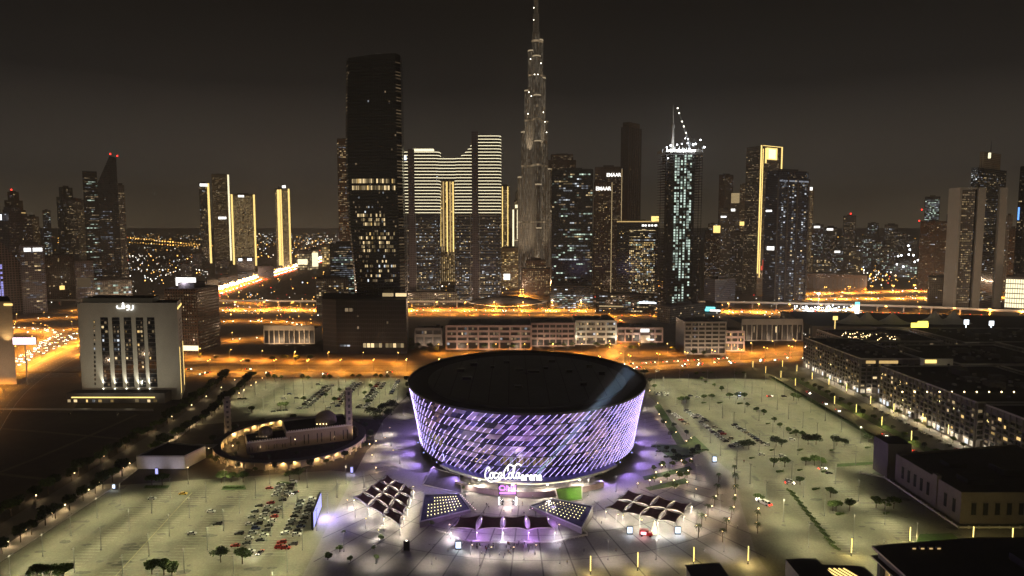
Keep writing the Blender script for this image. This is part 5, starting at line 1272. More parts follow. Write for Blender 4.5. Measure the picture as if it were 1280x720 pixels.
# ------------------------------------------------------------------ brown hotel behind it
root, P, h, E = tower('brown_hotel', 'brown hotel block with a glowing white billboard on its roof', 206, 247, 276, 362, 800, 'wall_brown', dict(prob=.55, pal=[('win_dim', 6), ('win_dusk', 8), ('win_warm', 1)], pw=3.0, ww=1.2, fh=3.6, wh=1.6), phi=30)
bb = thing('roof_billboard', 'glowing white billboard standing on the brown hotel roof', 'billboard', (XAT(232, 812, 90), 822, h))
s = MB(); xa, xb = XAT(219, 820, 90), XAT(245, 820, 90); s.prism([(xa, 821), (xb, 818), (xb, 819), (xa, 822)], ZAT(357, 820), ZAT(347, 820), 0, bottom=True); obj('panel', s, M['sign_white'], bb)
s = MB(); s.prism([(xa-.4, 822.05), (xb+.4, 819.05), (xb+.4, 820), (xa-.4, 823)], h, ZAT(346.5, 820), 0); obj('frame', s, M['black_metal'], bb)
lamp('POINT', ((xa+xb)/2, 812, ZAT(352, 820)), 9000, (.86, .8, 1), bb, size=2)
s = MB(); s.prism(inset(P, .5), h, h+7, 0); obj('plant_block', s, M['concrete_dark'], root)
s = MB(); wallbox(s, P[3], P[0], .52, .98, 3, 9, .1, .3, 0); obj('lobby_window', s, M['strip_white'], root)
# building at the left edge with a pink lit sign
eb = thing('edge_building', 'tall warm lit pale slab cut by the photo edge beside the busy ramp', 'building', (XAT(5, 640, 30), 650, 0))
s = MB(); xa, xb = XAT(-40, 640, 30), XAT(18.5, 640, 30); s.prism([(xa, 640), (xb, 640), (xb-40, 690), (xa-40, 690)], 0, ZAT(377, 640), 0, 1); obj('wall', s, [M['stone_beige'], M['roof_dark']], eb)
s = MB(); s.box(xb-3, 639.6, ZAT(382, 640), 8, .5, 2); obj('roof_light', s, M['strip_gold'], eb)
lamp('SPOT', (xb-6, 634, ZAT(430, 640)), 14000, (1, .62, .25), eb, (0, 6, 20), 100, .9, .4)
s = MB(); xa, xb = XAT(17, 636, 20), XAT(46.5, 636, 20); s.box((xa+xb)/2, 637, ZAT(431, 637), xb-xa, .8, 7.4, 1); s.box((xa+xb)/2, 636.5, ZAT(430.5, 637), xb-xa-.6, .2, 6.6, 0)
for t in (.25, .45, .65): s.box(xa+(xb-xa)*(t+.06), 636.3, ZAT(430.5, 637)+2.2, 2, .15, 2.4, 2)
bo = thing('billboard', 'pink lit billboard beside the warm pale slab and the busy ramp', 'billboard', ((xa+xb)/2, 637, 0)); obj('panel', s, [M['sign_pink'], M['black_metal'], M['sign_white']], bo)
s = MB(); s.cyl((xa+xb)/2, 637.2, 0, ZAT(431, 637), .7, .6, 8); obj('post', s, M['steel'], bo)
gs = thing('road_gantry', 'green road sign gantry spanning the highway lanes', 'sign', (-455, 590, 0))
s = MB(); s.bar((-480, 592, 0), (-480, 592, 8), .5); s.bar((-446, 588, 0), (-446, 588, 8), .5); s.bar((-480, 592, 8), (-446, 588, 8), .5); obj('frame', s, M['steel'], gs)
s = MB(); s.box(-470, 590.2, 6.4, 13, .3, 3.6, 0, -.12); s.box(-455, 588.4, 6.4, 11, .3, 3.6, 0, -.12); obj('sign_plate', s, mat('sign_plate_green', (.02, .20, .09), .5), gs)
# ------------------------------------------------------------------ low row beyond the boulevard
FLN = 3
def slotted(name, label, u0, u1, vt, vb, wall, rows, bays, prob, pal, depth=40, zrow0=3, lit_end=None, inner=None):
    Y = G(640, vb)[1]; z = ZAT(vt, Y); xa, xb = XAT(u0, Y, z*.5), XAT(u1, Y, z*.5)
    root = thing(name, label, 'building', ((xa+xb)/2, Y+depth/2, 0))
    for q in range(FLN):  # added lamps without fixtures brighten the front from its base
        t = (q+.5)/FLN; lamp('SPOT', (xa+(xb-xa)*t, Y-13, .8), 9000, (1, .70, .46), root, (0, 13, 6), 130, .9, .4)
    rh = (z-zrow0-1.5)/rows; s = MB(); s.prism([(xa, Y+1), (xb, Y+1), (xb, Y+depth), (xa, Y+depth)], 0, z-.6, 1, 2); obj('core', s, [M[wall], M['black_metal'], M['roof_grey']], root)
    s = MB()
    for r in range(rows+1): s.box((xa+xb)/2, Y+.4, zrow0-.6+r*rh if r else 0, xb-xa+.4, .8, rh*.42 if r else zrow0*.4, 0)
    for b in range(bays+1): s.box(xa+(xb-xa)*b/bays, Y+.1, 0, (xb-xa)/bays*.16, 1.0, z, 0)
    s.box((xa+xb)/2, Y+.5, z-1.4, xb-xa+1, 1.2, 1.4, 0); obj('front_frame', s, M[wall], root)
    s = MB()
    for r in range(rows):
        for b in range(bays*3):
            if R() < prob: t = (b+.5)/(bays*3); s.box(xa+(xb-xa)*t, Y+.85, zrow0+r*rh+rh*.42, (xb-xa)/bays*U(.12, .26), .2, rh*.42, pick(pal))
    obj('lit_window', s, wmats(), root, kind='stuff')
    s = MB()
    for q in range(4): s.box(xa+(xb-xa)*(.15+.22*q), Y+depth*U(.3, .7), z-.6, U(4, 9), U(3, 7), U(1.6, 3.4))
    obj('roof_plant', s, M['concrete_dark'], root)
    return root, xa, xb, Y, z
slotted('parking_block', 'long pinkish parking block with dark slots and few lights behind the arena', 558, 664, 407, 437, 'stone_pink', 4, 8, .24, [('win_dim', 5), ('win_warm', 2), ('win_cool', .6)], 62)
slotted('brick_block', 'brown block with a grid of square bays directly behind the arena roof', 664, 718, 404, 433, 'stone_pink', 4, 7, .10, [('win_dim', 4), ('win_dimgold', 2), ('win_warm', 1)], 60)
r_, xa, xb, Y, z = slotted('office_block', 'office block with three bands of white lit floors and white end walls', 720, 770, 401, 431, 'stone_cream', 4, 4, .8, [('win_warm', 4), ('win_cool', 2), ('win_dim', 3)], 55)
for xx, s_ in ((xa, 1), (xb, -1)): lamp('SPOT', (xx-s_*3, Y-7, 4), 16000, (.95, 1, .82), r_, (s_*.5, 1, 1.4), 90, .9, .3)
r_, xa, xb, Y, z = slotted('civic_block', 'low block with a white lit square sign over its entrance', 772, 828, 410, 428, 'stone_pink', 2, 6, .3, [('win_warm', 2), ('win_dim', 4)], 50)
s = MB(); s.box(XAT(806, Y, 15), Y-1, ZAT(415, Y), 11, .5, 4.2); s.box(XAT(812, Y, 5), Y-1.2, 3, 11, .4, 1.6); obj('sign_panel', s, M['sign_white'], r_)
s = MB(); s.box(XAT(806, Y, 5), Y-2, 0, 12, 4, 10); obj('entrance_frame', s, M['stone_beige'], r_)
for xx in (-10, 4): lamp('SPOT', (XAT(806, Y, 5)+xx, Y-8, 2), 7000, (1, .95, .85), r_, (0, 1, .9), 80, .9, .3)
slotted('grey_block', 'grey slotted block at the foot of the unfinished tower', 856, 907, 402, 443, 'concrete', 7, 6, .05, DIMSTACK, 45)
slotted('shop_block', 'low warm lit block attached to the grey slotted block', 907, 930, 414, 439, 'stone_pink', 3, 3, .4, [('win_gold', 3), ('win_warm', 2)], 40)
slotted('dark_hall', 'wide low dark hall with pale columns along the boulevard', 927, 1003, 404, 426, 'concrete', 1, 12, .25, [('win_dim', 4), ('win_warm', 1)], 60)
r_, xa, xb, Y, z = slotted('ribbed_hall', 'pale ribbed windowless hall lit from below left of the black podium', 330, 393, 411, 430, 'stone_beige', 1, 10, 0, DIMSTACK, 35)
lamp('SPOT', (xa+18, Y-14, 1), 26000, (1, .66, .36), r_, (0, 1, .7), 110, .9, .5); lamp('SPOT', (xb-18, Y-14, 1), 26000, (1, .66, .36), r_, (0, 1, .7), 110, .9, .5)
slotted('dark_annex', 'small dark annex between the black podium and the parking block', 519, 552, 411, 432, 'concrete_dark', 2, 3, .05, DIMSTACK, 30)
tower('stepped_block', 'dark stepped base of the unfinished tower facing the crossing', 822, 838, 884, 384, 1050, 'wall_grey', dict(prob=.08, pal=DIMSTACK), phi=40)
r_, *_ = tower('shop_block', 'low shop row with blue white lit signs below the dark hotel', 745, None, 822, 369, 1180, 'wall_darkglass', dict(prob=.3, pal=[('win_cool', 2), ('win_warm', 1), ('win_green', 2), ('win_dim', 3)], pw=5, ww=4), depth=30, signs=((0, .7, .98, 17, 20, 'sign_cool'), (0, .05, .45, 10, 12, 'win_warm')))
tower('shop_block', 'low glass shop row with pale green lights below the black glass office tower', 688, None, 742, 358, 1230, 'wall_darkglass', dict(prob=.45, pal=[('win_cool', 3), ('win_green', 3), ('win_dim', 3)], pw=5, ww=4.4), depth=40)
tower('shop_block', 'low lit hall at the feet of the twin banded towers', 505, None, 572, 366, 1290, 'wall_grey', dict(prob=.35, pal=[('win_warm', 3), ('win_dim', 4), ('win_gold', 2)], pw=4, ww=3), depth=30)
tower('green_sign_hall', 'low hall with a long green lit sign above the highway', 790, None, 818, 384, 1190, 'wall_grey', dict(prob=.1, pal=DIMSTACK), depth=25, signs=((0, .2, .62, 4.5, 7.5, 'sign_green'),))
tower('cyan_sign_hall', 'small pavilion with stacked cyan and white lit signs by the viaduct', 873, None, 902, 381, 1180, 'wall_grey', None, depth=25, signs=((0, .0, .5, 3, 7, 'sign_cyan'), (0, .35, .75, 7.5, 10.5, 'sign_cyan'), (0, .52, .98, 3, 6, 'sign_white')))
# ------------------------------------------------------------------ blocks along the eastern street
def flats(label, poly, z, prob, roofs=(), name='apartment_block', balcony=True):
    cx = sum(p[0] for p in poly)/len(poly); cy = sum(p[1] for p in poly)/len(poly)
    root = thing(name, label, 'apartment block', (cx, cy, 0))
    s = MB(); s.prism(poly, 0, z, 0, 1); obj('wall', s, [M['concrete_dark'], M['roof_dark']], root)
    fr = MB(); gl = MB(); lw = MB(); bal = MB(); sh = MB()
    for a, c in seen_edges(poly):
        L = math.hypot(c[0]-a[0], c[1]-a[1]); nb = max(2, int(L/5.2)); fl = int((z-5.5)/3.7)
        for i in range(nb+1): wallbox(fr, a, c, min(i/nb, 1-.5/L), min(1, i/nb+.5/L), 0, z, .02, .9)
        for j in range(fl+1): wallbox(fr, a, c, 0, 1, 5.2+j*3.7, 5.2+j*3.7+.5, .02, .7)
        for j in range(fl):
            for i in range(nb):
                t0, t1 = (i+.14)/nb, (i+.9)/nb; zz = 5.8+j*3.7
                wallbox(gl, a, c, t0, t1, zz, zz+2.4, .01, .08)
                if R() < prob:
                    w = U(.3, 1); wallbox(lw, a, c, t0+.02/nb, t0+(t1-t0)*w, zz+.2, zz+2.2, .1, .05, pick([('win_dim', 5), ('win_warm', 2.5), ('win_gold', 5), ('win_dusk', 4)]))
                if balcony and (i+j) % 3 == 0: wallbox(bal, a, c, t0, t1, zz-.1, zz+1.0, .95, .12)
        if L > 30:
            for i in range(nb):
                if R() < .55: wallbox(sh, a, c, (i+.12)/nb, (i+.9)/nb, .6, 4.2, .1, .1, RS.choice((0, 0, 1)))
    obj('frame', fr, M['concrete_dark'], root); obj('window', gl, M['glass'], root, kind='stuff'); obj('lit_window', lw, wmats(), root, kind='stuff')
    if bal.f: obj('balcony', bal, M['steel_dark'], root, kind='stuff')
    if sh.f:
        for a, c in seen_edges(poly):
            L = math.hypot(c[0]-a[0], c[1]-a[1]); q = max(1, int(L/16))
            for i in range(q if L > 30 else 0):
                t = (i+.5)/q; nx, ny = (c[1]-a[1])/L, (a[0]-c[0])/L; lamp('POINT', (a[0]+(c[0]-a[0])*t+nx*2.2, a[1]+(c[1]-a[1])*t+ny*2.2, 3.6), 2600, (1, .84, .58), root, size=.5)
    if sh.f: obj('shop_front', sh, [M['shop_glass'], M['shop_glass_cool']], root, kind='stuff')
    s = MB()
    for q in range(40):
        k = inset(poly, U(.1, .86)); p, p2 = k[q % len(k)], k[(q+1) % len(k)]; t = R(); big = q < 7
        s.box(p[0]+(p2[0]-p[0])*t, p[1]+(p2[1]-p[1])*t, z, U(5, 12) if big else U(1.2, 3), U(5, 12) if big else U(1.2, 3), U(2.5, 4.5) if big else U(.8, 1.8), int(not big and R() < .6))
    obj('roof_plant', s, [M['concrete_dark'], M['concrete']], root, kind='stuff')
    s = MB(); q = inset(poly, .985); n_ = len(poly)
    for i in range(n_): j = (i+1) % n_; s.prism([poly[i], poly[j], q[j], q[i]], z, z+1.1, 0, 0)
    obj('parapet', s, M['concrete'], root)
    for (t0, t1, ei, m) in roofs:
        a, c = seen_edges(poly)[ei]; s = MB(); wallbox(s, a, c, t0, t1, z-3.4, z-.8, .9, .3); obj('roof_light', s, M[m], root)
    return root
ra = flats('dark apartment block with two lit cream strips under its roof on the tree lined street', [(313, 604), (366, 604), (366, 716), (313, 722)], 31, .24, ((.30, .62, 0, 'strip_dimgold'), (.08, .24, 0, 'strip_dimgold')))
s = MB(); s.prism([(366.2, 598), (392, 598), (392, 630), (366.2, 630)], 0, 33, 0, 1); wn = thing('apartment_wing', 'pale cream end wing with small dark windows joined to the dark apartment block', 'apartment block', (379, 610, 0)); obj('wall', s, [M['stone_cream'], M['roof_dark']], wn)
s = MB()
for j in range(6): s.box(388, 597.9, 6+j*4, 2, .3, 2.4)
obj('window', s, M['glass'], wn); s = MB(); s.box(372, 597.7, 29, 10, .4, 3); obj('roof_light', s, M['strip_gold'], wn)
s = MB()
for i in range(5): s.box(368+i*4, 597.8, .5, 2.6, .3, 4)
obj('shop_front', s, M['shop_glass'], wn)
lamp('SPOT', (379, 590, 2), 9000, (1, .85, .5), wn, (0, 1, 1.5), 80, .9, .3)
flats('long dark apartment block with lit shops facing the tree lined street', [(314, 452), (410, 452), (410, 574), (314, 572)], 31, .32, name='apartment_block')
rb = flats('dark apartment block with warm lit bays at the photo edge beside the street', [(316, 390), (410, 390), (410, 446), (316, 446)], 31, .42, ((.1, .9, 0, 'strip_dimgold'),))
flats('dark block behind the cream end wing', [(400, 600), (500, 600), (500, 700), (400, 700)], 27, .06, ((.1, .9, 0, 'win_dusk'),), balcony=False)
flats('dark block with a warm string of lights along its roof terrace', [(424, 480), (560, 480), (560, 585), (424, 585)], 29, .05, balcony=False)
flats('dark block near the mall with amber roof terrace', [(370, 735), (470, 735), (470, 820), (370, 820)], 25, .08, balcony=False)
flats('dark block beyond the terrace block at the photo edge', [(515, 610), (650, 610), (650, 720), (515, 720)], 27, .06, ((.2, .5, 0, 'strip_dimgold'),), balcony=False)
flats('low dark block beyond the boulevard before the mall tents', [(500, 745), (660, 745), (660, 850), (500, 850)], 22, .05, balcony=False)
tr_ = thing('terrace_light_string', 'string of warm bulbs along a dark roof terrace', 'light string', (470, 500, 29))
s = MB(); xa, xb = XAT(1228, 500, 30), XAT(1290, 500, 30)
for i in range(13): s.ball((xa-70+(xb-xa+70)*i/12, 482, 31.5), .5, 0, 6, 4)
obj('bulb', s, M['bulb_warm'], tr_, kind='stuff'); s = MB(); s.bar((xa-70, 482, 32), (xb, 482, 32), .1)
for i in range(4): s.bar((xa-70+(xb-xa+70)*i/3, 482, 29), (xa-70+(xb-xa+70)*i/3, 482, 32), .15)
obj('cable', s, M['black_metal'], tr_)
# roof garden with little lamps, tents of the mall
tg = thing('roof_garden_lights', 'cluster of amber lamps on a dark roof garden behind the apartment block', 'light string', (392, 745, 25))
s = MB()
for _ in range(46): s.ball((U(372, 430), U(738, 790), 25.6+U(0, 2)), U(.25, .5), 0, 5, 4)
obj('bulb', s, M['bulb_warm'], tg, kind='stuff')
ml = thing('mall', 'long low dark mall with a yellow lit roof sign beyond the apartment blocks', 'mall', (640, 980, 0))
s = MB(); s.prism([(400, 900), (840, 860), (900, 980), (420, 1060)], 0, 18, 0, 1); obj('wall', s, [M['concrete_dark'], M['roof_dark']], ml)
s = MB()
for a, c in seen_edges([(400, 900), (840, 860), (900, 980), (420, 1060)]):
    for i in range(40):
        if R() < .35: wallbox(s, a, c, i/40, i/40+.016, U(3, 10), 13, .05, .1, pick([('win_dim', 4), ('win_warm', 1), ('win_dimcool', 2)]))
obj('lit_window', s, wmats(), ml, kind='stuff')
s = MB(); yy = 880; s.box(XAT(1146, yy, 20), yy-6, ZAT(408.5, yy), 22, .6, 6); s.box(XAT(1150, yy, 24), yy-6, ZAT(403.5, yy), 13, .6, 3); obj('sign_panel', s, M['sign_yellow'], ml)
for u, v, wd, hh, m in ((1104, 417, 11, 3, 'sign_white'), (1137, 418, 14, 3, 'sign_cool'), (1201, 405.5, 6, 6, 'sign_cool'), (1232, 407, 6, 6, 'sign_cool'), (1039, 400, 6, 5, 'strip_gold')):
    s = MB(); s.box(XAT(u, yy, 15), yy-10, ZAT(v, yy-10), wd, .6, hh); s.box(XAT(u, yy, 15), yy-9.6, 0, 1, .3, ZAT(v, yy-10)); obj('sign_panel', s, M[m], ml)
lamp('POINT', (XAT(1146, 870, 20), 868, 24), 6000, (1, .85, .2), ml, size=2)
for k, (u, v) in enumerate(((1066, 393), (1084, 392), (1116, 393), (1168, 391), (1192, 391))):
    Y = 930; x = XAT(u, Y, 25); tn = thing('tent_roof', ['grey tent roof left of the white pylon sign', 'grey tent roof right of the white pylon sign', 'dark tent roof above the yellow sign', 'pale lit tent roof right of the yellow sign', 'pale lit tent roof easternmost on the mall'][k], 'tent roof', (x, Y, 18))
    s = MB(); zt = ZAT(v-2, Y); n_ = 12; prev = None
    for (r, z) in ((19, 18.2), (13, 20.5), (7, 24.5), (1, zt)):
        cur = [(x+r*1.25*math.cos(2*PI*i/n_), Y+r*math.sin(2*PI*i/n_), z) for i in range(n_)]
        if prev: band(s, prev, cur)
        prev = cur
    obj('fabric', s, M['stone_cream'], tn); s = MB(); s.cyl(x, Y, 18, zt+2, .4, .2, 6); obj('mast', s, M['steel'], tn)
    if k > 2: lamp('SPOT', (x-10, Y-24, 17), 26000, (1, .92, .78), tn, (10, 22, 7), 80, .9, .4)
pyl = thing('pylon_sign', 'tall white and cyan lit pylon sign beside the mall tents', 'sign', (XAT(1071, 1000, 20), 1000, 0))
s = MB(); x = XAT(1071, 1000, 30); s.box(x, 1000, 0, 7, 2, ZAT(392, 1000), 1); s.box(x, 998.8, ZAT(392, 1000), 6.4, .4, ZAT(381, 1000)-ZAT(392, 1000), 0); s.box(x, 998.8, ZAT(380.8, 1000), 6.4, .4, 4, 2); obj('panel', s, [M['sign_white'], M['black_metal'], M['sign_cyan']], pyl)
mk = thing('market_canopy', 'long white lit market canopy by the viaduct below the blue grey tower', 'canopy', (XAT(1040, 1150, 5), 1160, 0))
s = MB(); xa, xb = XAT(1000, 1150, 6), XAT(1078, 1150, 6)
for i in range(11): s.box(xa+(xb-xa)*(i+.5)/11, 1165+U(-12, 12), 7, (xb-xa)/11*.9, 30, .5, 0)
obj('canopy_roof', s, M['stone_cream'], mk); s = MB()
for i in range(46): s.ball((U(xa, xb), U(1138, 1200), U(7.8, 12)), U(.5, 1.3), 0, 5, 4)
obj('bulb', s, M['bulb_cool'], mk, kind='stuff'); s = MB()
for i in range(12): s.cyl(xa+(xb-xa)*i/11, 1150, 0, 7, .25, .25, 6)
obj('canopy_post', s, M['steel'], mk)
for i in range(4): lamp('POINT', (xa+(xb-xa)*(i+.5)/4, 1146, 12), 30000, (.92, .96, 1), mk, size=1)
hm = thing('high_mast', 'tall mast with a cluster of white lamps over the market canopy', 'light mast', (XAT(1023, 1190, 20), 1190, 0))
s = MB(); x = XAT(1023, 1190, 20); s.cyl(x, 1190, 0, 33, .5, .25, 6); obj('pole', s, M['steel'], hm); s = MB()
for q in (-2, 0, 2): s.ball((x+q, 1190, 33), .9, 0, 6, 4)
obj('lamp_head', s, M['bulb_cool'], hm); lamp('POINT', (x, 1188, 32), 50000, (.95, .97, 1), hm, size=1)
# ------------------------------------------------------------------ white hall, dark front roofs
wh = thing('white_hall', 'pale windowed hall with flat dark roof and a corner tower beside the east car park', 'building', (262, 368, 0))
s = MB(); P = [(226.5, 333.2), (310, 333.2), (310, 410), (226.5, 392)]; s.prism(P, 0, 15.2, 0, 1); obj('wall', s, [M['hall_wall'], M['roof_dark']], wh)
s = MB(); P2 = [(224, 396), (238, 396), (238, 412), (224, 412)]; s.prism(P2, 0, 21, 0, 1); obj('corner_tower', s, [M['concrete_dark'], M['roof_dark']], wh)
s = MB(); q = inset(P, .985)
for i in range(4): j = (i+1) % 4; s.prism([P[i], P[j], q[j], q[i]], 15.2, 16.5, 0, 0)
s.prism([(225.9, 352), (228.2, 352), (228.2, 356), (225.9, 356)], 0, 18.2, 0, 0); obj('parapet', s, M['hall_wall'], wh)
s = MB()
for x in range(233, 310, 6): s.box(x, 333.0, 5, 2.2, .5, 6)
for y in (338, 345, 360, 366, 372, 378, 384): s.box(226.3, y, 4.5, .5, 1.8, 7)
obj('window', s, M['glass'], wh, kind='stuff'); s = MB()
for x in range(233, 310, 6): s.box(x, 332.85, 11.1, 2.8, .4, .4); s.box(x, 332.85, 4.5, 2.8, .6, .4)
for y in (338, 345, 360, 366, 372, 378, 384): s.box(226.15, y, 11.6, .4, 2.6, .4)
obj('window_trim', s, M['hall_wall'], wh, kind='stuff')
s = MB(); 
for x, y, a, b, c in ((246, 352, 14, 9, 2.5), (276, 366, 18, 12, 3), (250, 376, 10, 8, 2.2), (292, 348, 12, 10, 2)): s.box(x, y, 15.2, a, b, c)
obj('roof_plant', s, M['roof_dark'], wh)
bw = thing('boundary_wall', 'low pale wall around the white hall', 'wall', (223, 360, 0)); s = MB()
for a, c in (((212, 404), (222.5, 396)), ((222.5, 396), (222.5, 328)), ((222.5, 328), (320, 328))):
    s.bar((*a, .9), (*c, .9), .35); s.bar((*a, .45), (*c, .45), .35)
    L = math.hypot(c[0]-a[0], c[1]-a[1]); n_ = int(L/5)
    for i in range(n_+1): t = i/n_; s.box(a[0]+(c[0]-a[0])*t, a[1]+(c[1]-a[1])*t, 0, .5, .5, 1.5)
obj('masonry', s, M['stone_cream'], bw)
zr = 14.0
def pg(u, v, z): return G(u, v, z)
fr_ = thing('front_hall', 'large dark flat roofed hall filling the lower right corner of the photo', 'building', (190, 262, 0))
A = pg(1098, 684, zr); B = pg(1226, 673, zr); C3 = pg(1330, 676, zr)
P = [(A[0]+2, 225), (C3[0]+50, 225), (C3[0]+50, C3[1]), (B[0], B[1]), (A[0], A[1])]
s = MB(); s.prism(P, 0, zr-.8, 0, 1); obj('wall', s, [M['concrete_dark'], M['roof_dark']], fr_)
s = MB(); P5 = [(A[0]-2.2, 224), (C3[0]+52, 224), (C3[0]+52, C3[1]+1.5), (B[0], B[1]+1.6), (A[0]-2, A[1]+1.5)]; s.prism(P5, zr-.79, zr, 0, 1, bottom=True); s.prism([(p[0]-(1.5 if p[0] < 150 else 0), p[1]+.4) for p in P5], zr-5.2, zr-4.6, 0, 1, bottom=True); obj('roof_slab', s, [M['stone_beige'], M['roof_dark']], fr_)
s = MB()
for u in (1141, 1151.5, 1162, 1172): x, y = pg(u, 686, zr); s.box(x, y-.6, zr+.02, 2.4, .5, 1.3, 1); s.box(x, y-.95, zr+.3, 1.3, .25, .5, 0)
obj('roof_lamp', s, [M['strip_dimgold'], M['concrete_dark']], fr_)
s = MB(); s.box(A[0]+60, 262, zr, 24, 14, 3); s.box(A[0]+28, 246, zr, 10, 8, 2.4); obj('roof_plant', s, M['roof_dark'], fr_)
s = MB()
for i in range(9): s.box(A[0]-.1, A[1]-4-i*4, 1, .4, 2.6, 6, 0 if R() < .4 else 1)
obj('window', s, [M['win_gold'], M['glass']], fr_, kind='stuff')
zr = 10.0
kk = thing('slatted_pavilion', 'dark boxy pavilion with a row of gold lit roof slats at the bottom edge', 'pavilion', (100, 255, 0))
A, B = pg(982, 699, zr), pg(1020, 697.5, zr); s = MB(); s.prism([(A[0], 225), (B[0]+2, 225), (B[0], B[1]), (A[0], A[1])], 0, zr, 0, 1); s.prism([(B[0]+2.1, 225), (B[0]+20, 225), (B[0]+19, B[1]-3), (B[0]+.1, B[1]-1)], 0, zr-2.2, 0, 1); obj('wall', s, [M['concrete_dark'], M['roof_dark']], kk)
s = MB()
for i in range(5): x = B[0]+3.2+i*2.0; s.box(x, B[1]-11, zr-2.0, .55, 12, .4, 0, .35)
obj('roof_slat', s, M['strip_gold'], kk)
bx_ = thing('dark_kiosk_building', 'small dark boxy building cut by the bottom edge of the photo', 'building', (76, 262, 0))
A, B = pg(858, 708, 9), pg(898, 705, 9); s = MB(); s.prism([(A[0], 225), (B[0]+2, 225), (B[0], B[1]), (A[0], A[1])], 0, 9, 0, 1); obj('wall', s, [M['concrete_dark'], M['roof_dark']], bx_)
s = MB(); s.prism([(A[0]-.5, 224.5), (B[0]+2.5, 224.5), (B[0]+.5, B[1]+.5), (A[0]-.5, A[1]+.5)], 9.0, 9.5, 0, 1, bottom=True); obj('roof_slab', s, [M['steel_dark'], M['roof_dark']], bx_)
# ------------------------------------------------------------------ mosque
MC = (-152.0, 460.0); MA, MBB = 50.0, 52.0
flat('mosque_garden', [(MC[0]+56*math.cos(2*PI*i/40), MC[1]+55*math.sin(2*PI*i/40)) for i in range(40)], .075, 'soil')
aw = thing('arcade', 'oval warm lit arcade ring enclosing the mosque', 'arcade', (MC[0], MC[1], 0))
def el(k, i, n=44): a = 2*PI*i/n; return (MC[0]+MA*k*math.cos(a), MC[1]+MBB*k*math.sin(a))
s = MB(); wl_ = MB(); 
for i in range(44):
    a, b = el(1, i), el(1, i+1); c, d = el(.90, i+1), el(.90, i)
    s.prism([d, a, b, c] if False else [a, b, c, d], 4.6, 5.3, 0, 1, bottom=True)
    wl_.prism([el(.955, i), el(.955, i+1), el(.94, i+1), el(.94, i)], 0, 4.6, 0, 0, close=False)
obj('roof_slab', s, [M['stone_beige'], M['concrete_dark']], aw); obj('back_wall', wl_, M['stone_beige'], aw)
s = MB()
for i in range(44):
    for k in (1, .91):
        p = el(k*.99, i); s.box(p[0], p[1], 0, .9, .9, 4.6, 0, 2*PI*i/44)
    for k in (.985, .912):                                           # arch heads
        a, b = el(k, i), el(k, i+1)
        for t0, t1, z in ((0, .18, 3.0), (.18, .36, 3.9), (.64, .82, 3.9), (.82, 1, 3.0)):
            p, q = (a[0]+(b[0]-a[0])*t0, a[1]+(b[1]-a[1])*t0), (a[0]+(b[0]-a[0])*t1, a[1]+(b[1]-a[1])*t1)
            dx, dy = MC[0]-p[0], MC[1]-p[1]; L = math.hypot(dx, dy)
            s.face([(*p, z), (*q, z), (*q, 4.6), (*p, 4.6)])
obj('column', s, M['stone_beige'], aw, kind='stuff')
for i in range(44):
    if (15 <= i <= 24) or (26 <= i <= 42 and i not in (31, 32, 36)) or 9 <= i <= 14:
        k = .972 if i > 24 or i < 0 else .925
        p = el(k, i+.5); lamp('POINT', (p[0], p[1], 3.9), 1300 if i > 24 else 1500, (1, .60, .22), aw, size=.15)
mq = thing('mosque', 'beige mosque with flat dark roofs and two small domes inside the oval arcade', 'mosque', (-147, 468, 0))
def rot_rect(cx, cy, sx, sy, a):
    c, q = math.cos(a), math.sin(a); return [(cx+x*c-y*q, cy+x*q+y*c) for x, y in ((-sx/2, -sy/2), (sx/2, -sy/2), (sx/2, sy/2), (-sx/2, sy/2))]
ra_ = .42
for k, (cx, cy, sx, sy, z) in enumerate(((-139, 474, 44, 30, 10.5), (-168, 455, 26, 22, 7.0))):
    P = rot_rect(cx, cy, sx, sy, ra_); s = MB(); s.prism(P, 0, z, 0, 1); obj('wall', s, [M['mosque_stone'], M['roof_dark']], mq)
    s = MB(); q = inset(P, .97)
    for i in range(4): j = (i+1) % 4; s.prism([P[i], P[j], q[j], q[i]], z, z+.8, 0, 0)
    for a, c in seen_edges(P):
        L = math.hypot(c[0]-a[0], c[1]-a[1])
        for i in range(int(L/1.6)): wallbox(s, a, c, i*1.6/L, (i*1.6+.9)/L, z+.8, z+1.5, -.5, .45)
    obj('parapet', s, M['stone_cream'], mq)
    s = MB()
    for a, c in seen_edges(P):
        for i in range(5): wallbox(s, a, c, (i+.3)/5, (i+.36)/5, 1.5, z-2.5, .02, .15); wallbox(s, a, c, (i+.62)/5, (i+.68)/5, 1.5, z-2.5, .02, .15)
    obj('window', s, M['glass'], mq, kind='stuff')
    s = MB(); dx, dy, dr = (cx+6, cy+3, 7.5) if k == 0 else (cx-1, cy+2, 5.0)
    s.cyl(dx, dy, z, z+2.4, dr, dr, 20); s.ball((dx, dy, z+2.4), dr*.96, 0, 20, 12, .9); s.cyl(dx, dy, z+2.4+dr*.85, z+5+dr, .25, .05, 6); obj('dome', s, M['mosque_stone'], mq, smooth=False)
    s = MB()
    for i in range(4): s.ball((dx-4+i*2.2, dy-dr-.6, z+1.2), .3, 0, 6, 4)
    obj('dome_lamp', s, M['bulb_warm'] if k == 0 else M['win_warm'], mq)
for x, y, pw in ((-128, 447, 900), (-140, 440, 700), (-118, 455, 900), (-163, 435, 500), (-178, 440, 350), (-150, 437, 500)):
    lamp('SPOT', (x, y, .8), pw*1.5, (1, .66, .34), mq, (-3, 8, 7), 110, .9, .2)
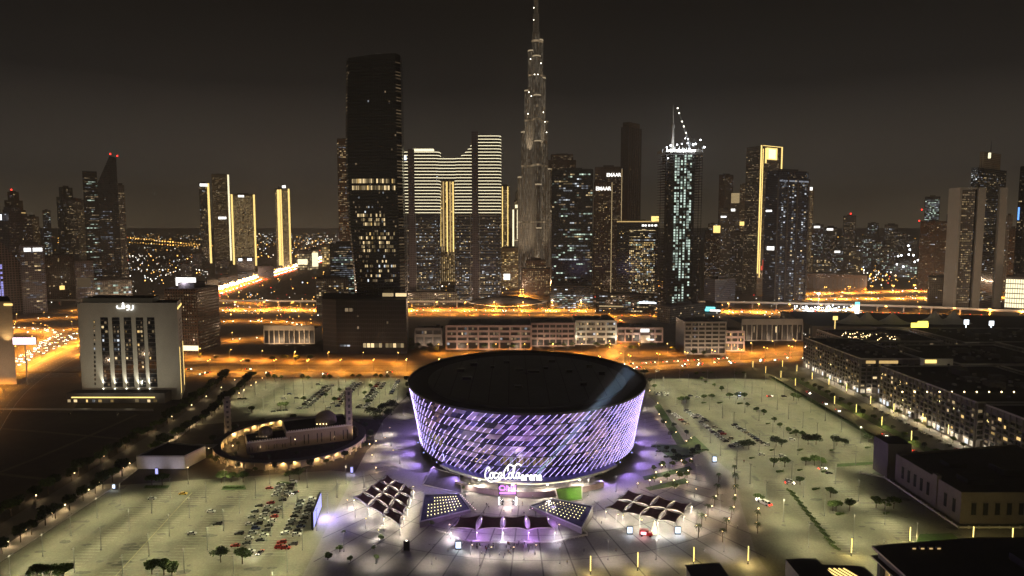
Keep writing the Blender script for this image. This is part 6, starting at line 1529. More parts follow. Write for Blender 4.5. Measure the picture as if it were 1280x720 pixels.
for k, (u, vt, vb) in enumerate(((285.5, 496, 548), (436.5, 484, 549))):
    x, y = G(u, vb); z = ZAT(vt, y); mn = thing('minaret', ('western' if k == 0 else 'eastern')+' slender square minaret with floodlit base beside the mosque', 'minaret', (x, y, 0))
    s = MB(); s.prism(rot_rect(x, y, 4.2, 4.2, ra_), 0, z-2, 0); s.prism(rot_rect(x, y, 3.2, 3.2, ra_), z-2, z, 0)
    for i in range(7):
        zz = z*(.12+.12*i); s.prism(rot_rect(x, y, 4.7, 4.7, ra_), zz, zz+.7, 0, 0, bottom=True)
    s.prism(rot_rect(x, y, 5.2, 5.2, ra_), z-2.4, z-1.9, 0, 0, bottom=True); obj('shaft', s, M['stone_beige'], mn)
    s = MB()
    for i in range(7):
        for sd in (-1, 1): P = rot_rect(x, y, 4.24, 4.24, ra_); wallbox(s, P[0], P[1], .32, .68, z*(.14+.12*i), z*(.14+.12*i)+z*.06, .02, .05)
    obj('niche', s, M['concrete_dark'], mn, kind='stuff')
    for a in (0, 2.1, 4.2): lamp('SPOT', (x+6*math.cos(a+4), y+6*math.sin(a+4), .8), 26000, (1, .62, .28), mn, (-6*math.cos(a+4), -6*math.sin(a+4), 14), 70, .9, .2)
sb = thing('annex_hall', 'small flat roofed annex with a pale lilac lit wall beside the west street', 'building', (-217, 426, 0))
P = [(-233, 412), (-203, 412), (-199, 432), (-228, 440)]; s = MB(); s.prism(P, 0, 7.5, 0, 1); obj('wall', s, [M['stone_cream'], M['roof_dark']], sb)
s = MB(); q = inset(P, .96)
for i in range(4): j = (i+1) % 4; s.prism([P[i], P[j], q[j], q[i]], 7.5, 8.4, 0, 0)
obj('parapet', s, M['concrete'], sb); s = MB()
for i in range(6): a = i/5; s.ball((-206+a*11*.9-4, 441+3*math.sin(PI*a)-2, 4.5), .45, 0, 6, 4)
obj('canopy_lamp', s, M['bulb_warm'], sb); s = MB(); s.prism([(-212, 437), (-196, 437), (-196, 444), (-212, 444)], 5.0, 5.4, 0, 0, bottom=True); s.cyl(-211, 443, 0, 5, .2, .2, 6); s.cyl(-197, 443, 0, 5, .2, .2, 6); obj('canopy', s, M['concrete'], sb)
lamp('SPOT', (-222, 404, 1), 1500, (.75, .68, 1), sb, (0, 8, 4), 120, .9, .3); lamp('SPOT', (-208, 405, 1), 1100, (.8, .72, 1), sb, (0, 8, 4), 120, .9, .3)
lw2 = thing('site_wall', 'long low pale wall along the edge of the dark sand lot', 'wall', (-350, 552, 0)); s = MB(); s.bar((-440, 550, 1.4), (-293, 546, 1.4), .5); s.bar((-440, 550, .7), (-293, 546, .7), .5); s.bar((-440, 550, .2), (-293, 546, .2), .7); obj('masonry', s, M['concrete'], lw2)
for k, (a, b) in enumerate((((-420, 505), (-270, 470)), ((-300, 535), (-330, 330)), ((-430, 430), (-268, 392)))):
    s = MB(); s.strip(smoothline([a, ((a[0]+b[0])/2+6, (a[1]+b[1])/2), b], 6), 3.2, .036); struct('dirt_track', s, 'sand')
# ------------------------------------------------------------------ plaza pieces: sails, light dot pavilions, kiosks
def sail_grid(label, pts, nu, nv, glow, power, z0=4.7, z1=5.5, keep=None):
    """pts: four ground corners; nu x nv four cornered sails with concave edges; lens shaped gaps between them"""
    A, B, C_, D = pts; cx = sum(p[0] for p in pts)/4; cy = sum(p[1] for p in pts)/4
    root = thing('sail_canopy', label, 'canopy', (cx, cy, 0))
    def g(i, j):
        a, b = i/nu, j/nv; x = A[0]*(1-a)*(1-b)+B[0]*a*(1-b)+C_[0]*a*b+D[0]*(1-a)*b; y = A[1]*(1-a)*(1-b)+B[1]*a*(1-b)+C_[1]*a*b+D[1]*(1-a)*b
        return (x, y, z1 if (i+j) % 2 == 0 else z0)
    m = 8
    for i in range(nu):
        for j in range(nv):
            if keep and not keep(i, j): continue
            c = [Vector(g(i, j)), Vector(g(i+1, j)), Vector(g(i+1, j+1)), Vector(g(i, j+1))]; s = MB(); vs = []
            for a in range(m+1):
                for b in range(m+1):
                    s_, t_ = a/m, b/m; s2 = s_; t2 = t_
                    pull = .25
                    s2 = .5+(s_-.5)*(1-pull*4*t_*(1-t_)); t2 = .5+(t_-.5)*(1-pull*4*s_*(1-s_))
                    p = c[0]*(1-s2)*(1-t2)+c[1]*s2*(1-t2)+c[2]*s2*t2+c[3]*(1-s2)*t2; vs.append(tuple(p))
            n0 = len(vs); vs += [(x, y, z-.05) for x, y, z in vs]; fs = []
            for a in range(m):
                for b in range(m):
                    q = (a*(m+1)+b, (a+1)*(m+1)+b, (a+1)*(m+1)+b+1, a*(m+1)+b+1); fs.append(q); fs.append(tuple(n0+k for k in reversed(q)))
            s.mesh(vs, fs); so_ = obj('sail', s, M['sail_brown'], root)
            e = MB(); idx = [(a, 0) for a in range(m)]+[(m, b) for b in range(m)]+[(a, m) for a in range(m, 0, -1)]+[(0, b) for b in range(m, 0, -1)]
            pp = [vs[a*(m+1)+b] for a, b in idx]; e.path([(x, y, z+.04) for x, y, z in pp+pp[:1]], .26); obj('edge_cable', e, M['sail_trim'], so_)
    for i in range(nu+1):
        for j in range(nv+1):
            if keep and not any(keep(a, b) for a in (i-1, i) for b in (j-1, j) if 0 <= a < nu and 0 <= b < nv): continue
            p = g(i, j); s = MB(); s.cyl(p[0], p[1], 0, p[2]+.3, .16, .11, 6); obj('post', s, M['steel'], root)
            lp = MB(); lp.ball((p[0]+.3, p[1]-.3, 3.6), .16, 0, 6, 4); obj('post_lamp', lp, M['bulb_warm'], root)
            col = glow(i, j); lamp('POINT', (p[0]+.45, p[1]-.45, 2.9), power*SAILK, col, root, size=.12)
    return root
warmc = (1, .88, .66)
sail_grid('western cluster of brown shade sails with lens shaped gaps lit from below', [G(484, 594, 5), G(517, 612, 5), G(500, 657, 5), G(442, 622, 5)], 3, 4, lambda i, j: warmc, 700)
sail_grid('row of four brown shade sails glowing purple before the arena stage', [G(563, 662, 5), G(693, 662, 5), G(685, 645, 5), G(574, 645, 5)], 4, 1, lambda i, j: (.58, .28, 1) if j == 1 or i in (1, 3) else (.92, .84, 1), 900)
sail_grid('eastern cluster of brown shade sails with pale lit edges', [G(757, 636, 5), G(845, 655, 5), G(864, 630, 5), G(785, 613, 5)], 4, 2, lambda i, j: warmc, 800)
def dotroof(label, pts, z, side_rot):
    root = thing('dot_lit_pavilion', label, 'pavilion', (sum(p[0] for p in pts)/4, sum(p[1] for p in pts)/4, 0))
    s = MB(); zs = z; n_ = 4
    for i in range(4):
        j = (i+1) % 4; s.face([(*pts[i], 0), (*pts[j], 0), (*pts[j], zs[j]), (*pts[i], zs[i])], 0)
    s.face([(*p, q) for p, q in zip(pts, zs)], 1); obj('roof', s, [M['concrete_dark'], M['panel_dark']], root)
    s = MB()
    for i in range(4): j = (i+1) % 4; s.bar((*pts[i], zs[i]+.1), (*pts[j], zs[j]+.1), .5)
    obj('roof_edge', s, M['steel'], root)
    s = MB(); nu, nv = 11, 6
    for a in range(nu):
        for b in range(nv):
            s_, t_ = .14+.72*a/(nu-1), .16+.68*b/(nv-1)
            if (a < 2 and b > 3) or (a > 8 and b < 1): continue
            w_ = [(1-s_)*(1-t_), s_*(1-t_), s_*t_, (1-s_)*t_]; x = sum(p[0]*q for p, q in zip(pts, w_)); y = sum(p[1]*q for p, q in zip(pts, w_)); zz = sum(p*q for p, q in zip(zs, w_))
            s.box(x, y, zz+.02, .42, .42, .25)
    obj('roof_dot', s, M['roof_dot'], root, kind='stuff')
    return root
dotroof('west dark wedge pavilion dotted with rows of small yellow lights', [G(525, 660), G(588, 641), G(574, 623), G(531, 630)], [3.2, 1.6, 2.6, 5.2], 0)
dotroof('east dark wedge pavilion dotted with rows of small yellow lights', [G(662, 636), G(727, 668), G(741, 645), G(690, 629)], [1.6, 3.2, 5.2, 2.6], 0)
for k, (a, b) in enumerate((((576, 621), (594, 640)), ((662, 640), (692, 628)))):
    p, q = G(*a), G(*b); rw = thing('light_rail', 'low rail of pink lamps beside the '+('west' if k == 0 else 'east')+' dotted pavilion', 'railing', (p[0], p[1], 0))
    s = MB(); s.bar((*p, 1.1), (*q, 1.1), .15); [s.bar((p[0]+(q[0]-p[0])*i/6, p[1]+(q[1]-p[1])*i/6, 0), (p[0]+(q[0]-p[0])*i/6, p[1]+(q[1]-p[1])*i/6, 1.1), .1) for i in range(7)]; obj('rail', s, M['steel'], rw)
    s = MB()
    for i in range(10): t = i/9; s.ball((p[0]+(q[0]-p[0])*t, p[1]+(q[1]-p[1])*t, 1.35), .2, 0, 6, 4)
    obj('rail_lamp', s, M['sign_pink'], rw, kind='stuff')
for k, (a, b) in enumerate((((545, 664), (585, 680)), ((585, 680), (690, 679)), ((690, 679), (734, 670)), ((700, 640), (734, 668)))):
    p, q = G(*a), G(*b); rw = thing('barrier', ['low barrier at the western end of the purple sails', 'long low barrier along the front of the purple sails', 'low barrier from the purple sails to the east pavilion', 'low barrier along the front of the east dotted pavilion'][k], 'barrier', (p[0], p[1], 0))
    s = MB(); s.bar((*p, .55), (*q, .55), .25); s.bar((*p, 1.0), (*q, 1.0), .2); n_ = 8
    for i in range(n_+1): t = i/n_; s.box(p[0]+(q[0]-p[0])*t, p[1]+(q[1]-p[1])*t, 0, .3, .3, 1.1)
    obj('panel', s, M['stone_cream'], rw)
def kiosk(label, u, v, mk, hgt=4.2, wd=2.4, pw=900, col=(.8, .88, 1)):
    x, y = G(u, v); root = thing('display_kiosk', label, 'kiosk', (x, y, 0))
    s = MB(); s.box(x, y, 0, wd+.4, .9, hgt); obj('housing', s, M['black_metal'], root)
    if mk:
        s = MB(); s.box(x, y-.5, .9, wd, .1, hgt-1.2); obj('screen', s, M[mk], root)
        lamp('POINT', (x, y-1.4, 2.2), pw, col, root, size=.6)
    else:
        s = MB(); s.ball((x, y-.4, hgt+.25), .25, 0, 6, 4); obj('beacon', s, M['bulb_white'], root)
kiosk('white lit display kiosk in front of the purple sails', 573, 687, 'screen_cool'); kiosk('dark display kiosk with a single lamp west of the purple sails', 508.5, 688, None, 4.6)
kiosk('bluish lit display kiosk west of the red van', 787, 668, 'screen_cool'); kiosk('bluish lit display kiosk east of the red van', 847, 668, 'screen_cool', pw=1500)
kiosk('bluish lit display kiosk by the path to the east car park', 893, 578, 'screen_cool', pw=700); kiosk('small violet lit kiosk beside the mosque arcade', 440, 592, 'screen_violet', 4.5, 1.4, 900, (.5, .45, 1))
kiosk('small white lit kiosk at the corner of the west car park', 143, 612, 'screen_cool', 3.4, 1.4, 300); kiosk('blue lit kiosk under the trees beside the annex hall', 196.5, 594, 'screen_violet', 4.6, 1.5, 500, (.6, .6, 1))
kiosk('white lit display by the wall of the car park north of the arena', 924, 496, 'screen_cool', 4.5, 2.2, 900)
sc_ = thing('video_screen', 'large violet video screen on the plaza edge facing the arena', 'screen', (-97, 338, 0))
p, q = G(392, 664), G(402, 636); s = MB(); d = Vector((q[0]-p[0], q[1]-p[1], 0)).normalized(); nn = Vector((d.y, -d.x, 0))
def sq(a, o, z): v = Vector((p[0], p[1], z))+d*a+nn*o; return tuple(v)
Ls = math.hypot(q[0]-p[0], q[1]-p[1]); s.mesh([sq(0, 0, 1), sq(Ls, 0, 1), sq(Ls, 0, 9.5), sq(0, 0, 9.5), sq(0, -1, 1), sq(Ls, -1, 1), sq(Ls, -1, 9.5), sq(0, -1, 9.5)], [(0, 1, 2, 3), (5, 4, 7, 6), (4, 0, 3, 7), (1, 5, 6, 2), (3, 2, 6, 7), (1, 0, 4, 5)])
for a in (1, Ls/2, Ls-1): s.bar(sq(a, -.5, 0), sq(a, -.5, 1), .5)
obj('frame', s, M['black_metal'], sc_); s = MB(); s.mesh([sq(.4, .06, 1.4), sq(Ls-.4, .06, 1.4), sq(Ls-.4, .06, 9.1), sq(.4, .06, 9.1)], [(0, 1, 2, 3)]); obj('screen', s, M['screen_violet'], sc_)
c_ = sq(Ls/2, 1.2, 5); al = lamp('AREA', sq(Ls/2, .4, 5.2), 16000, (.38, .29, 1), sc_, (nn.x, nn.y, -.12)); al.data.shape = 'RECTANGLE'; al.data.size = 7; al.data.size_y = 7
# red vintage delivery van and the white lit tree beside it
vx, vy = G(808, 670)
vn = thing('delivery_van', 'red vintage delivery van with a round white lit front parked on the plaza', 'van', (vx, vy, 0), rot=-.2)
s = MB(); s.box(-1.2, 0, .7, 4.2, 2.4, 2.6); s.prism([(.9, -1.2), (3.1, -1.0), (3.1, 1.0), (.9, 1.2)], .7, 2.0, 0, 0, top=[(.9, -1.15), (2.7, -.9), (2.7, .9), (.9, 1.15)]); obj('body', s, M['paint_red'], vn, local=True)
s = MB(); s.box(.92, 0, 2.05, .1, 2.0, .9); s.box(-.1, -1.22, 2.1, 1.2, .06, .8); obj('windscreen', s, M['glass_car'], vn, local=True)
s = MB(); s.box(-1.4, -1.24, 1.2, 2.6, .05, 1.2); obj('side_panel', s, M['sign_pink'], vn, local=True)
for a, b in ((-2.2, -1.1), (1.8, -1.1), (-2.2, 1.1), (1.8, 1.1)):
    s = MB(); s.mesh(*(lambda n: ([(a+.55*math.cos(2*PI*i/n), b+o, .55+.55*math.sin(2*PI*i/n)) for o in (-.15, .15) for i in range(n)], [(i, (i+1) % n, n+(i+1) % n, n+i) for i in range(n)]+[tuple(range(n))[::-1], tuple(range(n, 2*n))]))(12)); obj('wheel', s, M['tyre'], vn, local=True)
lamp.local = True
lamp('POINT', (-1, -2.6, 2), 500, (1, .35, .4), vn, size=.3)
lamp.local = False
x, y = G(818, 668); wt = thing('light_tree', 'white glowing cone of lights beside the red van', 'light tree', (x, y, 0))
s = MB(); s.cyl(x, y, .5, 7.2, 1.7, .15, 12); obj('light_cone', s, M['strip_white'], wt); s = MB(); s.cyl(x, y, 0, .5, .5, .5, 8); s.ball((x, y, 7.5), .4, 0, 6, 4); obj('stand', s, M['steel'], wt)
lamp('POINT', (x+2.2, y-2.2, 4), 2600, (.95, .97, 1), wt, size=.8)
# ------------------------------------------------------------------ lamps
def move(root, x, y, rot=0.0, z=0.0): root.location = (x, y, z); root.rotation_euler = (0, 0, rot); return root
class Proto:
    """first call uses the built thing itself, the next ones copies of it and of its parts"""
    def __init__(s, root): s.root = root; s.used = False
    def put(s, x, y, rot=0.0, label=None, group=None, sc=None, z=0.0):
        if not s.used:
            s.used = True; move(s.root, x, y, rot, z)
            if sc is not None: s.root.scale = sc if isinstance(sc, tuple) else (sc, sc, sc)
            return tag(s.root, label, None, group)
        return dup(s.root, (x, y, z), rot, label, group, sc)
def sodium(power, arms=2, h=12.0, size=.55, light=True):
    root = thing('street_lamp', 'lamp', 'street lamp')
    s = MB(); s.cyl(0, 0, 0, h, .16, .10, 6); s.cyl(0, 0, 0, .6, .3, .3, 6)
    for sd in ((-1, 1) if arms == 2 else (1,)): s.bar((0, 0, h-.2), (sd*2.6, 0, h+.25), .12)
    obj('pole', s, M['steel'], root)
    for sd in ((-1, 1) if arms == 2 else (1,)):
        s = MB(); s.box(sd*2.9, 0, h+.18, 1.0, .4, .16); o = obj('lamp_head', s, M['steel_dark'], root)
        b = MB(); b.ball((sd*2.9, 0, h-.02), size, 0, 6, 4, .6); obj('bulb', b, M['bulb_sodium'], o)
    if light:
        lamp('SPOT', (0, 0, h-.5), power, (1, .35, .03), root, (0, 0, -1), 166, .5, .5)
        lamp('POINT', (0, 0, h+.9), power*SPILL, (1, .66, .42), root, size=.5)               # what the globes spill upwards
    return Proto(root)
SOD = 52000*SODK
sp = sodium(SOD); cnt = 0
def row(proto, line, step, group, where, ylim=(0, 1e9), xlim=(-1e9, 1e9), off=0, start=8):
    k = 0
    for x, y, a in along(line, step, start):
        if not (ylim[0] < y < ylim[1] and xlim[0] < x < xlim[1]): continue
        proto.put(x-math.sin(a)*off, y+math.cos(a)*off, a+PI/2, f'orange lamp, {ordn(k)} {where}', group); k += 1
row(sp, BOUL, 34, 'lamps along the boulevard', 'from the west along the boulevard median', xlim=(-440, 640))
mid = [((a[0]+b[0])/2, (a[1]+b[1])/2) for a, b in zip(HWY, HWY2)]
sph = sodium(SOD*2.4)
row(sph, mid, 40, 'lamps along the highway', 'from the camera along the highway median', ylim=(430, 1500))
sp2 = sodium(SOD*7.5, h=14, size=.95)
row(sp2, mid, 62, 'far lamps along the highway', 'going away along the far stretch of highway', ylim=(1500, 4200))
row(sp2, SZR, 52, 'lamps along the cross highway', 'from the west along the cross highway median', xlim=(-800, 1250))
sp3 = sodium(SOD*1.1, 1, h=11)
for nm, ln in (('inner loop ramp', LOOP1), ('long curved ramp', LOOP2), ('slip road to the boulevard', SLIP), ('outer loop ramp', LOOP3), ('crowded curving ramp', RAMP), ('crossing street by the civic block', CROSS)):
    row(sp3, ln, 39, 'lamps along the '+nm, f'along the {nm}', off=6)
row(sp2, EAST, 60, 'lamps along the far eastern road', 'from the west along the far eastern road', xlim=(500, 1500)); row(sp2, EAST2, 60, 'lamps along the near eastern road', 'from the west along the eastern road below it', xlim=(560, 1500))
row(sp2, BACK, 50, 'lamps along the road behind the viaduct', 'along the road between the towers and the spire')
FILLROW = [(-95, 796), (60, 800), (200, 800), (290, 806), (390, 850)]  # lamp row added to brighten the low blocks
row(sp3, FILLROW, 34, 'lamps added before the low blocks', 'of the row added to brighten the low blocks')
# ---- car park masts
def mast(power, h=11.0, col=(1, .94, .54), cone=138, heads=2):
    root = thing('car_park_lamp', 'lamp', 'lamp post')
    s = MB(); s.cyl(0, 0, 0, h, .13, .08, 6); s.cyl(0, 0, 0, .8, .28, .28, 6); s.bar((-.9, 0, h), (.9, 0, h), .1); obj('pole', s, M['steel'], root)
    for sd in (-1, 1):
        s = MB(); s.box(sd*1.0, 0, h-.08, .7, .34, .12); o = obj('lamp_head', s, M['steel_dark'], root); b = MB(); b.box(sd*1.0, 0, h-.13, .55, .28, .045); obj('lamp_glass', b, M['win_warm'], o)
    lamp('SPOT', (0, 0, h-.3), power, col, root, (0, 0, -1), cone, .75, .25)
    return Proto(root)
mp = mast(10500*LOTK, cone=146); k = 0
xs = (-214, -190, -166, -142, -118, -97)
for i, x in enumerate(xs):
    for j in range(7):
        y = 258+j*20.5+(6 if i % 2 else 0)
        if x < -205 and y > 380 or y > 392: continue
        mp.put(x+U(-1, 1), y, PI/2, f'slim twin headed lamp post, {ordn(j)} from the camera, lower car park row {ordn(i)}', 'lamp posts of the lower car park')
xs = (-229, -203, -186, -161, -137, -113)
for i, x in enumerate(xs):
    for j, y in enumerate((546, 572, 598, 624, 650)):
        if x < -225 and y < 560: continue
        mp.put(x, y, PI/2, f'slim twin headed lamp post, {ordn(j)} from the mosque, northern car park row {ordn(i)}', 'lamp posts of the northern car park')
xs = (138, 164, 190, 216, 242)
mp2 = mast(12500*LOTK, cone=146, h=12)
for i, x in enumerate(xs):
    for j in range(16):
        y = 256+j*26+(8 if i % 2 else 0)
        if x > 210 and y < 405 or x < 150 and y < 300 or y > 660: continue
        mp2.put(x+U(-2, 2), y+U(-2, 2), PI/2, f'slim twin headed lamp post, {ordn(j)} from the camera, east car park row {ordn(i)}', 'lamp posts of the east car park')
# ---- plaza lamps
pp = mast(3600*PLZK, 9.5, (1, .88, .72), 120); k = 0
for u, v in ((478, 545), (489, 558), (500, 580), (470, 572), (455, 610), (430, 690), (470, 705), (540, 706), (600, 708), (655, 700), (700, 705), (760, 700), (820, 700), (745, 650), (820, 570), (806, 540), (808, 512), (835, 590), (870, 600), (900, 640), (905, 690), (870, 660), (505, 520), (497, 500), (770, 615), (735, 620)):
    x, y = G(u, v); pp.put(x, y, 0, f'slim plaza lamp post, {ordn(k)} counting clockwise around the arena plaza', 'lamp posts around the arena plaza'); k += 1
root = thing('path_lamp', 'lamp', 'lamp post'); s = MB(); s.cyl(0, 0, 0, 5.0, .11, .08, 6); s.bar((0, 0, 5.0), (.9, 0, 5.1), .09); obj('post', s, M['steel'], root); s = MB(); s.box(.8, 0, 4.95, .5, .3, .1); obj('lamp_head', s, M['bulb_warm'], root)
lamp('SPOT', (.8, 0, 4.8), 3600, (1, .92, .80), root, (0, 0, -1), 128, .9, .15); sp_ = Proto(root)
for k, (u, v) in enumerate(((434, 637), (444, 648), (457, 661), (473, 676), (515, 619), (480, 556), (490, 572), (486, 543), (560, 668), (697, 668), (868, 622), (770, 655), (800, 662), (842, 664), (585, 615), (690, 640), (588, 694), (612, 697), (640, 697), (668, 694))):
    x, y = G(u, v); sp_.put(x, y, PI/2 if k < 4 else 0, f'short path lamp, {ordn(k)} of those throwing round pools beside the sails', 'short path lamps beside the sails')
# ---- golden light totems
root = thing('light_totem', 'totem', 'light column'); s = MB(); s.cyl(0, 0, 0, 1.6, .16, .16, 8); s.cyl(0, 0, 0, .25, .4, .4, 8); obj('base', s, M['black_metal'], root); s = MB(); s.cyl(0, 0, 1.6, 8.2, .20, .20, 8); obj('light_tube', s, M['totem_glow'], root)
lamp('POINT', (0, -.7, 4.5), 3000, (1, .78, .28), root, size=.4); tp = Proto(root)
for k, (u, v) in enumerate(((738, 718), (797, 713), (867, 706), (935, 705), (1064, 695), (1137, 680), (1216, 679), (1265, 681))):
    x, y = G(u, v); tp.put(x, y, 0, f'golden light column, {ordn(k)} from the west along the front edge of the plaza', 'golden light columns at the front')
for k, (u, v) in enumerate(((941, 461), (957, 468), (976, 474), (994, 484), (1043, 507), (1070, 518), (1102, 534), (1139, 553))):
    x, y = G(u, v); tp.put(x, y, 0, f'golden light column, {ordn(k)} from the boulevard, car park side of the east street', 'golden light columns of the east street')
for k, (u, v) in enumerate(((978, 460), (996, 466), (1015, 476), (1036, 483), (1058, 491), (1088, 507), (1117, 517), (1153, 530), (1211, 580), (1185, 545))):
    x, y = G(u, v); tp.put(x, y, 0, f'golden light column, {ordn(k)} from the boulevard, apartment side of the east street', 'golden light columns of the east street')
# ---- garden bollards / little warm lamps
root = thing('garden_lamp', 'lamp', 'garden lamp'); s = MB(); s.cyl(0, 0, 0, 2.6, .08, .06, 6); obj('post', s, M['black_metal'], root); s = MB(); s.ball((0, 0, 2.8), .34, 0, 8, 5); obj('globe', s, M['bulb_warm'], root); lamp('POINT', (0, -.5, 2.7), 800, (1, .72, .38), root, size=.2); gp = Proto(root)
for k in range(36):
    y = 290+k*10.5+U(-3, 3); gp.put(-236.3-(y-300)*.02+(-24 if k % 3 == 1 else 0), y, 0, f'small warm globe lamp, {ordn(k)} from the camera along the tree lined west street', 'globe lamps of the west street')
for k, (u, v) in enumerate(((820, 596), (827, 587), (840, 583), (852, 581), (864, 579), (818, 603), (833, 598), (846, 596), (860, 594), (797, 610), (812, 606), (826, 608), (842, 606), (859, 608))):
    gp.put(*G(u, v), 0, f'small warm globe lamp, {ordn(k)} among the planters east of the arena', 'globe lamps of the arena planters')
for k, (u, v) in enumerate(((897, 613), (918, 613), (919, 625), (895, 626), (890, 639), (917, 640), (882, 651), (911, 655), (871, 664), (903, 671), (948, 642), (946, 660))):
    gp.put(*G(u, v), 0, f'small warm globe lamp, {ordn(k)} from the arena under the palm rows', 'globe lamps of the palm rows')
for k, (u, v) in enumerate(((248, 571), (300, 585), (291, 562), (462, 560), (465, 574), (470, 556), (470, 590), (318, 548), (235, 590), (225, 565))):
    gp.put(*G(u, v), 0, f'small warm globe lamp, {ordn(k)} in the mosque garden', 'globe lamps of the mosque garden')
for k, (u, v) in enumerate(((806, 478), (812, 492), (822, 508), (824, 522), (832, 532), (845, 545), (858, 556), (864, 552), (806, 465))):
    gp.put(*G(u, v), 0, f'small warm globe lamp, {ordn(k)} on the path beside the arena wall', 'globe lamps of the arena path')
# ------------------------------------------------------------------ lights of the far city (past counting)
s = MB(); FK = ['far_sodium', 'far_white', 'far_red', 'far_cool']
def glim(u, v, k, sc=1.0, z=None):
    x, y = G(u, v); r = y*.00078*sc
    if y > 16000: return
    z = U(3, 9) if z is None else z; x -= 0; s.ball((x*(H-z)/H, y*(H-z)/H, z), r, k, 5, 3)
def scatter(n, u0, u1, v0, v1, wts, sc=(.5, 1.1), p=1.0):
    for _ in range(n):
        u = U(u0, u1); v = v0+(v1-v0)*R()**p; glim(u, v, RS.choices((0, 1, 2, 3), wts)[0], U(*sc))
scatter(260, 20, 250, 296, 345, (5, 3, .4, .6), (.4, 1.0)); scatter(90, 160, 260, 318, 350, (2, 5, .3, 2), (.4, 1.0))
for i in range(34): glim(160+i*3.3, 297+i*.33+U(-.4, .4), 0, 1.15)
for i in range(26): glim(162+i*3.4, 303+i*.2+U(-.6, .6), 0, .9)
scatter(330, 290, 445, 285, 304, (2, 5, .2, 2), (.5, 1.05), 1.6); scatter(200, 300, 440, 300, 322, (5, 3, .5, .5), (.4, 1.0)); scatter(220, 60, 260, 285.5, 300, (5, 2, .2, .5), (.3, .7), .8)
scatter(60, 0, 100, 300, 380, (4, 3, 1.5, 1)); scatter(90, 165, 330, 350, 395, (6, 2, 1, 1)); scatter(120, 270, 440, 340, 400, (8, 2, 2, .5))
scatter(150, 625, 700, 318, 362, (7, 4, .4, .4), (.5, 1.2)); scatter(70, 500, 640, 335, 372, (5, 4, .6, .8)); scatter(60, 735, 830, 330, 372, (4, 4, .5, 1))
scatter(260, 880, 1160, 292, 345, (3, 5, .7, 2), (.4, .95)); scatter(110, 1000, 1200, 340, 372, (7, 3, 1, .5), (.5, 1.2)); scatter(60, 1060, 1125, 336, 352, (8, 3, .4, .4), (.7, 1.3)); scatter(60, 1120, 1280, 345, 378, (5, 3, 1, 1))
scatter(40, 880, 1000, 370, 400, (5, 4, 1, 1), (.4, .8)); scatter(50, 1170, 1280, 395, 420, (4, 4, 1, 1), (.4, .8)); scatter(60, 1000, 1090, 390, 425, (6, 4, 1, 1), (.4, .9))
obj('city_lights', s, [M[k] for k in FK], kind='stuff')
scatter(180, 290, 440, 320, 360, (8, 3, .6, .4), (.6, 1.1)); scatter(120, 500, 700, 345, 375, (7, 4, 1, .6), (.5, 1.0)); scatter(140, 0, 170, 360, 420, (7, 3, 1, .6), (.4, .8))
# ---- traffic too far or too dense to count
s = MB()
def stream(line, offs, step, k, ylim, sz=.62, xlim=(-1e9, 1e9), p=1.0, z=.8):
    for o in offs:
        for x, y, a in along(line, step, U(0, step)):
            if not (ylim[0] < y < ylim[1] and xlim[0] < x < xlim[1]) or R() > p: continue
            x += U(-step*.3, step*.3)*math.cos(a); y += U(-step*.3, step*.3)*math.sin(a)
            r = sz*max(1, y/1700)
            for q in (-.75, .75): s.ball((x-math.sin(a)*(o+q), y+math.cos(a)*(o+q), z), r*.72, k, 5, 3)
stream(HWY2, (-9, -5, -1, 3, 7, 11), 17, 0, (1020, 4200), 1.0, p=.8); stream(HWY2, (15, 19), 22, 0, (1020, 3000), .9, p=.7)
stream(HWY, (-6, -1, 4), 20, 1, (1020, 4000), .8, p=.7); stream(HWY, (9, 13), 24, 0, (1020, 4000), .8, p=.6)
stream(SZR, (8, 13, 18, 23, 28), 32, 1, (0, 2000), .6, (-760, 1200), .55); stream(SZR, (-8, -13, -18, -23, -28), 32, 0, (0, 2000), .5, (-760, 1200), .5)
stream(LOOP2, (-3, 2), 24, 1, (0, 3000), .6, p=.6); stream(LOOP1, (-2, 2), 26, 0, (0, 3000), .55, p=.5); stream(LOOP3, (-2,), 22, 0, (0, 3000), .55, p=.5)
stream(BACK, (-8, -3, 3, 8), 22, 1, (0, 3000), .7, p=.6); stream(EAST, (-20, -10, 10, 20), 26, 1, (0, 3000), .7, p=.5); stream(EAST2, (-12, -4), 24, 0, (0, 3000), .6, p=.4)
obj('distant_traffic', s, [M['head_glow'], M['tail_glow']], kind='stuff')
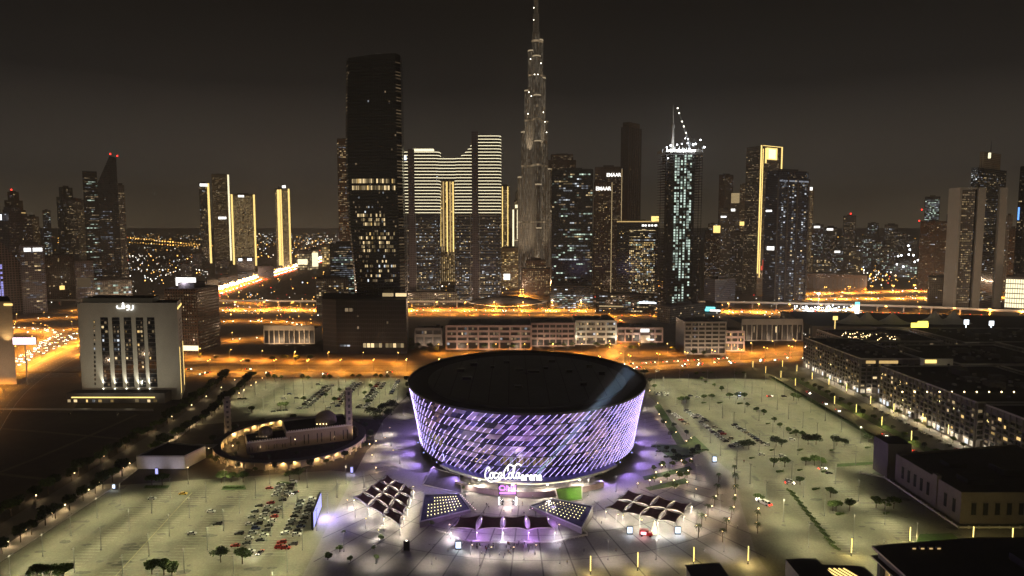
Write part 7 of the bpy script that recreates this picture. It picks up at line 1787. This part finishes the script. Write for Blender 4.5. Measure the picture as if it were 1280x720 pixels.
# ------------------------------------------------------------------ cars
def car_parts(suv=False):
    L, W = (4.75, 1.92) if suv else (4.6, 1.82); hb, hr = (1.02, 1.76) if suv else (.88, 1.42)
    def ring(x0, x1, w, z, r=.28): return [(x0+r, -w/2, z), (x1-r, -w/2, z), (x1, -w/2+r, z), (x1, w/2-r, z), (x1-r, w/2, z), (x0+r, w/2, z), (x0, w/2-r, z), (x0, -w/2+r, z)]
    b = MB(); R1 = ring(-L/2+.08, L/2-.1, W-.1, .26); R2 = ring(-L/2, L/2, W, .55); R3 = ring(-L/2+.06, L/2-.12, W-.06, hb-.08, .34); R4 = ring(-L/2+.12, L/2-.35, W-.16, hb, .36)
    for A, B in ((R1, R2), (R2, R3), (R3, R4)): band(b, A, B)
    b.face(R4); b.face(R1[::-1])
    c0, c1, t0, t1 = (-L/2+.18, .95, -L/2+.55, .25) if suv else (-L/2+.55, 1.05, -L/2+1.15, .30)
    Gl = ring(c0, c1, W-.18, hb-.005, .2); T = ring(t0, t1, W-.48, hr-.05, .2); T2 = ring(t0+.1, t1-.1, W-.6, hr, .2)
    g = MB(); band(g, Gl, T); band(b, T, T2); b.face(T2)
    for sx in (-1, 1):                                              # pillars
        for (p, q) in (((c0+.15, sx*(W-.2)/2, hb), (t0+.15, sx*(W-.5)/2, hr-.04)), ((c1-.25, sx*(W-.2)/2, hb), (t1-.15, sx*(W-.5)/2, hr-.04)), (((c0+c1)/2, sx*(W-.17)/2, hb), ((t0+t1)/2, sx*(W-.47)/2, hr-.04))): b.bar(p, q, .1)
    wh = []
    for x in (-L/2+.85, L/2-.88):
        for y in (-W/2+.08, W/2-.08):
            m = MB(); n_ = 10; r = .34
            m.mesh([(x+r*math.cos(2*PI*i/n_), y+o, r+r*math.sin(2*PI*i/n_)) for o in (-.12, .12) for i in range(n_)], [(i, (i+1) % n_, n_+(i+1) % n_, n_+i) for i in range(n_)]+[tuple(range(n_))[::-1], tuple(range(n_, 2*n_))]); wh.append(m)
    hl, tl = [], []
    for y in (-W/2+.38, W/2-.38):
        m = MB(); m.box(L/2-.12, y, .62, .16, .42, .16); hl.append(m); m = MB(); m.box(-L/2+.05, y, .66, .14, .40, .16); tl.append(m)
    return b, g, wh, hl, tl
mat('lens_clear', (.55, .55, .52), .15, var=.05); mat('lens_red', (.25, .01, .01), .2, var=.05)
def merge(dst, src, m):
    b = len(dst.v); dst.v += src.v
    for f, uv in zip(src.f, src.uv): dst.f.append(tuple(b+i for i in f)); dst.m.append(m); dst.uv.append(uv)
CARS = {}
def car_proto(col, suv, full, lights):
    key = (col, suv, full, lights)
    if key in CARS: return CARS[key]
    b, g, wh, hl, tl = car_parts(suv); H_ = 'head_glow' if lights else 'lens_clear'; T_ = 'tail_glow' if lights else 'lens_red'
    if full:
        r = thing('car', 'car', 'car'); bo = obj('body', b, M['paint_'+col], r, local=True); obj('windows', g, M['glass_car'], r, local=True).name = 'cabin_glass'
        for w_ in wh: obj('wheel', w_, M['tyre'], r, local=True)
        for w_ in hl: obj('headlight', w_, M[H_], r, local=True)
        for w_ in tl: obj('tail_light', w_, M[T_], r, local=True)
        if lights: lamp.local = True; lamp('SPOT', (2.4, 0, .8), 1500, (1, .95, .85), r, (1, 0, -.12), 70, .8, .2); lamp.local = False
    else:
        a = MB(); merge(a, b, 0); merge(a, g, 1); [merge(a, w_, 2) for w_ in wh]; [merge(a, w_, 3) for w_ in hl]; [merge(a, w_, 4) for w_ in tl]
        if lights:
            for y in (-.6, .6): a.ball((2.45, y, .75), .36, 3, 6, 4); a.ball((-2.4, y, .8), .30, 4, 6, 4)
        r = obj('car', a, [M['paint_'+col], M['glass_car'], M['tyre'], M[H_], M[T_]]); tag(r, 'car', 'car')
    CARS[key] = Proto(r); return CARS[key]
PALC = ['white']*8+['black']*5+['silver']*4+['grey']*4+['red', 'blue', 'beige']
FARC = []
def put_car(x, y, rot, label, group, full=False, lights=False, col=None, suv=None):
    col = col or RS.choice(PALC); suv = R() < .38 if suv is None else suv
    car_proto(col, suv, full, lights).put(x, y, rot, label.format(c=col+(' off-road car' if suv else ' saloon car')), group)
def car_row(p0, p1, n, where, group, full=False, gap=.06, jitter=.35, flip=.5, end='from the camera', far=1e9):
    """cars side by side along the row p0 -> p1"""
    a = math.atan2(p1[1]-p0[1], p1[0]-p0[0])
    for k in range(n):
        if R() < gap: continue
        t = (k+.5)/n
        if p0[1]+(p1[1]-p0[1])*t > far: FARC.append((p0[0]+(p1[0]-p0[0])*t+U(-.3, .3), p0[1]+(p1[1]-p0[1])*t, a+PI/2*(1 if R() < .5 else -1))); continue
        put_car(p0[0]+(p1[0]-p0[0])*t+U(-jitter, jitter), p0[1]+(p1[1]-p0[1])*t, a+PI/2*(1 if R() < flip else -1)+U(-.04, .04), '{c}, '+f'{ordn(k)} {end}, {where}', group, full)
g1 = 'cars parked in the lower car park'
car_row((-125.5, 309), (-134.5, 388), 15, 'western half of the long double row', g1, True)
car_row((-120.2, 312), (-129.0, 392), 15, 'eastern half of the long double row', g1, True)
car_row((-108.8, 305), (-115.5, 364), 12, 'outer half of the violet screen row', g1, True)
car_row((-103.4, 308), (-110.2, 366), 12, 'inner half of the violet screen row', g1, True)
for u, v, col, suv, rot, what, lt in ((324, 633, 'black', False, .05, 'parked alone left of the double row', 0), (319, 640, 'grey', False, .1, 'second of the four strays left of the double row', 0), (315, 647, 'silver', False, .0, 'third of the four strays left of the double row', 0),
        (312, 656, 'white', False, .1, 'lowest of the four strays left of the double row', 0), (299, 668, 'black', True, .05, 'parked alone below the four strays', 0), (337, 611, 'red', False, .05, 'parked beside the far end of the double row', 0), (229, 618, 'yellow', False, .1, 'taxi crossing the empty lower car park', 0),
        (190, 624, 'white', False, .05, 'parked alone closest to the annex hall', 0), (264, 640, 'white', False, 0, 'alone in the middle of the lower car park', 0), (272, 656, 'black', True, .1, 'alone in the middle of the lower car park', 0), (240, 668, 'white', False, .1, 'parked alone, lowest white one of the lower car park', 0),
        (313, 690, 'white', False, .05, 'stopped by the lowest trees of the lower car park', 0), (294, 683, 'red', False, .1, 'stopped by the small trees below the strays', 0)):
    x, y = G(u, v); put_car(x, y, rot+(PI if R() < .4 else 0), '{c} '+what if col != 'yellow' else 'yellow '+what, g1, True, False, col, suv)
for u, v, rot, what in ((325, 692, -1.75, 'with headlights on beside the lowest parked cars'), (369, 617, -1.9, 'with headlights on at the aisle head')):
    x, y = G(u, v); put_car(x, y, rot, '{c} '+what, g1, True, True, 'black', False)
x, y = G(357, 686); put_car(x, y, .05, '{c} ending the violet screen row', g1, True, False, 'red', True)
g2 = 'cars parked in the northern car park'
for i, (xa, ya, xb, yb, n) in enumerate(((-175.5, 549, -174.6, 634, 13), (-170.2, 551, -169.6, 636, 12), (-151.5, 551, -151.2, 646, 14), (-146.0, 549, -146.2, 648, 14), (-127.5, 551, -127.8, 648, 13), (-122.2, 551, -122.5, 648, 13), (-108.5, 598, -111, 660, 9))):
    car_row((xa, ya), (xb, yb), n, f'row {ordn(i)} of the northern car park', g2, gap=.12, end='from the mosque')
for k, (u, v) in enumerate(((355, 499), (362, 493), (342, 515), (349, 514), (357, 513), (300, 499), (306, 499), (398, 481), (371, 498))):
    x, y = G(u, v); put_car(x, y, U(-.1, .1), '{c} '+f'{ordn(k)} of the strays in the emptier northern car park', g2)
g3 = 'cars parked in the east car park'
car_row((150.5, 452), (142.0, 548), 18, 'outer half of the long east car park row', g3, gap=.05); car_row((156.0, 452), (148.0, 535), 15, 'inner half of the long east car park row', g3, gap=.08)
car_row((175.0, 455), (168.0, 507), 11, 'shorter row of the east car park', g3, gap=.05); car_row((133.0, 505), (129.6, 538), 6, 'small row beside the arena planting', g3, gap=.05)
car_row((128, 600), (140, 596), 5, 'short row north east of the arena', g3, gap=0); car_row((128, 606), (141, 602), 5, 'second short row north east of the arena', g3, gap=0)
for k, (u, v, lt) in enumerate(((962, 496, 1), (980, 496, 0), (863, 495, 0), (872, 497, 0), (822, 464, 0), (987, 605, 1), (1028, 587, 1), (1036, 592, 0), (978, 571, 0), (985, 601, 0), (990, 550, 0), (952, 569, 0))):
    x, y = G(u, v); put_car(x, y, U(-.3, .3), '{c} '+f'{ordn(k)} of the strays standing about the east car park', g3, lights=bool(lt))
g4 = 'cars parked along the east street'
for k in range(17): put_car(299.5+U(-.2, .2), 400+k*9.5+U(-1, 1), PI/2, '{c} '+f'parked {ordn(k)} from the photo edge along the apartments', g4)
g5 = 'cars on the east street'
for k, (u, v) in enumerate(((1010, 491), (1000, 492), (1035, 505), (1060, 514), (1128, 556), (1110, 545), (1160, 566))):
    x, y = G(u, v); put_car(267+U(-2, 2), y, -PI/2, '{c} '+f'{ordn(k)} with headlights on along the east street', g5, lights=True)
g6 = 'cars queueing on the boulevard'
k = 0
for off in (-16, -9, 9, 16):
    for x, y, a in along(BOUL, 13 if off > 0 else 19, U(2, 9)):
        if 85 < x < 420 and R() < .62 and k < 34:
            put_car(x-math.sin(a)*off+U(-1.5, 1.5), y+math.cos(a)*off, a if off > 0 else a+PI, '{c} '+f'queueing {ordn(k)} from the arena on the boulevard', g6, lights=True); k += 1
k = 0
for off in (-16, -9, 9, 16):
    for x, y, a in along(BOUL, 62, U(2, 40)):
        if -400 < x < -20 and R() < .7 and k < 12:
            put_car(x-math.sin(a)*off, y+math.cos(a)*off, a if off > 0 else a+PI, '{c} '+f'{ordn(k)} on the emptier boulevard west of the arena', 'cars on the western boulevard', lights=True); k += 1
k = 0
for line, offs, dirn, step, pr in ((HWY2, (-10, -5, 0, 5, 10), PI, 14, .72), (RAMP, (-3, 2), PI, 9, .85), (HWY, (-9, -2, 6), 0, 34, .5)):
    for o in offs:
        for x, y, a in along(line, step, U(0, step)):
            if 490 < y < 800 and x/y > -.80 and R() < pr and k < 30:
                put_car(x-math.sin(a)*o, y+math.cos(a)*o, a+dirn, '{c} '+('coming with headlights on' if dirn else 'going away with red lights')+f', {ordn(k)} in the highway traffic', 'cars in the highway traffic', lights=True); k += 1
tag(dup(CARS[('white', True, False, True)].root, (*G(955, 630), 0), 2.0, 'long pale minibus parked on the plaza edge by the east car park', None, (1.9, 1.2, 1.5)), cat='bus')
far_ = MB(); FP = ['white', 'black', 'silver', 'grey', 'red']
for x, y, a in FARC:
    b, g, wh, hl, tl = car_parts(R() < .3); c, q = math.cos(a), math.sin(a); kk_ = RS.choices(range(5), (8, 5, 4, 4, 1))[0]
    for mb_, m_ in ((b, kk_), (g, 5), *((w_, 6) for w_ in wh)):
        mb_.v = [(x+vx_*c-vy_*q, y+vx_*q+vy_*c, vz_) for vx_, vy_, vz_ in mb_.v]; merge(far_, mb_, m_)
if FARC: obj('far_parked_cars', far_, [M['paint_'+p] for p in FP]+[M['glass_car'], M['tyre']], kind='stuff')
s = MB()
stream(HWY2, (-10, -5, 0, 5, 10), 16, 0, (780, 1030), .42, p=.55); stream(RAMP, (-3, 2), 12, 0, (740, 1100), .40, p=.7); stream(HWY, (-9, -2, 6), 26, 1, (780, 1030), .55, p=.5)
stream(BOUL, (-16, -9), 24, 0, (600, 900), .38, (380, 640), .7); stream(BOUL, (9, 16), 24, 1, (600, 900), .38, (300, 640), .7); stream(CROSS, (-5, 4), 16, 1, (700, 1200), .4, p=.5)
obj('distant_traffic', s, [M['head_glow'], M['tail_glow']], kind='stuff')
# ------------------------------------------------------------------ trees, palms, hedges
def leafcloud(mb, c, rx, ry, rz, n, s0, s1, m=0):
    for _ in range(n):
        while True:
            v = Vector((U(-1, 1), U(-1, 1), U(-1, 1)))
            if .35 < v.length < 1: break
        p = Vector((c[0]+v.x*rx, c[1]+v.y*ry, c[2]+v.z*rz)); q = Vector((U(-1, 1), U(-1, 1), U(-1, 1))).normalized(); t = q.cross(Vector((U(-1, 1), U(-1, 1), U(-1, 1)))).normalized(); w_ = U(s0, s1); l_ = w_*U(1.0, 1.8); o = q.cross(t)
        mb.face([p-t*l_/2, p+o*w_/2, p+t*l_/2, p-o*w_/2], m)
def tree_proto(h, spread, lumps, leaf, seed, flat_=.55):
    RS.seed(seed); r = thing('tree', 'tree', 'tree'); t = MB(); th = h*.42
    t.bar((0, 0, 0), (U(-.15, .15), U(-.15, .15), th), .34, w2=.22); pts = []
    for k in range(lumps):
        a = 2*PI*k/lumps+U(-.4, .4); d = spread*U(.25, .72); c = (d*math.cos(a), d*math.sin(a), h*U(.58, .85)); pts.append(c); t.bar((0, 0, th-.1), (c[0]*.8, c[1]*.8, c[2]-.4), .16, w2=.06)
    pts.append((U(-.3, .3), U(-.3, .3), h*.86)); t.bar((0, 0, th-.1), (0, 0, h*.8), .16, w2=.05); obj('trunk', t, M['bark'], r, local=True)
    c_ = MB()
    for c in pts: k_ = U(.75, 1.2); leafcloud(c_, c, spread*.5*k_, spread*.5*k_, spread*.5*flat_*k_, 105, .32, .75)
    o = obj('crown', c_, M[leaf], r, local=True); return Proto(r)
def palm_proto(h, seed):
    RS.seed(seed); r = thing('palm_tree', 'palm', 'palm'); t = MB(); n_ = 6; 
    for k in range(n_): t.cyl(.06*k*.3, 0, h*k/n_, h*(k+1)/n_, .24-.012*k, .2-.012*k, 7)
    obj('trunk', t, M['bark'], r, local=True); c_ = MB()
    for k in range(26):
        a = 2.4*k; e = U(-.5, 1.1); L = U(1.9, 2.9); pr = Vector((.1, 0, h)); d = Vector((math.cos(a), math.sin(a), 0))
        for j in range(5):
            q = Vector((.1, 0, h))+d*L*(j+1)/5*math.cos(e*.8)+Vector((0, 0, L*(math.sin(e)*(j+1)/5-.16*(j+1)**2/5))); sd = d.cross(Vector((0, 0, 1)))*(.34*(1-j/6)); dn = Vector((0, 0, -.16))
            c_.face([pr, pr+sd+dn, q+sd*.8+dn, q]); c_.face([q, q-sd*.8+dn, pr-sd+dn, pr]); pr = q
    obj('crown', c_, M['palm_leaf'], r, local=True); return Proto(r)
TA, TB, TC, TD = tree_proto(6.2, 3.4, 6, 'leaf', 3), tree_proto(7.4, 3.0, 6, 'leaf_dark', 5, .75), tree_proto(4.4, 2.3, 5, 'leaf', 8), tree_proto(8.5, 5.0, 8, 'leaf_dark', 13, .6)
PA = palm_proto(7.0, 4)
RS.seed(99)
def bush_proto(lx, seed, leaf='leaf'):
    RS.seed(seed); r = thing('shrub', 'shrub', 'shrub'); s = MB()
    for k in range(int(lx*1.4)): leafcloud(s, (U(-lx/2, lx/2), U(-.5, .5), .55), .9, .8, .6, 34, .25, .5)
    obj('foliage', s, M[leaf], r, local=True); s = MB()
    for k in range(int(lx)): x = -lx/2+lx*(k+.5)/int(lx); s.bar((x, 0, 0), (x+U(-.2, .2), U(-.2, .2), .6), .07)
    obj('stem', s, M['bark'], r, local=True); return Proto(r)
BA = bush_proto(5, 21); BB = bush_proto(8, 22, 'leaf_dark')
RS.seed(101)
k = 0
for sd, x0 in ((0, -233.6), (1, -259.8)):
    for j in range(41):
        y = 262+j*9.9+U(-2, 2)
        if sd == 0 and 405 < y < 432: continue
        dx = -(y-262)*.012 if y < 520 else -3.1-(y-520)*.13
        (TB if R() < .7 else TA).put(x0+dx+U(-.8, .8), y, U(0, 6), f'dark leafy street tree, {ordn(j)} from the camera, '+('car park' if sd == 0 else 'sand lot')+' side of the west street', 'trees along the west street', U(1.0, 1.5))
gI = 'trees on the car park islands'
def trees(lst, where, group, proto=None, scl=(.85, 1.15)):
    for k, (u, v) in enumerate(lst):
        p = proto or (TA, TB, TC)[k % 3]; x, y = G(u, v); p.put(x, y, U(0, 6), f'{("small leafy tree" if p is TC else "dark spreading tree" if p is TD else "leafy tree" if p is not PA else "palm tree")}, {ordn(k)} {where}', group, U(*scl))
trees([(277, 604), (289, 603), (304, 603), (362, 601), (374, 600), (190, 607), (203, 607)], 'from the west along the far edge of the lower car park', gI, TA, (.9, 1.2))
trees([(47, 725), (62, 726), (80, 726), (190, 718), (205, 719), (276, 703), (303, 705), (215, 722)], 'along the bottom edge of the lower car park', gI, TA, (.9, 1.2))
trees([(315, 516), (351, 512), (357, 511)], 'on the mosque side of the northern car park', gI, TA)
trees([(335, 474), (343, 475), (352, 475), (378, 474), (385, 475), (405, 474), (412, 474), (441, 473), (449, 474), (470, 473), (476, 473), (484, 473)], 'from the west along the boulevard edge of the northern car park', gI, TC, (.9, 1.3))
trees([(380, 502), (407, 497), (418, 503), (424, 490), (456, 494), (463, 485), (460, 505), (433, 498)], 'between the car rows of the northern car park', gI, TC, (.8, 1.1))
trees([(462, 520), (470, 524), (478, 517), (485, 523), (474, 530), (490, 513)], 'of the big dark clump between mosque and arena', 'trees between mosque and arena', TD, (.8, 1.05))
trees([(508, 478), (510, 486), (512, 500)], 'against the west flank of the arena', 'trees between mosque and arena', TB, (.8, 1.0))
me_ = []
for i in range(30):
    a = 2*PI*i/30; me_.append((MC[0]+53.5*math.cos(a)+U(-1, 1), MC[1]+54*math.sin(a)+U(-1, 1)))
for k, (x, y) in enumerate(me_):
    if G(250, 560)[0]-20 < x: (TB if k % 2 else PA if k % 4 == 0 else TC).put(x, y, U(0, 6), f'dark garden tree, {ordn(k)} anticlockwise around the mosque arcade', 'trees around the mosque', U(.6, .95))
for k, (x, y) in enumerate(((-178, 428), (-166, 424), (-155, 424), (-139, 430), (-126, 436), (-184, 447), (-120, 444), (-186, 470), (-176, 488), (-115, 485))): PA.put(x, y, U(0, 6), f'palm tree, {ordn(k)} inside the arcade court of the mosque', 'palms in the mosque court', U(.6, .85))
gE = 'trees of the east car park'
trees([(806, 470), (812, 480), (818, 487), (852, 505), (858, 504), (880, 501), (890, 500), (912, 499), (922, 499), (930, 500), (992, 501), (998, 501)], 'on the cross strip of the east car park', gE, TA, (.8, 1.1))
trees([(853, 466), (871, 470), (877, 476), (882, 480), (893, 484), (902, 489), (934, 509), (946, 515), (955, 519), (968, 528), (975, 535), (985, 541), (995, 545), (1003, 547)], 'in the diagonal line of small trees in the east car park', gE, TC, (.7, 1.1))
trees([(929, 561), (936, 562), (970, 558), (977, 559), (1010, 556), (1020, 556), (1046, 557), (1056, 558), (1086, 553), (1096, 554)], 'in the cross row of big east car park trees', gE, TD, (.6, .85))
trees([(967, 584), (981, 584), (1007, 582), (1018, 582), (1027, 583), (1000, 606), (1041, 639), (1045, 640), (1062, 639), (1095, 635), (1106, 637), (1117, 636), (948, 628), (1038, 622)], 'around the lower aisle of the east car park', gE, TA, (.75, 1.05))
trees([(833, 566), (842, 570), (848, 577), (866, 570), (872, 566), (838, 548), (842, 536), (829, 532), (836, 520), (858, 545)], 'in the planted wedge beside the arena', 'trees of the arena planting', TB, (.6, .85))
trees([(817, 588), (828, 585), (841, 584), (855, 582), (863, 580), (818, 602), (834, 600), (849, 598), (859, 597), (843, 611)], 'in the dark planters east of the arena', 'trees of the arena planting', TC, (.7, 1.0))
trees([(898, 603), (918, 592), (919, 606), (897, 620), (919, 620), (893, 633), (918, 634), (885, 645), (914, 648), (877, 658), (908, 664), (903, 678), (947, 652), (947, 667), (873, 672)], 'from the arena in the lamplit palm rows', 'palms of the palm rows', PA, (.7, .95))
trees([(468, 688), (476, 676), (430, 668), (425, 690), (438, 702), (410, 700), (470, 700)], 'on the plaza south of the western sails', 'trees on the plaza', TC, (.5, .8))
trees([(580, 612), (540, 658)], 'beside the dotted west pavilion', 'trees on the plaza', TC, (.5, .7))
for k in range(26): y = 318+k*13.2+U(-2, 2); (TB if k % 3 else TA).put(279.5+U(-1, 1), y, U(0, 6), f'dark street tree, {ordn(k)} from the camera in the east street median', 'trees along the east street', U(.55, .85))
for k in range(20): y = 396+k*13.5+U(-2, 2); (TA if k % 3 else PA).put(306.5+U(-.6, .6), y, U(0, 6), f'street tree, {ordn(k)} from the camera on the apartment pavement', 'trees along the east street', U(.6, .9))
trees([(596, 436), (606, 437), (618, 437), (640, 438), (655, 437), (690, 436), (697, 435), (705, 435), (716, 434), (745, 436), (760, 438), (790, 440), (815, 436), (840, 440), (867, 446), (880, 447)], 'along the far side of the boulevard behind the arena', 'trees along the boulevard', TA, (.9, 1.4))
trees([(515, 440), (523, 436), (530, 441), (538, 437), (545, 440), (512, 430)], 'by the dark annex beside the black podium', 'trees along the boulevard', TD, (.7, 1.0))
trees([(340, 452), (355, 451), (372, 452), (388, 451), (310, 455), (270, 450), (250, 447)], 'along the dark verge west of the black podium', 'trees along the boulevard', TD, (.6, .9))
def bushes(lst, where, group, proto, rot=0.0, scl=(.8, 1.1)):
    for k, (u, v) in enumerate(lst): x, y = G(u, v); proto.put(x, y, rot+U(-.1, .1), f'low clipped shrub bed, {ordn(k)} {where}', group, U(*scl))
for i, (pts, nm) in enumerate((([G(180, 611), G(210, 611), G(212, 607), G(182, 607)], 1), ([G(276, 613), G(308, 612), G(306, 607), G(282, 607)], 2), ([G(345, 606), G(372, 608), G(370, 603), G(350, 602)], 3), ([G(813, 556), G(846, 578), G(886, 562), G(868, 545), G(850, 556)], 4), ([G(825, 505), G(858, 556), G(846, 556), G(818, 508)], 5),
        ([G(803, 596), G(862, 583), G(866, 588), G(806, 601)], 6), ([G(806, 610), G(856, 598), G(862, 604), G(812, 614)], 7), ([G(1046, 580), G(1100, 577), G(1102, 580), G(1046, 584)], 8), ([G(1145, 678), G(1200, 675), G(1190, 667), G(1150, 668)], 9))):
    if Vector((pts[1][0]-pts[0][0], pts[1][1]-pts[0][1], 0)).cross(Vector((pts[2][0]-pts[1][0], pts[2][1]-pts[1][1], 0))).z < 0: pts = pts[::-1]
    kerbed('planting_bed', pts, 'grass', .2)
bushes([(187, 609), (196, 609), (205, 609), (284, 610), (292, 610), (300, 610), (352, 605), (360, 605), (366, 605)], 'on the far islands of the lower car park', 'shrubs of the car parks', BA)
bushes([(820, 559), (828, 565), (838, 572), (848, 575), (858, 571), (868, 567), (878, 563)], 'along the edge of the planted wedge beside the arena', 'shrubs of the arena planting', BB)
bushes([(880, 466), (890, 466), (920, 467), (930, 466), (880, 504), (900, 504), (925, 505), (945, 512), (960, 530), (990, 542), (965, 563), (1000, 563), (1040, 563), (1085, 560), (1000, 588), (975, 590), (1030, 590), (940, 573), (1020, 612), (1050, 643), (1108, 642)], 'of the east car park strips', 'shrubs of the car parks', BA, .4)
k = 0
for a, b, n_ in ((G(944, 470), G(1000, 497), 9), (G(1023, 506), G(1112, 558), 16)):
    for i in range(n_): t = (i+.5)/n_; BB.put(259+U(-.3, .3), a[1]+(b[1]-a[1])*t, PI/2, f'clipped hedge length, {ordn(k)} from the boulevard beside the east street', 'hedges along the east street', (1.5, 1, 1)); k += 1
k = 0
for a, b, n_ in ((G(985, 612), G(1045, 688), 11),):
    for i in range(n_): t = (i+.5)/n_; BA.put(a[0]+(b[0]-a[0])*t, a[1]+(b[1]-a[1])*t, PI/2+.2, f'low hedge length, {ordn(k)} from the arena beside the lower east aisle', 'hedges of the east car park', (1.6, 1, 1)); k += 1
# ------------------------------------------------------------------ people
def body(pose, seed):
    st = {0: (.12, -.10, .18, -.18), 1: (.28, -.26, -.25, .28), 2: (.05, -.04, .10, .55)}[pose]; fa, fb, ha, hb = st
    V = [(0, 0, .95), (0, 0, 1.18), (0, 0, 1.42), (.01, 0, 1.53), (.03, 0, 1.63), (.02, 0, 1.76),
         (0, .10, .90), (fa*.55, .11, .50), (fa, .11, .08), (fa+.17, .12, .04), (0, -.10, .90), (fb*.35+.03, -.11, .50), (fb, -.11, .08), (fb+.17, -.12, .04),
         (0, .19, 1.42), (ha*.4-.04, .25, 1.14), (ha, .25, .90), (ha+.04, .24, .80), (0, -.19, 1.42), (hb*.4-.04, -.25, 1.14), (hb, -.25, .90 if pose < 2 else 1.2), (hb+.05, -.24, .80 if pose < 2 else 1.25)]
    E_ = [(0, 1), (1, 2), (2, 3), (3, 4), (4, 5), (0, 6), (6, 7), (7, 8), (8, 9), (0, 10), (10, 11), (11, 12), (12, 13), (2, 14), (14, 15), (15, 16), (16, 17), (2, 18), (18, 19), (19, 20), (20, 21)]
    rad = [.14, .13, .15, .06, .10, .08, .10, .075, .05, .045, .10, .075, .05, .045, .07, .05, .04, .035, .07, .05, .04, .035]
    me = bpy.data.meshes.new('body'); me.from_pydata(V, E_, []); o = bpy.data.objects.new('body', me); COL.objects.link(o)
    o.modifiers.new('skin', 'SKIN'); me.skin_vertices[0].data[0].use_root = True
    for i, r in enumerate(rad): me.skin_vertices[0].data[i].radius = (r, r*(1.25 if i in (1, 2) else 1))
    o.modifiers.new('sub', 'SUBSURF').levels = 1; o.modifiers['sub'].render_levels = 1
    bpy.context.view_layer.update(); out = bpy.data.meshes.new_from_object(o.evaluated_get(bpy.context.evaluated_depsgraph_get())); bpy.data.objects.remove(o)
    return out
PB = [body(p, p) for p in range(3)]
def person_proto(pose, top, legs):
    me = PB[pose].copy(); me.materials.clear()
    for m in (M['cloth_'+top], M['cloth_'+legs], M['skin'], M['hair']): me.materials.append(m)
    for p in me.polygons:
        z = p.center.z; y = abs(p.center.y); x = p.center.x
        p.material_index = 2 if (z > 1.5 or (y > .18 and z < 1.0) or (pose == 2 and p.center.y < -.2 and x > .3)) else 0 if z > .92 else 1
        if z > 1.70 or (z > 1.58 and x < -.0): p.material_index = 3
        p.use_smooth = True
    o = bpy.data.objects.new('person', me); COL.objects.link(o); tag(o, 'person', 'person'); return Proto(o)
PP = [(person_proto(p, t, l), t, l, p) for p, t, l in ((0, 'black', 'black'), (1, 'white', 'navy'), (2, 'navy', 'black'), (1, 'black', 'grey'), (0, 'white', 'white'), (0, 'red', 'black'), (1, 'tan', 'navy'), (2, 'grey', 'navy'))]
k = 0
def person(u, v, where):
    global k
    pr, t, l, p = RS.choice(PP); x, y = G(u, v)
    pr.put(x, y, U(0, 6.28), f'person in a {t} top and {l} legwear '+('walking' if p == 1 else 'standing' if p == 0 else 'gesturing')+f', {ordn(k % 70)} {where}', 'people on the plaza', U(.95, 1.08)); k += 1
for c, r_, n_ in (((592, 683), 5, 6), ((601, 684), 6, 7), ((610, 690), 8, 5), ((637, 684), 6, 7), ((643, 690), 9, 7), ((652, 683), 8, 6), ((618, 682), 6, 4), ((665, 687), 6, 4), ((623, 697), 10, 4)):
    for _ in range(n_): person(c[0]+U(-r_, r_), c[1]+U(-4, 5), 'crowding before the purple sails')
k = 0
for u, v in ((589, 634), (608, 632), (611, 636), (623, 634), (653, 630), (653, 633), (630, 641), (640, 640), (655, 642), (582, 621), (617, 619), (666, 622), (648, 620), (605, 643)): person(u, v, 'around the stage sign')
k = 0
for u, v in ((668, 692), (669, 694), (709, 705), (700, 688), (730, 690), (560, 690), (545, 700), (805, 560), (832, 585), (780, 640), (900, 600), (918, 575), (930, 578), (770, 690), (500, 640), (480, 665), (752, 655), (880, 690), (922, 660)): person(u, v, 'scattered over the open plaza')
